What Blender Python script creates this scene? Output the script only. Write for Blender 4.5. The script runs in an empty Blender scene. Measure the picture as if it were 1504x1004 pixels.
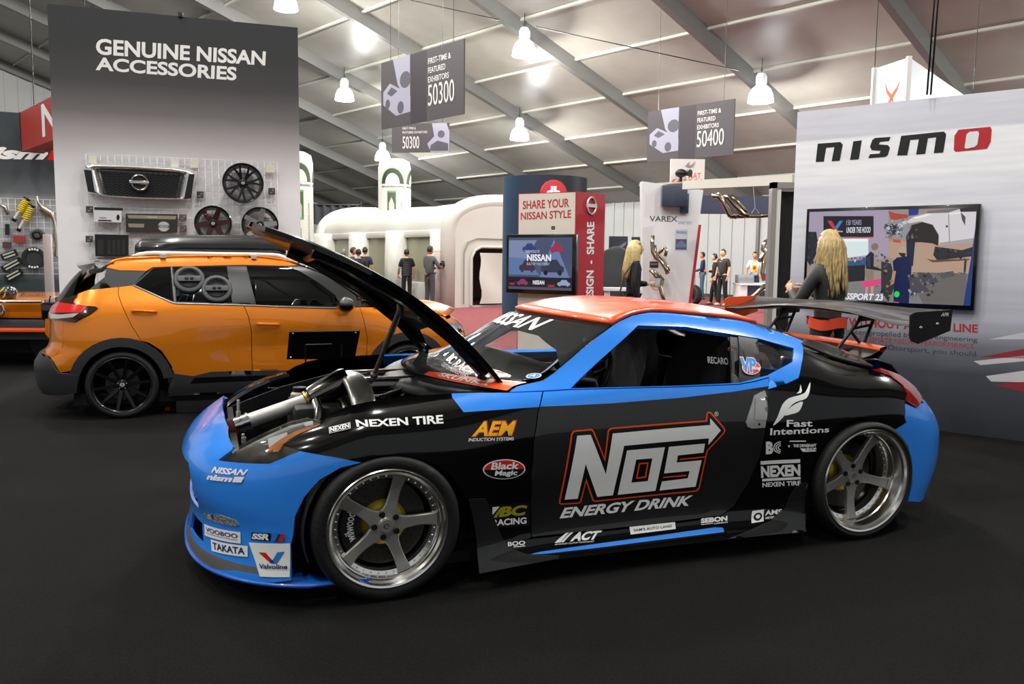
import bpy, bmesh, math, random
import numpy as np
from mathutils import Vector, Matrix
from mathutils.bvhtree import BVHTree
from mathutils.geometry import delaunay_2d_cdt, barycentric_transform
random.seed(7)
S = bpy.context.scene
COL = S.collection
R = math.radians
# ------------------------------------------------------------------ camera
FPX, PITCH, ROLL, CAMH = 1220.0, R(5.76), R(0.63), 1.455
fwd = np.array([0, math.cos(PITCH), -math.sin(PITCH)])
rt0 = np.array([1.0, 0, 0]); up0 = np.cross(rt0, fwd)
crt = math.cos(ROLL)*rt0 + math.sin(ROLL)*up0
cup = math.cos(ROLL)*up0 - math.sin(ROLL)*rt0
CO = np.array([0, 0, CAMH])
cd = bpy.data.cameras.new('camera'); cam = bpy.data.objects.new('camera', cd); COL.objects.link(cam)
cd.sensor_width = 36; cd.lens = FPX*36/1504; cd.clip_end = 300
cam.matrix_world = Matrix(((crt[0], cup[0], -fwd[0], 0), (crt[1], cup[1], -fwd[1], 0), (crt[2], cup[2], -fwd[2], CAMH), (0, 0, 0, 1)))
S.camera = cam
# ------------------------------------------------------------------ world, exposure, lights
S.view_settings.view_transform = 'Standard'; S.view_settings.look = 'None'
S.view_settings.gamma = 1; S.view_settings.exposure = 0.3
try: S.view_settings.use_curve_mapping = False
except Exception: pass
S.cycles.use_denoising = True
S.cycles.max_bounces = 8
S.cycles.sample_clamp_indirect = 4.0
W = bpy.data.worlds.new('hall air'); S.world = W; W.use_nodes = True
W.node_tree.nodes['Background'].inputs[0].default_value = (0.94, 0.97, 1.0, 1)
W.node_tree.nodes['Background'].inputs[1].default_value = 0.36
LAMP_W = 1150.0          # each high bay lamp
# tent geometry: purlins run along TP, rafters along TR
TP = np.array([-.674, .739, 0]); TR = np.array([.739, .674, -.322]); TRH = np.array([.739, .674, 0])
TH = 12.7
tn = np.cross(TP, TR); tn /= np.linalg.norm(tn); tn = tn if tn[2] > 0 else -tn
def roof_z(x, y):
    return (np.dot(CO+[0, 0, TH], tn) - tn[0]*x - tn[1]*y)/tn[2]
def roof_pt(p, r):
    q = TP*p + TRH*r
    return np.array([q[0], q[1], roof_z(q[0], q[1])])
# ------------------------------------------------------------------ rays and planes
def ray(x, y):
    return fwd + (x-752)/FPX*crt - (y-502)/FPX*cup
def at(x, y, Y):
    d = ray(x, y); return CO + d*(Y/d[1])
def on_floor(x, y, z=0.0):
    d = ray(x, y); return CO + d*((z-CAMH)/d[2])
def on_plane(x, y, P0, n):
    d = ray(x, y); return CO + d*(np.dot(np.asarray(P0)-CO, n)/np.dot(d, n))
# ------------------------------------------------------------------ materials
def srgb(c):
    if isinstance(c, str):
        c = [int(c[i:i+2], 16)/255 for i in (0, 2, 4)]
    return tuple(v/12.92 if v <= .04045 else ((v+.055)/1.055)**2.4 for v in c)
MATS = {}
def M(name, color='808080', rough=.5, metal=0, coat=0, emit=0, trans=0, alpha=1, spec=.5, ior=1.45, noise=0, nscale=40, bump=0, sheen=0):
    if name in MATS: return MATS[name]
    m = bpy.data.materials.new(name); m.use_nodes = True; MATS[name] = m
    nt = m.node_tree; b = nt.nodes['Principled BSDF']
    c = (*srgb(color), 1)
    b.inputs['Base Color'].default_value = c
    b.inputs['Roughness'].default_value = rough; b.inputs['Metallic'].default_value = metal
    b.inputs['Coat Weight'].default_value = coat; b.inputs['Coat Roughness'].default_value = .03
    b.inputs['IOR'].default_value = ior; b.inputs['Specular IOR Level'].default_value = spec
    b.inputs['Transmission Weight'].default_value = trans; b.inputs['Alpha'].default_value = alpha
    if sheen: b.inputs['Sheen Weight'].default_value = sheen
    if emit:
        b.inputs['Emission Color'].default_value = c; b.inputs['Emission Strength'].default_value = emit
    if noise or bump:
        tc = nt.nodes.new('ShaderNodeTexCoord'); n = nt.nodes.new('ShaderNodeTexNoise')
        n.inputs['Scale'].default_value = nscale; n.inputs['Detail'].default_value = 4
        nt.links.new(tc.outputs['Object'], n.inputs['Vector'])
        if noise:
            mx = nt.nodes.new('ShaderNodeMixRGB'); mx.blend_type = 'MULTIPLY'
            rp = nt.nodes.new('ShaderNodeValToRGB')
            rp.color_ramp.elements[0].position = .3; rp.color_ramp.elements[1].position = .7
            lo = 1-noise; rp.color_ramp.elements[0].color = (lo, lo, lo, 1)
            mx.inputs[0].default_value = 1; mx.inputs[1].default_value = c
            nt.links.new(n.outputs['Fac'], rp.inputs[0]); nt.links.new(rp.outputs[0], mx.inputs[2])
            nt.links.new(mx.outputs[0], b.inputs['Base Color'])
        if bump:
            bp = nt.nodes.new('ShaderNodeBump'); bp.inputs['Strength'].default_value = bump; bp.inputs['Distance'].default_value = .02
            nt.links.new(n.outputs['Fac'], bp.inputs['Height']); nt.links.new(bp.outputs[0], b.inputs['Normal'])
    return m
def carbon(name, c0='17181a', c1='2c2d2f', scale=140, coat=1.0, rough=.35):
    m = M(name, c0, rough, coat=coat, spec=.25)
    nt = m.node_tree; b = nt.nodes['Principled BSDF']
    tc = nt.nodes.new('ShaderNodeTexCoord'); mp = nt.nodes.new('ShaderNodeMapping')
    mp.inputs['Rotation'].default_value = (R(33), R(45), R(21))
    ch = nt.nodes.new('ShaderNodeTexChecker'); ch.inputs['Scale'].default_value = scale
    ch.inputs[1].default_value = (*srgb(c0), 1); ch.inputs[2].default_value = (*srgb(c1), 1)
    nt.links.new(tc.outputs['Object'], mp.inputs[0]); nt.links.new(mp.outputs[0], ch.inputs[0])
    nt.links.new(ch.outputs[0], b.inputs['Base Color'])
    return m
def ramp_mat(name, stops, axis=2, lo=0.0, hi=1.0, rough=.5, spec=.5):
    """a printed colour gradient along one object axis"""
    m = M(name, '808080', rough, spec=spec)
    nt = m.node_tree; b = nt.nodes['Principled BSDF']
    tc = nt.nodes.new('ShaderNodeTexCoord'); sp = nt.nodes.new('ShaderNodeSeparateXYZ')
    mr = nt.nodes.new('ShaderNodeMapRange'); rp = nt.nodes.new('ShaderNodeValToRGB')
    mr.inputs[1].default_value = lo; mr.inputs[2].default_value = hi
    nt.links.new(tc.outputs['Object'], sp.inputs[0]); nt.links.new(sp.outputs[axis], mr.inputs[0]); nt.links.new(mr.outputs[0], rp.inputs[0])
    e = rp.color_ramp.elements
    e[0].position, e[0].color = stops[0][0], (*srgb(stops[0][1]), 1)
    e[1].position, e[1].color = stops[-1][0], (*srgb(stops[-1][1]), 1)
    for p, c in stops[1:-1]:
        k = e.new(p); k.color = (*srgb(c), 1)
    nt.links.new(rp.outputs[0], b.inputs['Base Color'])
    return m
# ------------------------------------------------------------------ objects
def tag(o, label=None, cat=None, group=None, kind=None):
    if label: o['label'] = label
    if cat: o['category'] = cat
    if group: o['group'] = group
    if kind: o['kind'] = kind
    return o
def empty(name, loc=(0, 0, 0), rz=0, label=None, cat=None, group=None):
    o = bpy.data.objects.new(name, None); COL.objects.link(o); o.empty_display_size = .1
    o.location = loc; o.rotation_euler = (0, 0, rz)
    return tag(o, label, cat, group)
def link(name, me, mats, parent=None, smooth=True, angle=35):
    o = bpy.data.objects.new(name, me); COL.objects.link(o)
    for m in (mats if isinstance(mats, (list, tuple)) else [mats]): me.materials.append(m)
    if parent is not None: o.parent = parent
    if smooth:
        me.shade_smooth()
        if angle: me.set_sharp_from_angle(angle=R(angle))
    return o
def children(o): return [c for c in bpy.data.objects if c.parent == o]
def copy_tree(o, parent=None):
    c = o.copy(); COL.objects.link(c); c.parent = parent
    for ch in children(o): copy_tree(ch, c)
    return c
def orient(d, up=(0, 0, 1)):
    z = Vector(d).normalized(); u = Vector(up)
    if abs(z.dot(u)) > .98: u = Vector((1, 0, 0))
    x = u.cross(z).normalized(); y = z.cross(x)
    return x, y, z
class MB:
    """collects shapes that become one mesh"""
    def __init__(s): s.v = []; s.f = []; s.m = []; s.k = 0
    def mat(s, k): s.k = k; return s
    def add(s, vs, fs):
        b = len(s.v); s.v += [tuple(map(float, v)) for v in vs]; s.f += [tuple(b+i for i in f) for f in fs]; s.m += [s.k]*len(fs); return s
    def box(s, c, size, rot=None, axes=None, bev=0):
        h = [d/2 for d in size]; c = Vector(c)
        if axes is None:
            mt = rot if rot is not None else Matrix.Identity(3)
            axes = [mt @ Vector((1, 0, 0)), mt @ Vector((0, 1, 0)), mt @ Vector((0, 0, 1))]
        ax = [Vector(a).normalized() for a in axes]
        if not bev:
            vs = [c + ax[0]*(i*h[0]) + ax[1]*(j*h[1]) + ax[2]*(k*h[2]) for k in (-1, 1) for j in (-1, 1) for i in (-1, 1)]
            return s.add(vs, [(0, 2, 3, 1), (4, 5, 7, 6), (0, 1, 5, 4), (2, 6, 7, 3), (0, 4, 6, 2), (1, 3, 7, 5)])
        bm = bmesh.new(); bmesh.ops.create_cube(bm, size=1)
        for v in bm.verts: v.co = Vector((v.co.x*size[0], v.co.y*size[1], v.co.z*size[2]))
        bmesh.ops.bevel(bm, geom=bm.edges[:], offset=bev, segments=2, affect='EDGES', profile=.5)
        bm.verts.index_update()
        vs = [c + ax[0]*v.co.x + ax[1]*v.co.y + ax[2]*v.co.z for v in bm.verts]; fs = [[v.index for v in f.verts] for f in bm.faces]; bm.free()
        return s.add(vs, fs)
    def tube(s, pts, r, n=10, caps=True, closed=False):
        pts = [Vector(p) for p in pts]; N = len(pts); rs = r if isinstance(r, (list, tuple)) else [r]*N
        vs = []; up = None
        for i, p in enumerate(pts):
            a = pts[(i-1) % N] if (i > 0 or closed) else p; b = pts[(i+1) % N] if (i < N-1 or closed) else p
            d = (b-a).normalized()
            if up is None: x, y, z = orient(d)
            else:
                x = (up - d*up.dot(d)).normalized(); y = d.cross(x)
            up = x
            for k in range(n):
                t = 2*math.pi*k/n; vs.append(p + x*(math.cos(t)*rs[i]) + y*(math.sin(t)*rs[i]))
        fs = []
        for i in range(N if closed else N-1):
            j = (i+1) % N
            for k in range(n):
                l = (k+1) % n; fs.append((i*n+k, i*n+l, j*n+l, j*n+k))
        if caps and not closed: fs += [tuple(range(n-1, -1, -1)), tuple((N-1)*n+k for k in range(n))]
        return s.add(vs, fs)
    def lathe(s, prof, o=(0, 0, 0), axis=(0, 0, 1), n=32, a0=0, a1=2*math.pi, cap=False):
        """prof: (radius, height along the axis)"""
        x, y, z = orient(axis); o = Vector(o); full = abs(a1-a0-2*math.pi) < 1e-6; m = n if full else n+1
        vs = []
        for (r, h) in prof:
            for k in range(m):
                t = a0+(a1-a0)*k/n; vs.append(o + z*h + x*(r*math.cos(t)) + y*(r*math.sin(t)))
        fs = []
        for i in range(len(prof)-1):
            for k in range(n):
                l = (k+1) % m; fs.append((i*m+k, i*m+l, (i+1)*m+l, (i+1)*m+k))
        if cap: fs += [tuple(range(m-1, -1, -1)), tuple((len(prof)-1)*m+k for k in range(m))]
        return s.add(vs, fs)
    def prism(s, poly, o, u, v, w):
        """extrude a polygon given in the (u, v) plane at o by the vector w"""
        o, u, v, w = map(Vector, (o, u, v, w)); n = len(poly)
        a = [o+u*p[0]+v*p[1] for p in poly]; b = [p+w for p in a]
        return s.add(a+b, [tuple(range(n-1, -1, -1)), tuple(range(n, 2*n))]+[(i, (i+1) % n, n+(i+1) % n, n+i) for i in range(n)])
    def grid(s, P, closed_u=False, flip=False):
        P = np.asarray(P, float); nu, nv = P.shape[:2]; fs = []
        for i in range(nu if closed_u else nu-1):
            j = (i+1) % nu
            for k in range(nv-1):
                q = (i*nv+k, j*nv+k, j*nv+k+1, i*nv+k+1); fs.append(q[::-1] if flip else q)
        return s.add(P.reshape(-1, 3), fs)
    def ball(s, c, r, nu=16, nv=10, axes=None):
        r = r if isinstance(r, (tuple, list)) else (r, r, r); c = Vector(c)
        ax = [Vector(a) for a in (axes or ((1, 0, 0), (0, 1, 0), (0, 0, 1)))]
        P = [[c+ax[0]*(r[0]*math.sin(t)*math.cos(f))+ax[1]*(r[1]*math.sin(t)*math.sin(f))+ax[2]*(r[2]*math.cos(t)) for t in [math.pi*(.001+.998*k/nv) for k in range(nv+1)]] for f in [2*math.pi*i/nu for i in range(nu)]]
        return s.grid(P, closed_u=True, flip=True)
    def mesh(s, name='m', weld=0):
        me = bpy.data.meshes.new(name); me.from_pydata(s.v, [], s.f); me.update()
        for p, k in zip(me.polygons, s.m): p.material_index = k
        if weld:
            bm = bmesh.new(); bm.from_mesh(me); bmesh.ops.remove_doubles(bm, verts=bm.verts, dist=weld); bm.to_mesh(me); bm.free()
        return me
    def build(s, name, mats, parent=None, smooth=True, angle=35, weld=0):
        return link(name, s.mesh(name, weld), mats, parent, smooth, angle)
def solid(o, t, offset=-1):
    md = o.modifiers.new('thickness', 'SOLIDIFY'); md.thickness = t; md.offset = offset; return o
# ------------------------------------------------------------------ flat shapes and lettering
TXT = {}
def text_geo(s, bold=0, shear=0, space=1.0):
    key = (s, bold, shear, space)
    if key in TXT: return TXT[key]
    cu = bpy.data.curves.new('t', 'FONT'); cu.body = s; cu.offset = bold; cu.shear = shear; cu.space_character = space; cu.resolution_u = 4
    ob = bpy.data.objects.new('t', cu); COL.objects.link(ob)
    me = bpy.data.meshes.new_from_object(ob.evaluated_get(bpy.context.evaluated_depsgraph_get()))
    bm = bmesh.new(); bm.from_mesh(me); bmesh.ops.triangulate(bm, faces=bm.faces[:]); bm.verts.index_update()
    V = np.array([v.co[:2] for v in bm.verts]); T = np.array([[v.index for v in f.verts] for f in bm.faces]); bm.free()
    bpy.data.objects.remove(ob); bpy.data.curves.remove(cu); bpy.data.meshes.remove(me)
    lo, hi = V.min(0), V.max(0); V = (V-lo)/(hi-lo)
    TXT[key] = V[T]                  # triangles in the unit square
    return TXT[key]
def poly_tris(poly, holes=()):
    from mathutils.geometry import tessellate_polygon
    loops = [[Vector((*p, 0)) for p in poly]]+[[Vector((*p, 0)) for p in h] for h in holes]
    flat = [p for l in loops for p in l]
    return np.array([[flat[i][:2] for i in t] for t in tessellate_polygon(loops)])
def ring(cx, cy, rx, ry, n=36, a0=0, a1=2*math.pi):
    return [(cx+rx*math.cos(a0+(a1-a0)*k/n), cy+ry*math.sin(a0+(a1-a0)*k/n)) for k in range(n)]
def rect(a, b, c, d): return [(a, b), (c, b), (c, d), (a, d)]
def split_tris(T, lim):
    out = []; st = list(T)
    while st:
        t = st.pop(); e = [np.linalg.norm(t[i]-t[(i+1) % 3]) for i in range(3)]; i = int(np.argmax(e))
        if e[i] <= lim: out.append(t); continue
        m = (t[i]+t[(i+1) % 3])/2
        st.append(np.array([t[i], m, t[(i+2) % 3]])); st.append(np.array([m, t[(i+1) % 3], t[(i+2) % 3]]))
    return np.array(out)
def T_(s, box, bold=.0, shear=0, space=1.0):
    g = text_geo(s, bold, shear, space); return np.array([box[0], box[1]])+g*np.array([box[2]-box[0], box[3]-box[1]])
def P_(poly, *holes): return poly_tris(poly, holes)
def E_(cx, cy, rx, ry, inner=None):
    return poly_tris(ring(cx, cy, rx, ry), [ring(cx, cy, rx*inner, ry*inner)[::-1]] if inner else ())
def B_(a, b, c, d): return poly_tris(rect(a, b, c, d))
def decal(name, layers, mapf, parent=None, label=None, lim=None, step=.0012, base=.0012):
    """layers: (triangles in the unit square, material); mapf(s, t, offset) -> points"""
    mb = MB(); mats = []
    for k, (T, m) in enumerate(layers):
        if m not in mats: mats.append(m)
        if lim: T = split_tris(T, lim)
        q = T.reshape(-1, 2); P = mapf(q[:, 0], q[:, 1], base+step*k)
        a = T[:, 1]-T[:, 0]; b = T[:, 2]-T[:, 0]; cw = (a[:, 0]*b[:, 1]-a[:, 1]*b[:, 0]) < 0
        mb.mat(mats.index(m)).add(P, [((3*i, 3*i+2, 3*i+1) if cw[i] else (3*i, 3*i+1, 3*i+2)) for i in range(len(T))])
    o = mb.build(name, mats, parent, smooth=False)
    if label: o['label'] = label
    return o
def flat(o, u, v):
    """unit square -> plane at o spanned by u and v; the offset goes along u x v"""
    o, u, v = (np.asarray(q, float) for q in (o, u, v)); n = np.cross(u, v); n /= np.linalg.norm(n)
    return lambda s, t, d: o+np.outer(s, u)+np.outer(t, v)+np.outer(np.full_like(np.asarray(s, float), d), n)
# ------------------------------------------------------------------ curved panels
class Surf:
    """a smooth surface func(a, b) -> points in the frame of a thing standing at O, turned by ang"""
    def __init__(s, func, a, b, O, ang, na=150, nb=70, side=1):
        s.func = func; s.O = np.asarray(O, float); c, sn = math.cos(ang), math.sin(ang); s.side = side
        s.X = np.array([c, sn, 0]); s.Y = np.array([-sn, c, 0])
        A, B = np.meshgrid(np.linspace(*a, na), np.linspace(*b, nb), indexing='ij')
        s.ab = np.stack([A.ravel(), B.ravel()], 1); V = func(s.ab[:, 0], s.ab[:, 1]); s.V = V
        tri = []
        for i in range(na-1):
            for j in range(nb-1):
                p, q = i*nb+j, (i+1)*nb+j; tri += [(p, q, q+1), (p, q+1, p+1)]
        s.tri = tri; s.bvh = BVHTree.FromPolygons([tuple(v) for v in V], tri)
    def loc(s, P):
        d = np.asarray(P)-s.O; return np.array([d@s.X, d@s.Y, d[2]])
    def hit(s, px, py):
        d = ray(px, py); o = s.loc(CO); dl = np.array([d@s.X, d@s.Y, d[2]])
        h = s.bvh.ray_cast(Vector(o), Vector(dl))
        if h[0] is None:                         # beyond the rim of the surface: nearest point
            t = -o@dl/(dl@dl); best = None
            for k in np.linspace(.6, 1.4, 161):
                n = s.bvh.find_nearest(Vector(o+dl*t*k))
                if best is None or n[3] < best[3]: best = n
            h = best; 
        i = h[2]; t = s.tri[i]
        w = barycentric_transform(h[0], *[Vector(s.V[k]) for k in t], *[Vector((*s.ab[k], 0)) for k in t])
        return (w.x, w.y)
    def px(s, pts): return [s.hit(*p) for p in pts]
    def normals(s, a, b, e=2e-3):
        da = s.func(a+e, b)-s.func(a-e, b); db = s.func(a, b+e)-s.func(a, b-e); n = np.cross(da, db)
        return s.side*n/np.maximum(np.linalg.norm(n, axis=1), 1e-9)[:, None]
    def points(s, a, b, off=0.0):
        a = np.asarray(a, float); b = np.asarray(b, float); P = s.func(a, b)
        return P+s.normals(a, b)*off if off else P
    def quad(s, corners):
        """four pixel corners TL TR BR BL -> decal map"""
        c = np.array(s.px(corners))
        def f(u, t, off):
            u = np.asarray(u)[:, None]; t = np.asarray(t)[:, None]
            ab = (c[3]*(1-u)+c[2]*u)*(1-t)+(c[0]*(1-u)+c[1]*u)*t
            return s.points(ab[:, 0], ab[:, 1], off)
        return f
def inside(pt, poly):
    x, y = pt; r = False; n = len(poly); j = n-1
    for i in range(n):
        xi, yi = poly[i]; xj, yj = poly[j]
        if (yi > y) != (yj > y) and x < (xj-xi)*(y-yi)/(yj-yi)+xi: r = not r
        j = i
    return r
def curve2(pts, n=4, closed=True):
    """Catmull-Rom through 2-D points"""
    P = np.array(pts, float); N = len(P); out = []
    for i in range(N if closed else N-1):
        g = lambda k: P[k % N] if closed else P[min(max(k, 0), N-1)]
        p0, p1, p2, p3 = g(i-1), g(i), g(i+1), g(i+2)
        for k in range(n):
            t = k/n; out.append(tuple(.5*(2*p1+(p2-p0)*t+(2*p0-5*p1+4*p2-p3)*t*t+(3*p1-p0-3*p2+p3)*t**3)))
    if not closed: out.append(tuple(P[-1]))
    return out
def dens(poly, step, closed=True):
    out = []; n = len(poly)
    for i in range(n if closed else n-1):
        a = np.array(poly[i]); b = np.array(poly[(i+1) % n]); k = max(1, int(np.linalg.norm(b-a)/step))
        out += [tuple(a+(b-a)*j/k) for j in range(k)]
    if not closed: out.append(tuple(poly[-1]))
    return out
def shrink(poly, d):
    P = np.array(poly); n = len(P); ar = sum(P[i][0]*P[(i+1) % n][1]-P[(i+1) % n][0]*P[i][1] for i in range(n)); sg = 1 if ar > 0 else -1
    out = []
    for i in range(n):
        a, b, c = P[i-1], P[i], P[(i+1) % n]
        u = (b-a)/max(np.linalg.norm(b-a), 1e-9); v = (c-b)/max(np.linalg.norm(c-b), 1e-9)
        m = np.array([-u[1], u[0]])+np.array([-v[1], v[0]]); l = np.linalg.norm(m)
        m = m/l if l > 1e-6 else np.array([-u[1], u[0]])
        k = max(.5, m@np.array([-u[1], u[0]])); out.append(tuple(b+sg*m*d/k))
    return out
def panel(name, surf, outline, mats, parent, holes=(), zones=(), step=.05, thick=.012, gap=.0, mirror=False, off=0.0):
    """a sheet cut from a surface along an outline in its (a, b) plane; zones: (polygon, slot)"""
    if gap: outline = shrink(outline, gap)
    loops = [dens(outline, step)]+[dens(h, step) for h in holes]; V = []; E = []
    for l in loops:
        b = len(V); V += l; E += [(b+i, b+(i+1) % len(l)) for i in range(len(l))]
    for z, k in zones:
        l = dens(z, step); b = len(V); V += l; E += [(b+i, b+(i+1) % len(l)) for i in range(len(l))]
    O = np.array(loops[0]); lo, hi = O.min(0), O.max(0)
    x = lo[0]+step*.5; allp = np.array(V)
    while x < hi[0]:
        y = lo[1]+step*.5
        while y < hi[1]:
            if inside((x, y), outline) and not any(inside((x, y), h) for h in holes) and np.min(np.hypot(allp[:, 0]-x, allp[:, 1]-y)) > step*.45: V.append((x, y))
            y += step
        x += step
    r = delaunay_2d_cdt([Vector(v) for v in V], E, [], 0, 1e-5)
    v2 = np.array([tuple(v) for v in r[0]]); tris = []
    for f in r[2]:
        for k in range(1, len(f)-1):
            t = (f[0], f[k], f[k+1]); c = v2[list(t)].mean(0)
            if inside(c, loops[0]) and not any(inside(c, h) for h in loops[1:]): tris.append(t)
    slot = []
    for t in tris:
        c = v2[list(t)].mean(0); m = 0
        for z, k in zones:
            if inside(c, z): m = k
        slot.append(m)
    P = surf.points(v2[:, 0], v2[:, 1], off); Nn = surf.normals(v2[:, 0], v2[:, 1])
    # faces that look along the normal
    fixed = []
    for t in tris:
        n = np.cross(P[t[1]]-P[t[0]], P[t[2]]-P[t[0]]); fixed.append(t if n@(Nn[t[0]]+Nn[t[1]]+Nn[t[2]]) > 0 else t[::-1])
    n = len(P); Q = P-Nn*thick; ed = {}
    for t in fixed:
        for i in range(3):
            a, b = t[i], t[(i+1) % 3]; ed[(a, b)] = ed.get((a, b), 0)+1
    rim = [(a, b) for (a, b) in ed if (b, a) not in ed]
    rimslot = {}
    for t, k in zip(fixed, slot):
        for i in range(3): rimslot[(t[i], t[(i+1) % 3])] = k
    faces = [tuple(t) for t in fixed]+[tuple(n+i for i in t[::-1]) for t in fixed]+[(b, a, n+a, n+b) for a, b in rim]
    sl = slot+slot+[rimslot[e] for e in rim]
    vs = np.vstack([P, Q])
    def make(fl):
        me = bpy.data.meshes.new(name); vv = vs*np.array([1, -1, 1]) if fl else vs
        me.from_pydata([tuple(map(float, p)) for p in vv], [], [f[::-1] for f in faces] if fl else faces); me.update()
        for p, k in zip(me.polygons, sl): p.material_index = k; p.use_smooth = True
        nn = Nn*np.array([1, -1, 1]) if fl else Nn; ln = []
        nf = len(fixed)
        for p in me.polygons:
            for li in p.loop_indices:
                vi = me.loops[li].vertex_index
                if p.index < nf: ln.append(tuple(nn[vi]))
                elif p.index < 2*nf: ln.append(tuple(-nn[vi-n]))
                else: ln.append(tuple(p.normal))
        me.normals_split_custom_set(ln)
        return link(name, me, mats, parent, smooth=False)
    o = make(False)
    return (o, make(True)) if mirror else o
def pchip(xs, ys, x):
    xs = np.asarray(xs, float); ys = np.asarray(ys, float); h = np.diff(xs); d = np.diff(ys)/h; m = np.zeros_like(ys)
    for i in range(1, len(xs)-1):
        if d[i-1]*d[i] > 0:
            w1 = 2*h[i]+h[i-1]; w2 = h[i]+2*h[i-1]; m[i] = (w1+w2)/(w1/d[i-1]+w2/d[i])
    m[0], m[-1] = d[0], d[-1]
    x = np.clip(np.asarray(x, float), xs[0], xs[-1]); i = np.clip(np.searchsorted(xs, x, side='right')-1, 0, len(h)-1); t = (x-xs[i])/h[i]
    return (1+2*t)*(1-t)**2*ys[i]+t*(1-t)**2*h[i]*m[i]+t*t*(3-2*t)*ys[i+1]+t*t*(t-1)*h[i]*m[i+1]
class Field:
    """smooth table of heights over a plane"""
    def __init__(s, xs, zs, T, nx=220, nz=110, sx=3, sz=2):
        s.x = np.linspace(xs[0], xs[-1], nx); s.z = np.linspace(zs[0], zs[-1], nz)
        A = np.array([pchip(zs, row, s.z) for row in T]); B = np.array([pchip(xs, A[:, k], s.x) for k in range(nz)]).T
        def blur(F, sg, ax):
            k = np.exp(-.5*(np.arange(-3*sg, 3*sg+1)/sg)**2); k /= k.sum(); pad = [(0, 0), (0, 0)]; pad[ax] = (3*sg, 3*sg)
            return np.apply_along_axis(lambda r: np.convolve(r, k, 'valid'), ax, np.pad(F, pad, mode='reflect', reflect_type='odd'))
        s.F = blur(blur(B, sx, 0), sz, 1)
    def __call__(s, x, z):
        def w(t): return (-.5*t+t*t-.5*t**3, 1-2.5*t*t+1.5*t**3, .5*t+2*t*t-1.5*t**3, -.5*t*t+.5*t**3)
        u = np.clip((x-s.x[0])/(s.x[1]-s.x[0]), 0, len(s.x)-1.001); v = np.clip((z-s.z[0])/(s.z[1]-s.z[0]), 0, len(s.z)-1.001)
        i = u.astype(int); j = v.astype(int); wu = w(u-i); wv = w(v-j); r = 0
        for a in range(4):
            for b in range(4):
                r = r+wu[a]*wv[b]*s.F[np.clip(i+a-1, 0, len(s.x)-1), np.clip(j+b-1, 0, len(s.z)-1)]
        return r
# ================================================================== setting
def struct(o): o['kind'] = 'structure'; return o
def carpet():
    m = M('hall carpet', '100f0e', .95, spec=.15); nt = m.node_tree; b = nt.nodes['Principled BSDF']
    tc = nt.nodes.new('ShaderNodeTexCoord'); n = nt.nodes.new('ShaderNodeTexNoise'); n.inputs['Scale'].default_value = 95; n.inputs['Detail'].default_value = 7; n.inputs['Roughness'].default_value = .75
    n2 = nt.nodes.new('ShaderNodeTexNoise'); n2.inputs['Scale'].default_value = 2.2; n2.inputs['Detail'].default_value = 5
    rp = nt.nodes.new('ShaderNodeValToRGB'); e = rp.color_ramp.elements; e[0].position = .42; e[0].color = (*srgb('050505'), 1); e[1].position = .66; e[1].color = (*srgb('1d1b19'), 1)
    mx = nt.nodes.new('ShaderNodeMixRGB'); mx.blend_type = 'MULTIPLY'; mx.inputs[0].default_value = .45
    r2 = nt.nodes.new('ShaderNodeValToRGB'); r2.color_ramp.elements[0].position = .35; r2.color_ramp.elements[1].position = .65; r2.color_ramp.elements[0].color = (.45, .45, .45, 1)
    bp = nt.nodes.new('ShaderNodeBump'); bp.inputs['Strength'].default_value = .6; bp.inputs['Distance'].default_value = .01
    L = nt.links.new; L(tc.outputs['Object'], n.inputs[0]); L(tc.outputs['Object'], n2.inputs[0]); L(n.outputs['Fac'], rp.inputs[0]); L(n2.outputs['Fac'], r2.inputs[0]); L(rp.outputs[0], mx.inputs[1]); L(r2.outputs[0], mx.inputs[2]); L(mx.outputs[0], b.inputs['Base Color']); L(n.outputs['Fac'], bp.inputs['Height']); L(bp.outputs[0], b.inputs['Normal'])
    return m
redc = M('red carpet', '85484a', .9, noise=.25, nscale=6, spec=.15)
f = MB(); f.add([(-30, -14, 0), (34, -14, 0), (34, 12.2, 0), (-30, 12.2, 0), (-30, 60, 0), (34, 60, 0), (-30, -14, -.1), (34, -14, -.1), (34, 60, -.1), (-30, 60, -.1)], [(0, 1, 2, 3)]); f.mat(1).add([(-3.2, 12.2, 0), (12, 12.2, 0), (12, 33, 0), (-3.2, 33, 0)], [(0, 1, 2, 3)]); f.mat(2).add([(-30, 12.2, 0), (-3.2, 12.2, 0), (-3.2, 33, 0), (-30, 33, 0), (12, 12.2, 0), (34, 12.2, 0), (34, 33, 0), (12, 33, 0), (-30, 60, 0), (34, 60, 0)], [(0, 1, 2, 3), (4, 5, 6, 7), (3, 2, 7, 6, 9, 8)]); f.mat(0).add([(-30, -14, -.1), (34, -14, -.1), (34, 60, -.1), (-30, 60, -.1)], [(0, 3, 2, 1)])
struct(f.build('floor', [carpet(), redc, M('grey carpet', '4a4846', .9, noise=.2, nscale=5, spec=.15)], None, False, weld=.001))
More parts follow.
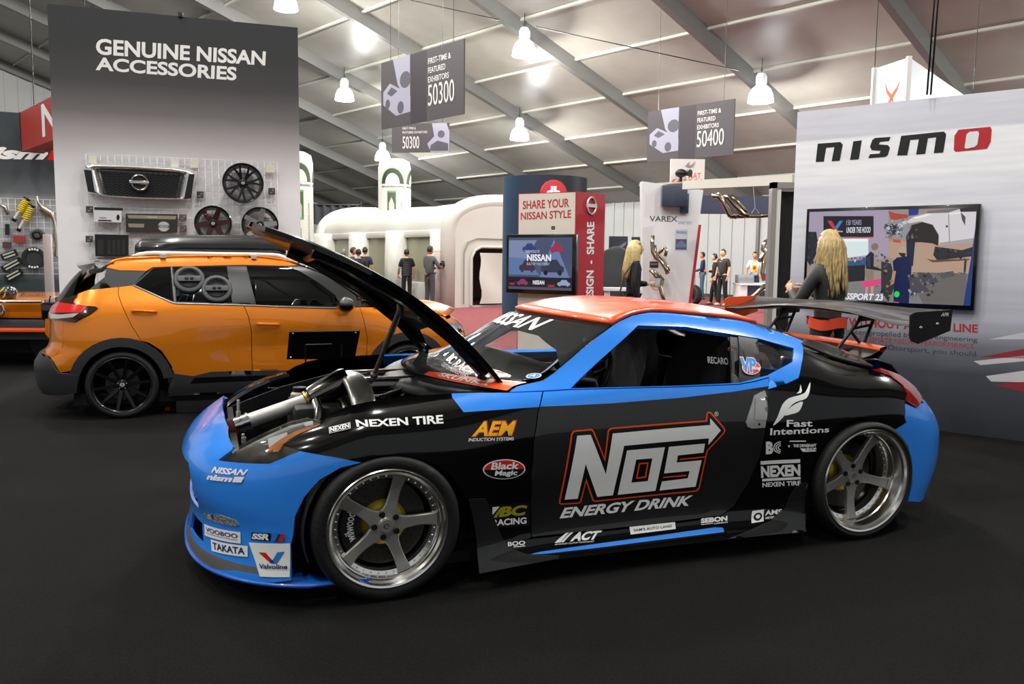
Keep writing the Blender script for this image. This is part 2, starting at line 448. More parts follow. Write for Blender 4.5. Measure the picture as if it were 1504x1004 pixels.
# tent roof: two slopes of white fabric on grey rafters
fab = M('tent fabric', '9c9991', .55, noise=.10, nscale=1.5, bump=.12, spec=.3); fab.node_tree.nodes['Principled BSDF'].inputs['Roughness'].default_value = .38
RID = -4.0; EAV = 31.0; P0, P1 = -14.0, 49.0
rid0 = roof_pt(P0, RID)
def other(p, d): return TP*p+TRH*(RID-d)+np.array([0, 0, roof_pt(p, RID)[2]-.322*d])
c = MB(); c.add([roof_pt(P0, RID), roof_pt(P1, RID), roof_pt(P1, EAV), roof_pt(P0, EAV), other(P0, 22), other(P1, 22)], [(0, 1, 2, 3), (1, 0, 4, 5)])
struct(solid(c.build('ceiling', fab, None, False), .02, 1))
raf = M('rafter grey', '6a6a67', .4, .2); pur = M('purlin white', 'aaaaa0', .45)
k = 1
for i in range(-4, 9):
    p = 8.9+4.97*i; a = roof_pt(p, RID); b = roof_pt(p, EAV); d = Vector(b-a)
    mb = MB(); mb.box((Vector(a)+Vector(b))/2-Vector(tn)*.23, (d.length, .20, .42), axes=(d.normalized(), Vector(TP), Vector(tn)))
    a2 = other(p, 22); d2 = Vector(a2-a); n2 = d2.normalized().cross(Vector(TP)); n2 = n2 if n2.z > 0 else -n2
    mb.box((Vector(a)+Vector(a2))/2-n2*.23, (d2.length, .20, .42), axes=(d2.normalized(), Vector(TP), n2))
    e_ = np.array(b); mb.box((e_[0], e_[1], e_[2]/2), (.13, .25, e_[2]), axes=(Vector(TP), Vector(TRH), Vector((0, 0, 1))))
    struct(mb.build('trim_%d' % k, raf, None, False)); k += 1
for i in range(-9, 6):
    r = 19.7+2.36*i
    if r > EAV: continue
    a = roof_pt(P0, r); b = roof_pt(P1, r); d = Vector(b-a)
    struct(MB().box((Vector(a)+Vector(b))/2-Vector(tn)*.07, (d.length, .06, .08), axes=(d.normalized(), Vector(TR), Vector(tn))).build('trim_%d' % k, pur, None, False)); k += 1
# eave wall and gable wall of white ribbed panels
wpan = M('white wall panel', 'aaaaa8', .5)
def ribbed(name, a, b, h, hb=None):
    a, b = np.array(a, float), np.array(b, float); L = np.linalg.norm(b-a); u = (b-a)/L; n = np.array([-u[1], u[0], 0]); m = MB(); N = int(L/.6); hb = hb or h
    for i in range(N):
        for (s0, s1, off) in ((0, .85, 0), (.85, 1, .05)):
            p = a+u*L*(i+s0)/N+n*off; q = a+u*L*(i+s1)/N+n*off; z0 = h+(hb-h)*(i+s0)/N; z1 = h+(hb-h)*(i+s1)/N
            m.add([p, q, q+[0, 0, z1], p+[0, 0, z0]], [(0, 1, 2, 3)])
    return struct(solid(m.build(name, wpan, None, False), .03, 0))
g = lambda p, r: (TP*p+TRH*r)
ribbed('wall_back', g(P0, EAV), g(P1, EAV), roof_pt(0, EAV)[2])
ribbed('wall_left', g(P1, EAV), g(P1, RID), roof_pt(P1, EAV)[2], roof_pt(P1, RID)[2])
# ------------------------------------------------------------------ high bay lamps
glow = M('lamp reflector glow', 'f4fbff', .4, emit=9)
wire = M('steel wire', '30302f', .4, .6)
def lamp_at(px, py):
    for t in np.linspace(8, 70, 1200):
        P = at(px, py, t)
        if roof_z(P[0], P[1])-P[2] <= 1.25: return P
seen = [((770, 82), 'glowing high bay lamp above the left end of the dark blue booth tower'), ((763, 205), 'glowing high bay lamp hanging lower, just above the dark blue booth tower'), ((506, 147), 'glowing high bay lamp between the accessory wall and the large hanging sign'), ((562, 235), 'glowing high bay lamp above the tall white inflatable column behind the tent'), ((1117, 150), 'glowing high bay lamp right of the hanging sign that reads 50400'), ((420, 14), 'glowing high bay lamp cut by the top edge of the photo, above the accessory wall')]
lampsp = [(lamp_at(*q), l) for q, l in seen]
for p, r in [(9.2, 18.5), (3.4, 23.2), (15.2, 13.0), (37, 13.6), (20, 8.7), (9.3, 8.7), (30.6, 8.7), (-1.6, 8.7), (14.7, 3.8), (4, 3.8), (25.5, 3.8), (9.3, -1), (20, -1), (-1.6, -1), (14.7, -6), (4, -6), (9.3, -11), (0, -11), (-2, 13.6)]:
    lampsp.append(((roof_pt(p, r) if r >= RID else other(p, RID-r))-np.array([0, 0, 1.25]), 'glowing high bay lamp under the tent roof, outside the picture'))
for b, lab_ in lampsp:
    v_ = b-CO; w_ = v_@fwd
    if 'outside' in lab_ and w_ > 0 and abs(FPX*(v_@crt)/w_) < 790 and abs(FPX*(v_@cup)/w_+0) < 545: continue
    l = empty('high_bay_lamp', b, 0, lab_, 'ceiling lamp', 'high bay lamps under the tent roof')
    m = MB(); m.lathe([(.36, 0), (.355, .05), (.33, .2), (.26, .36), (.15, .46), (.13, .47)], n=28); m.lathe([(.355, .0), (.345, .05), (.32, .2), (.25, .35), (.14, .45), (0, .46)], n=28); m.build('reflector', glow, l)
    m = MB(); m.lathe([(.13, .46), (.14, .5), (.14, .74), (.11, .8), (0, .8)], n=16); 
    for q in range(8): t = q*math.pi/4; m.box((.145*math.cos(t), .145*math.sin(t), .62), (.03, .012, .2), Matrix.Rotation(t, 3, 'Z'))
    m.build('ballast', M('ballast white', 'cfd6d2', .4), l)
    m = MB(); m.tube([(0, 0, .8), (0, 0, 1.3)], .012, 6).tube([(0, 0, .86), (.04, 0, .9), (0, 0, .94), (-.04, 0, .9)], .01, 6, closed=True); m.build('hook', wire, l)
    ld = bpy.data.lights.new('bulb', 'POINT'); ld.energy = LAMP_W; ld.shadow_soft_size = .16; ld.color = (1, .985, .95)
    lo = bpy.data.objects.new('bulb', ld); COL.objects.link(lo); lo.parent = l; lo.location = (0, 0, -.12)
# ================================================================== race coupe
CA = R(20.08); CARO = np.array([-.834, 4.277, 0])
CX = np.array([math.cos(CA), math.sin(CA), 0]); CY = np.array([-math.sin(CA), math.cos(CA), 0])
def cpt(px, py, y):
    d = ray(px, py); o = CO-CARO; t = (y-o@CY)/(d@CY); P = o+d*t; return np.array([P@CX, y, P[2]])
car = empty('race_car', CARO, CA, 'low wide race coupe in blue, black and orange livery with its hood open', 'car')
blue = M('blue wrap', '2f86ea', .22, coat=.7, spec=.5)
black = M('gloss black paint', '040405', .12, coat=.5, spec=.25)
orange = M('race orange paint', 'f4571c', .3, coat=.7)
cfib = carbon('carbon door weave', '0d0d0e', '232423', 170, .7)
cgrey = carbon('carbon hatch weave', '121211', '272624', 200, .5)
matblk = M('satin black plastic', '0b0b0c', .5)
dark = M('dark bay', '080808', .7)
gap = M('panel gap', '020202', .9)
chrome = M('polished metal', 'd8d8d6', .12, 1)
brushed = M('brushed titanium', 'aaa6a1', .36, .6)
alu = M('satin aluminium', 'cfccc6', .42, .55)
rimp = M('polished rim', 'f0efec', .2, 1)
rubber = M('tyre rubber', '121211', .62, bump=.15, nscale=60)
white = M('white vinyl', 'e9e9e7', .35)
redv = M('red vinyl', 'c8201c', .35); navyv = M('navy vinyl', '1c2f6b', .4); bluev = M('sky blue vinyl', '2b78c8', .35)
orv = M('orange vinyl', 'e8501a', .35); yelv = M('yellow vinyl', 'f2b410', .35); goldv = M('olive gold vinyl', '9c9420', .4); blackv = M('black vinyl', '0a0a0a', .35)
# --- body surface: half widths over length and height
ZL = [.06, .10, .15, .22, .30, .40, .50, .60, .68, .74, .79, .83, .86, .90, .96, 1.02, 1.08, 1.14, 1.19, 1.23]
FW = Field([0, .3, .66, 1.3, 1.9, 2.2, 2.52], ZL, [
 [.97, .97, .96, .955, .955, .955, .955, .955, .948, .922, .88, .82, .74, .64, .5, .4, .3, .2, .1, .05],
 [.97, .96, .94, .93, .93, .935, .94, .94, .93, .905, .872, .825, .76, .66, .55, .45, .38, .3, .25, .2],
 [.965, .95, .90, .88, .88, .89, .90, .90, .895, .882, .862, .84, .80, .755, .70, .655, .61, .56, .50, .44],
 [.965, .95, .895, .87, .868, .873, .88, .885, .882, .87, .858, .845, .83, .795, .75, .71, .67, .625, .57, .47],
 [.965, .95, .90, .88, .885, .893, .902, .91, .905, .893, .878, .86, .84, .81, .765, .72, .67, .60, .50, .40],
 [.965, .955, .94, .935, .94, .945, .95, .95, .945, .93, .91, .885, .865, .835, .785, .72, .64, .5, .4, .3],
 [.965, .96, .96, .96, .96, .96, .96, .962, .958, .942, .915, .88, .85, .80, .71, .55, .4, .3, .2, .1]])
def nose_x(z): return pchip([.05, .12, .2, .3, .42, .5, .58, .65, .70, .74, .78, .83, .9, 1.3], [-.80, -.815, -.80, -.79, -.825, -.83, -.80, -.73, -.65, -.55, -.42, -.3, -.22, -.2], z)
def tail_x(z): return pchip([.05, .15, .25, .35, .45, .52, .6, .7, .78, .85, .92, 1.0, 1.3], [3.25, 3.28, 3.34, 3.38, 3.39, 3.38, 3.33, 3.22, 3.15, 3.08, 3.02, 2.98, 2.9], z)
NF, NR = 2.5, 3.0
def side_f(x, z):
    x = np.asarray(x, float); z = np.asarray(z, float)
    w = FW(np.clip(x, 0, 2.52), z)
    t = np.clip(x/nose_x(z), 0, .9995); w = np.where(x < 0, w*(1-t**NF)**(1/NF), w)
    t = np.clip((x-2.52)/(tail_x(z)-2.52), 0, .9995); w = np.where(x > 2.52, w*(1-t**NR)**(1/NR), w)
    return np.stack([x, -w, z], -1)
HL = 1.25
def front_f(a, z):
    a = np.asarray(a, float); th = np.clip(a/HL, -1, 1)*math.pi/2; c = np.abs(np.cos(th))**(2/NF); s = np.sign(th)*np.abs(np.sin(th))**(2/NF)
    return np.stack([nose_x(z)*c, FW(np.zeros_like(th), z)*s, z+0*a], -1)
def rear_f(a, z):
    a = np.asarray(a, float); th = np.clip(a/HL, -1, 1)*math.pi/2; c = np.abs(np.cos(th))**(2/NR); s = np.sign(th)*np.abs(np.sin(th))**(2/NR)
    return np.stack([2.52+(tail_x(z)-2.52)*c, FW(np.full_like(th, 2.52), z)*s, z+0*a], -1)
SIDE = Surf(side_f, (-.75, 3.2), (.06, 1.23), CARO, CA, 240, 110, side=1)
FRONT = Surf(front_f, (-HL, HL), (.06, .86), CARO, CA, 200, 70, side=-1)
REAR = Surf(rear_f, (-HL, HL), (.06, 1.0), CARO, CA, 160, 80, side=1)
for sf, p in ((SIDE, (1.3, .6)), (FRONT, (0.01, .4)), (REAR, (.01, .4))):
    n = sf.normals(np.array([p[0]]), np.array([p[1]]))[0]; want = {SIDE: (0, -1, 0), FRONT: (-1, 0, 0), REAR: (1, 0, 0)}[sf]
    if n@np.array(want) < 0: sf.side *= -1
# --- side panels
fender = SIDE.px([(472, 621), (484, 605), (510, 595), (540, 588.5), (600, 580.5), (660, 576.5), (705, 575.5), (752, 575.5), (797.5, 574), (790, 605), (784, 645), (779.5, 700), (780.5, 790), (745, 800), (705, 805),
                  (692, 778), (688, 748), (679, 720), (661, 698), (638, 682), (610, 672), (580, 668.5), (555, 671), (532, 679), (486, 670), (441, 662), (415, 652), (440, 637)])
panel('front_fender', SIDE, fender, [black, blue], car, zones=[(SIDE.px([(660, 560), (664, 583), (681, 605), (740, 601), (803, 596.5), (806, 560)]), 1)], gap=.0025, mirror=True)
door = SIDE.px([(797.5, 574), (838, 571.5), (900, 570), (1000, 567.5), (1085, 564), (1110, 559.5), (1129, 554), (1127, 600), (1124, 634), (1117, 669), (1100, 709), (1078, 744), (1060, 757), (1000, 765), (900, 776.5), (780.5, 789), (779.5, 700), (784, 645), (790, 605)])
panel('door', SIDE, door, [cfib, blue], car, zones=[(SIDE.px([(790, 560), (789, 597), (840, 595), (899, 592), (999, 584), (1080, 574.5), (1140, 565), (1140, 540)]), 1)], gap=.003, mirror=True)
quarter = SIDE.px([(1127.5, 572), (1154, 564), (1173.5, 555), (1178, 534), (1180, 511), (1222, 528.5), (1254, 537), (1279, 543.5), (1307, 553), (1325, 567), (1332, 580), (1329, 592), (1329, 614), (1331.5, 620), (1314, 631),
                   (1290, 618), (1262, 614), (1236, 622), (1211, 643), (1197, 668), (1189, 700), (1186, 740), (1184, 770), (1120, 782), (1066, 788), (1060, 757), (1078, 744), (1100, 709), (1117, 669), (1124, 634), (1127, 600)])
panel('rear_quarter', SIDE, quarter, [black], car, step=.03, gap=.002, mirror=True)
frame = SIDE.px([(747, 575.5), (759, 566.5), (797.5, 558), (813.5, 547), (845, 520), (877, 494), (899, 478), (909, 471.5), (928, 463), (953, 458), (977, 458.5), (1018, 462), (1073, 468), (1100, 473), (1127, 481.5), (1154, 490.5), (1179, 500),
                 (1180, 511), (1178, 534), (1173.5, 555), (1154, 564), (1127.5, 572), (1129, 554), (1110, 559.5), (1085, 564), (1000, 567.5), (900, 570), (838, 571.5), (797.5, 574)])
wind = SIDE.px([(838, 570), (937, 477.5), (1007, 479.5), (1073, 490), (1114, 496.5), (1166, 511), (1164, 531), (1127, 551), (1086, 562), (1000, 566), (900, 568.5)])
panel('side_frame', SIDE, frame, [blue], car, holes=[wind], step=.03, thick=.03, gap=.002, mirror=True)
skirt = SIDE.px([(700, 800), (745, 797), (780.5, 791), (900, 778.5), (1000, 767), (1060, 759), (1066, 788), (1150, 770), (1182, 768), (1183, 781), (1067, 793), (960, 804.5), (820, 821.5), (705, 839)])
stripe = SIDE.px([(776, 814), (793, 810), (870, 799), (960, 787), (1050, 774), (1092, 775.5), (1070, 780), (960, 793.5), (870, 805), (800, 813)])
panel('side_skirt', SIDE, skirt, [black, blue], car, zones=[(stripe, 1)], step=.03, gap=.001, mirror=True)
fin = SIDE.px([(686, 731), (711, 730), (718, 745), (735, 788), (746, 805), (771, 815), (820, 817), (818, 821.5), (702.5, 842), (698, 792), (694, 764)])
o = panel('skirt_fin', SIDE, fin, [cfib], car, step=.03, mirror=True, off=.016, thick=.006)
fin2 = SIDE.px([(1185, 709), (1177, 708), (1165, 716), (1151, 746), (1129.5, 766), (1103, 778), (1067, 792), (1182, 781)])
panel('skirt_fin', SIDE, fin2, [cfib], car, step=.03, mirror=True, off=.012, thick=.006)
# --- glass and pillars of the side window
glass = M('tinted side glass', '0b0e10', .03, trans=.75, alpha=.55)
clear = M('windscreen glass', 'f4f8f8', .01, trans=1.0, ior=1.12, spec=.5)
dk = M('window rubber', '030303', .45)
bp = SIDE.px([(1073, 490), (1085, 492), (1086, 562), (1076, 563)])
panel('pillar_trim', SIDE, bp, [dk], car, step=.05, off=-.01, mirror=True)
plug = SIDE.px([(1085, 491), (1114, 496.5), (1117, 553.5), (1086, 562.5)])
panel('window_plug', SIDE, plug, [cgrey], car, step=.04, off=-.004, mirror=True)
qg = SIDE.px([(1114, 496.5), (1166, 511), (1164, 531), (1127, 551), (1117, 553.5)])
panel('quarter_window', SIDE, qg, [glass], car, step=.04, off=-.008, thick=.004, mirror=True)
# --- roof and windscreen between the two pillars
def rail(pts):
    P = np.array([side_f(*SIDE.hit(*p)) for p in pts]); return P
def resample(P, n):
    P = np.asarray(P, float); d = np.r_[0, np.cumsum(np.linalg.norm(np.diff(P, axis=0), axis=1))]; t = np.linspace(0, d[-1], n)
    return np.stack([np.interp(t, d, P[:, k]) for k in range(P.shape[1])], 1)
def loft(P, bulge, crown, n=28):
    """surface between a near-side curve and its mirror; bulge(t), crown(t): pull along x and z in the middle"""
    m = len(P); G = np.zeros((m, n+1, 3)); s = np.linspace(0, 1, n+1); k = 1-(2*s-1)**2
    for i in range(m):
        t = i/(m-1); a = P[i]; b = a*np.array([1, -1, 1]); G[i] = a+np.outer(s, b-a); G[i, :, 0] += bulge(t)*k; G[i, :, 2] += crown(t)*k
    return G
roofP = resample(rail([(899, 478), (909, 471.5), (928, 463), (953, 458), (977, 458.5), (1018, 462), (1073, 468), (1100, 473), (1127, 481.5), (1154, 490.5), (1179, 500)]), 26)
wsP = resample(rail([(747, 575.5), (759, 566.5), (797.5, 558), (813.5, 547), (845, 520), (877, 494), (899, 478)]), 16)
G = loft(roofP, lambda t: -.21*(1-t/.45)**2 if t < .45 else 0, lambda t: .03+.025*t)
ro = MB().grid(G[:20], flip=True).build('roof', orange, car, angle=0); solid(ro, .02)
ro2 = MB().grid(G[19:], flip=True).build('rear_window', glass, car, angle=0); solid(ro2, .008)
Gw = loft(wsP, lambda t: -.29+.08*t, lambda t: .012+.018*t)
ws = MB().grid(Gw, flip=True).build('windscreen', clear, car, angle=0); solid(ws, .004)
def lofted(G, flipn=False):
    """(s, t) on a lofted grid -> points with offset; s across, t along"""
    m, n = G.shape[:2]
    def ev(s, t):
        u = np.clip(np.asarray(t)*(m-1), 0, m-1.001); v = np.clip(np.asarray(s)*(n-1), 0, n-1.001); i = u.astype(int); j = v.astype(int); fu = (u-i)[:, None]; fv = (v-j)[:, None]
        return G[i, j]*(1-fu)*(1-fv)+G[i+1, j]*fu*(1-fv)+G[i, j+1]*(1-fu)*fv+G[i+1, j+1]*fu*fv
    def f(s, t, off):
        e = .01; a = ev(s+e, t)-ev(s-e, t); b = ev(s, np.asarray(t)+e)-ev(s, np.asarray(t)-e); nn = np.cross(a, b); nn /= np.maximum(np.linalg.norm(nn, axis=1), 1e-9)[:, None]
        nn *= np.where(nn[:, 2:3] < 0, -1, 1); return ev(s, t)+nn*off
    return f
WSM0 = lofted(Gw)
WSF = Surf((lambda f: (lambda s, t: f(1-np.asarray(s), np.asarray(t), 0)))(WSM0), (0.001, .999), (0.001, .999), CARO, CA, 60, 40)
if WSF.normals(np.array([.5]), np.array([.5]))[0][2] < 0: WSF.side = -1
def WSM(s, t, off): return WSM0(1-np.asarray(s), t, off)
def sub(f, s0, s1, t0, t1): return lambda s, t, off: f(s0+(s1-s0)*np.asarray(s), t0+(t1-t0)*np.asarray(t), off)
# banner band across the top of the windscreen
decal('windscreen_banner', [(P_([(0, 1), (1, 1), (1, .45), (.93, .62), (.8, .74), (.5, .78), (.2, .74), (.07, .62), (0, .45)]), matblk),
      (T_('NISSAN', (.24, .785, .76, .955), .02, .25), white)], WSM, car, lim=.05, base=.003)
decal('windscreen_banner', [(P_([(0, 0), (1, 0), (1, .02), (.9, .2), (.62, .22), (.4, .22), (0, .02)]), matblk)],
      sub(WSM, .0, 1, .02, 1), car, lim=.05, base=.003)
decal('windscreen_sticker', [(P_([(0, .0), (1, 0), (1, 1), (.55, .62), (0, .3)]), orange), (T_('SKUNK2', (.2, .12, .8, .42), .02), white)], sub(WSM, .66, .995, .005, .17), car, lim=.1, base=.0045)
decal('windscreen_sticker', [(E_(.5, .5, .5, .5), white), (E_(.5, .5, .46, .44), redv), (P_([(.1, .3), (.9, .3), (.8, .12), (.5, .06), (.2, .12)]), blackv), (T_('Black', (.2, .46, .8, .82), .02, .15), white), (T_('Magic', (.28, .14, .72, .4), .02, .15), white)],
      sub(WSM, .67, .92, .13, .30), car, lim=.2, base=.004)
decal('windscreen_sticker', [(E_(.5, .5, .5, .5), white), (E_(.5, .5, .42, .42), bluev), (T_('A', (.3, .3, .7, .72), .03), white)], sub(WSM, .945, .985, .26, .34), car, lim=.2, base=.004)
decal('windscreen_lettering', [(T_('BC RACING', (0, 0, 1, 1), .02), white)], WSF.quad([(667, 520), (724, 549), (716, 560), (655, 530)]), car, lim=.1, base=.007)
decal('windscreen_lettering', [(T_('CUSTOM COILOVERS', (0, 0, 1, 1)), white)], WSF.quad([(653, 533), (690, 551), (687, 557), (648, 538)]), car, lim=.1, base=.007)
# --- hatch, spoiler and rear deck
hatP = resample(rail([(1180, 508), (1222, 526), (1254, 535), (1281, 541)]), 12)
Gh = loft(hatP, lambda t: .12*t, lambda t: .055+.03*t)
ho = MB().grid(Gh, flip=True).build('hatch', cgrey, car, angle=0); solid(ho, .015)
# --- front bumper
topn = [(343, 655), (335, 640), (334, 623)]
bl = FRONT.px([(532, 679), (486, 670), (441, 662), (424, 668.5), (396, 680.5), (360, 679.5), (321, 675.5), (340, 661)])
arch = FRONT.px([(428, 852), (427, 800), (433, 760), (447, 730), (470, 704), (500, 687)])

def both(P): return P+[(-a, z) for a, z in P[::-1]]
mouth = [(-.30, .33), (-.34, .38), (-.30, .50), (-.26, .53)]
slot = [(-.14, .185), (-.37, .19), (-.33, .27), (-.16, .27)]
bump = both([(-.30, .10), (-.6, .10), (-.80, .108)]+arch+[bl[0], bl[1], bl[2], bl[3], bl[4], bl[5], bl[6]]+[(-.545, .632), (-.533, .649), (-.419, .673), (-.289, .698), (-.12, .708)])
lip = FRONT.px([(271, 767), (278, 772), (282, 788), (295, 804), (322, 818), (376, 832.5), (381, 843), (344, 837), (285, 823), (272.5, 800)])
panel('front_bumper', FRONT, bump, [blue, M('grey lip', '6d6a66', .4, .3)], car, holes=[both(mouth), slot, [(-a, z) for a, z in slot][::-1]], zones=[(lip, 1), ([(-a, z) for a, z in lip], 1)], step=.04, gap=.001)
gm = MB()
for k in range(9): gm.tube([(-.72, -.46+.92*k/8-.02, .22), (-.70, -.46+.92*k/8+.02, .54)], .006, 6)
for k in range(5): gm.tube([(-.71, -.5, .25+.065*k), (-.71, .5, .25+.065*k)], .006, 6)
gm.build('grille_mesh', matblk, car)
# splitter blade under the bumper
SP = [front_f(np.array([a]), np.array([.10]))[0] for a in np.linspace(-1.0, 1.0, 41)]
sp = MB(); G0 = np.array([[p+[-.012, 0, 0], p+[.25, 0, 0]] for p in SP]); sp.grid(G0); o = sp.build('splitter', M('splitter blue', '1b5fc0', .3, coat=.5), car); o.location.z = -.002; solid(o, .012)
# --- headlights
hl = FRONT.px([(321, 675), (340, 661), (366, 647), (396, 632), (426, 619), (451, 613), (473, 618), (470, 624), (440, 637), (415, 652), (441, 661), (424, 668), (396, 680), (360, 679)])
lens = M('headlight lens', 'f2f4f4', .02, trans=1, ior=1.35); house = M('headlight housing', '5a5650', .3, .6, coat=.6, noise=.5, nscale=25)
for sgn, tagn in ((1, 0), (-1, 1)):
    f = (lambda a, z, q=sgn: front_f(np.asarray(a)*q, z)); sf = Surf(f, (-HL, HL), (.06, .86), CARO, CA, 8, 8, side=FRONT.side*sgn)
    h = panel('headlight', sf, hl, [house], car, step=.03, off=-.018, thick=.02)
    panel('lens', sf, hl, [lens], h, step=.03, off=.001, thick=.003)
    def hp(pts): return FRONT.px(pts)
    panel('marker_lamp', sf, hp([(471, 621), (455, 624), (437, 630), (418, 639), (402, 650), (389, 661), (391, 664), (408, 662), (414, 652), (424, 643), (441, 634), (457, 628)]), [M('amber reflector', 'd8781c', .3, coat=.5)], h, step=.015, off=-.007, thick=.008)
    panel('projector', sf, hp([(392, 642), (420, 632), (422, 640), (404, 648), (394, 656)]), [M('lamp reflector', 'f4f4f0', .4)], h, step=.015, off=-.010, thick=.006)
    panel('projector', sf, hp([(446, 618), (458, 615), (459, 621), (447, 624)]), [M('lamp reflector')], h, step=.015, off=-.010, thick=.006)
    fl = panel('fog_lamp', sf, FRONT.px([(299, 753), (325, 756), (346, 763), (352, 771), (344, 772), (303, 760)]), [M('fog lamp', 'cfcfc9', .15, .7, bump=.8, nscale=90)], car, step=.02, off=.003, thick=.01)
# --- rear bumper and lamps
rb = REAR.px([(1353, 592), (1345, 599), (1329, 592), (1329, 614), (1331.5, 620), (1314, 631), (1334, 655), (1340, 690), (1339, 715), (1334, 736)])
rbz = [(a, z) for a, z in rb]
panel('rear_bumper', REAR, both([(-.05, .70), (-.5, .68)]+rbz[:1]+rbz[1:]+[(rb[-1][0]+.15, .15), (-.3, .16)]), [blue], car, step=.04, gap=.001)
tl = REAR.px([(1280, 544), (1293, 541.5), (1320, 551), (1343, 569), (1353, 583), (1352, 590), (1345, 598), (1330.5, 589), (1332, 579), (1325, 566), (1307, 552.5)])
for q in (1, -1):
    sf = Surf((lambda a, z, q=q: rear_f(np.asarray(a)*q, z)), (-HL, HL), (.06, 1.0), CARO, CA, 8, 8, side=REAR.side*q)
    panel('tail_lamp', sf, tl, [M('red tail lens', '7d0b10', .08, coat=1)], car, step=.03, off=.006, thick=.03)
deck = MB()
D = np.array([[[2.52+.06, y*.0-.0, 0] for y in (0,)] for k in (0,)])
back = [[(x, y, z) for x, z in ((2.72, .90), (2.86, .90), (2.97, .87), (3.05, .79), (3.11, .70))] for y in np.linspace(-.62, .62, 13)]
deck.grid(back); o = deck.build('tailgate', cgrey, car, angle=0); solid(o, .01)
duck = MB(); prof = [(2.72, .905), (2.84, .91), (2.93, .935), (3.01, .975), (3.02, .965), (2.96, .90), (2.9, .86), (2.72, .86)]
ys = np.linspace(-.60, .60, 15)
duck.grid([[(x-.10*(1-(1-abs(y)/.6)**.6)*0-.07*(y/.6)**2, y, z) for x, z in prof+prof[:1]] for y in ys], flip=True)
du = duck.build('ducktail', cgrey, car, angle=30)
e = MB(); e.grid([[(x-.07*(y/.6)**2, y, z) for x, z in ((2.975, .968), (3.012, .9775), (3.024, .966), (2.99, .944), (2.97, .952), (2.975, .968))] for y in ys], flip=True); e.build('spoiler_edge', orange, du, angle=30)
# --- open hood
HO = np.array([.60, 0, .865]); hd = np.array([-1.1, 0, .70]); hd /= np.linalg.norm(hd); hn = np.array([.70, 0, 1.1]); hn /= np.linalg.norm(hn)
def hood_f(u, v):
    u = np.asarray(u, float); v = np.asarray(v, float); k = 1-np.clip((v/.72)**2, 0, 1); t = np.clip(u/1.3, -.3, 1)
    h = .48*t*(1-t)+.05*k*(.4+.6*t)+.10*np.clip(t-.85, 0, 1)*0
    s = u-.24*k*0
    return HO+s[..., None]*hd+h[..., None]*hn+v[..., None]*np.array([0, 1, 0])
HOOD = Surf(hood_f, (-.1, 1.4), (-.75, .75), CARO, CA, 40, 40, side=1)
n = HOOD.normals(np.array([.6]), np.array([.01]))[0]
if n[2] < 0: HOOD.side = -1
ho = [(0, -.705), (.4, -.712), (.8, -.70), (1.02, -.66), (1.15, -.56), (1.26, -.38), (1.32, -.16)]
hl_ = ho+[(u, -v) for u, v in ho[::-1]]+[(.20, .45), (.27, 0), (.20, -.45)]
hood = panel('hood', HOOD, hl_, [black, M('hood underside', '0c0c0c', .3, coat=.5)], car, step=.06, thick=.022)
for p in hood.data.polygons:
    if p.normal@Vector(hn) < -.3: p.material_index = 1
fr = MB()
for v0 in (-.60, .60): fr.tube([hood_f(np.array([u]), np.array([v0]))[0]-hn*.035 for u in (.08, .3, .6, .9, 1.05)], .028, 8)
for u0 in (.35, .95): fr.tube([hood_f(np.array([u0]), np.array([v]))[0]-hn*.03 for v in (-.6, -.3, 0, .3, .6)], .026, 8)
fr.build('inner_frame', M('hood underside'), hood)
rp = MB(); a = cpt(549, 551, -.30); b = cpt(588, 455, -.42); rp.tube([a, b], .011, 12).tube([a+(b-a)*.45, b], .015, 12).ball(a, .02).box(b, (.03, .03, .06), bev=.005); rp.build('hood_strut', M('strut metal', '6d645e', .35, .8), car)
for sg in (-1, 1): MB().tube([(.62, sg*.62, .80), (.58, sg*.62, .865), (.50, sg*.60, .90)], .012, 8).build('hood_hinge', matblk, car)
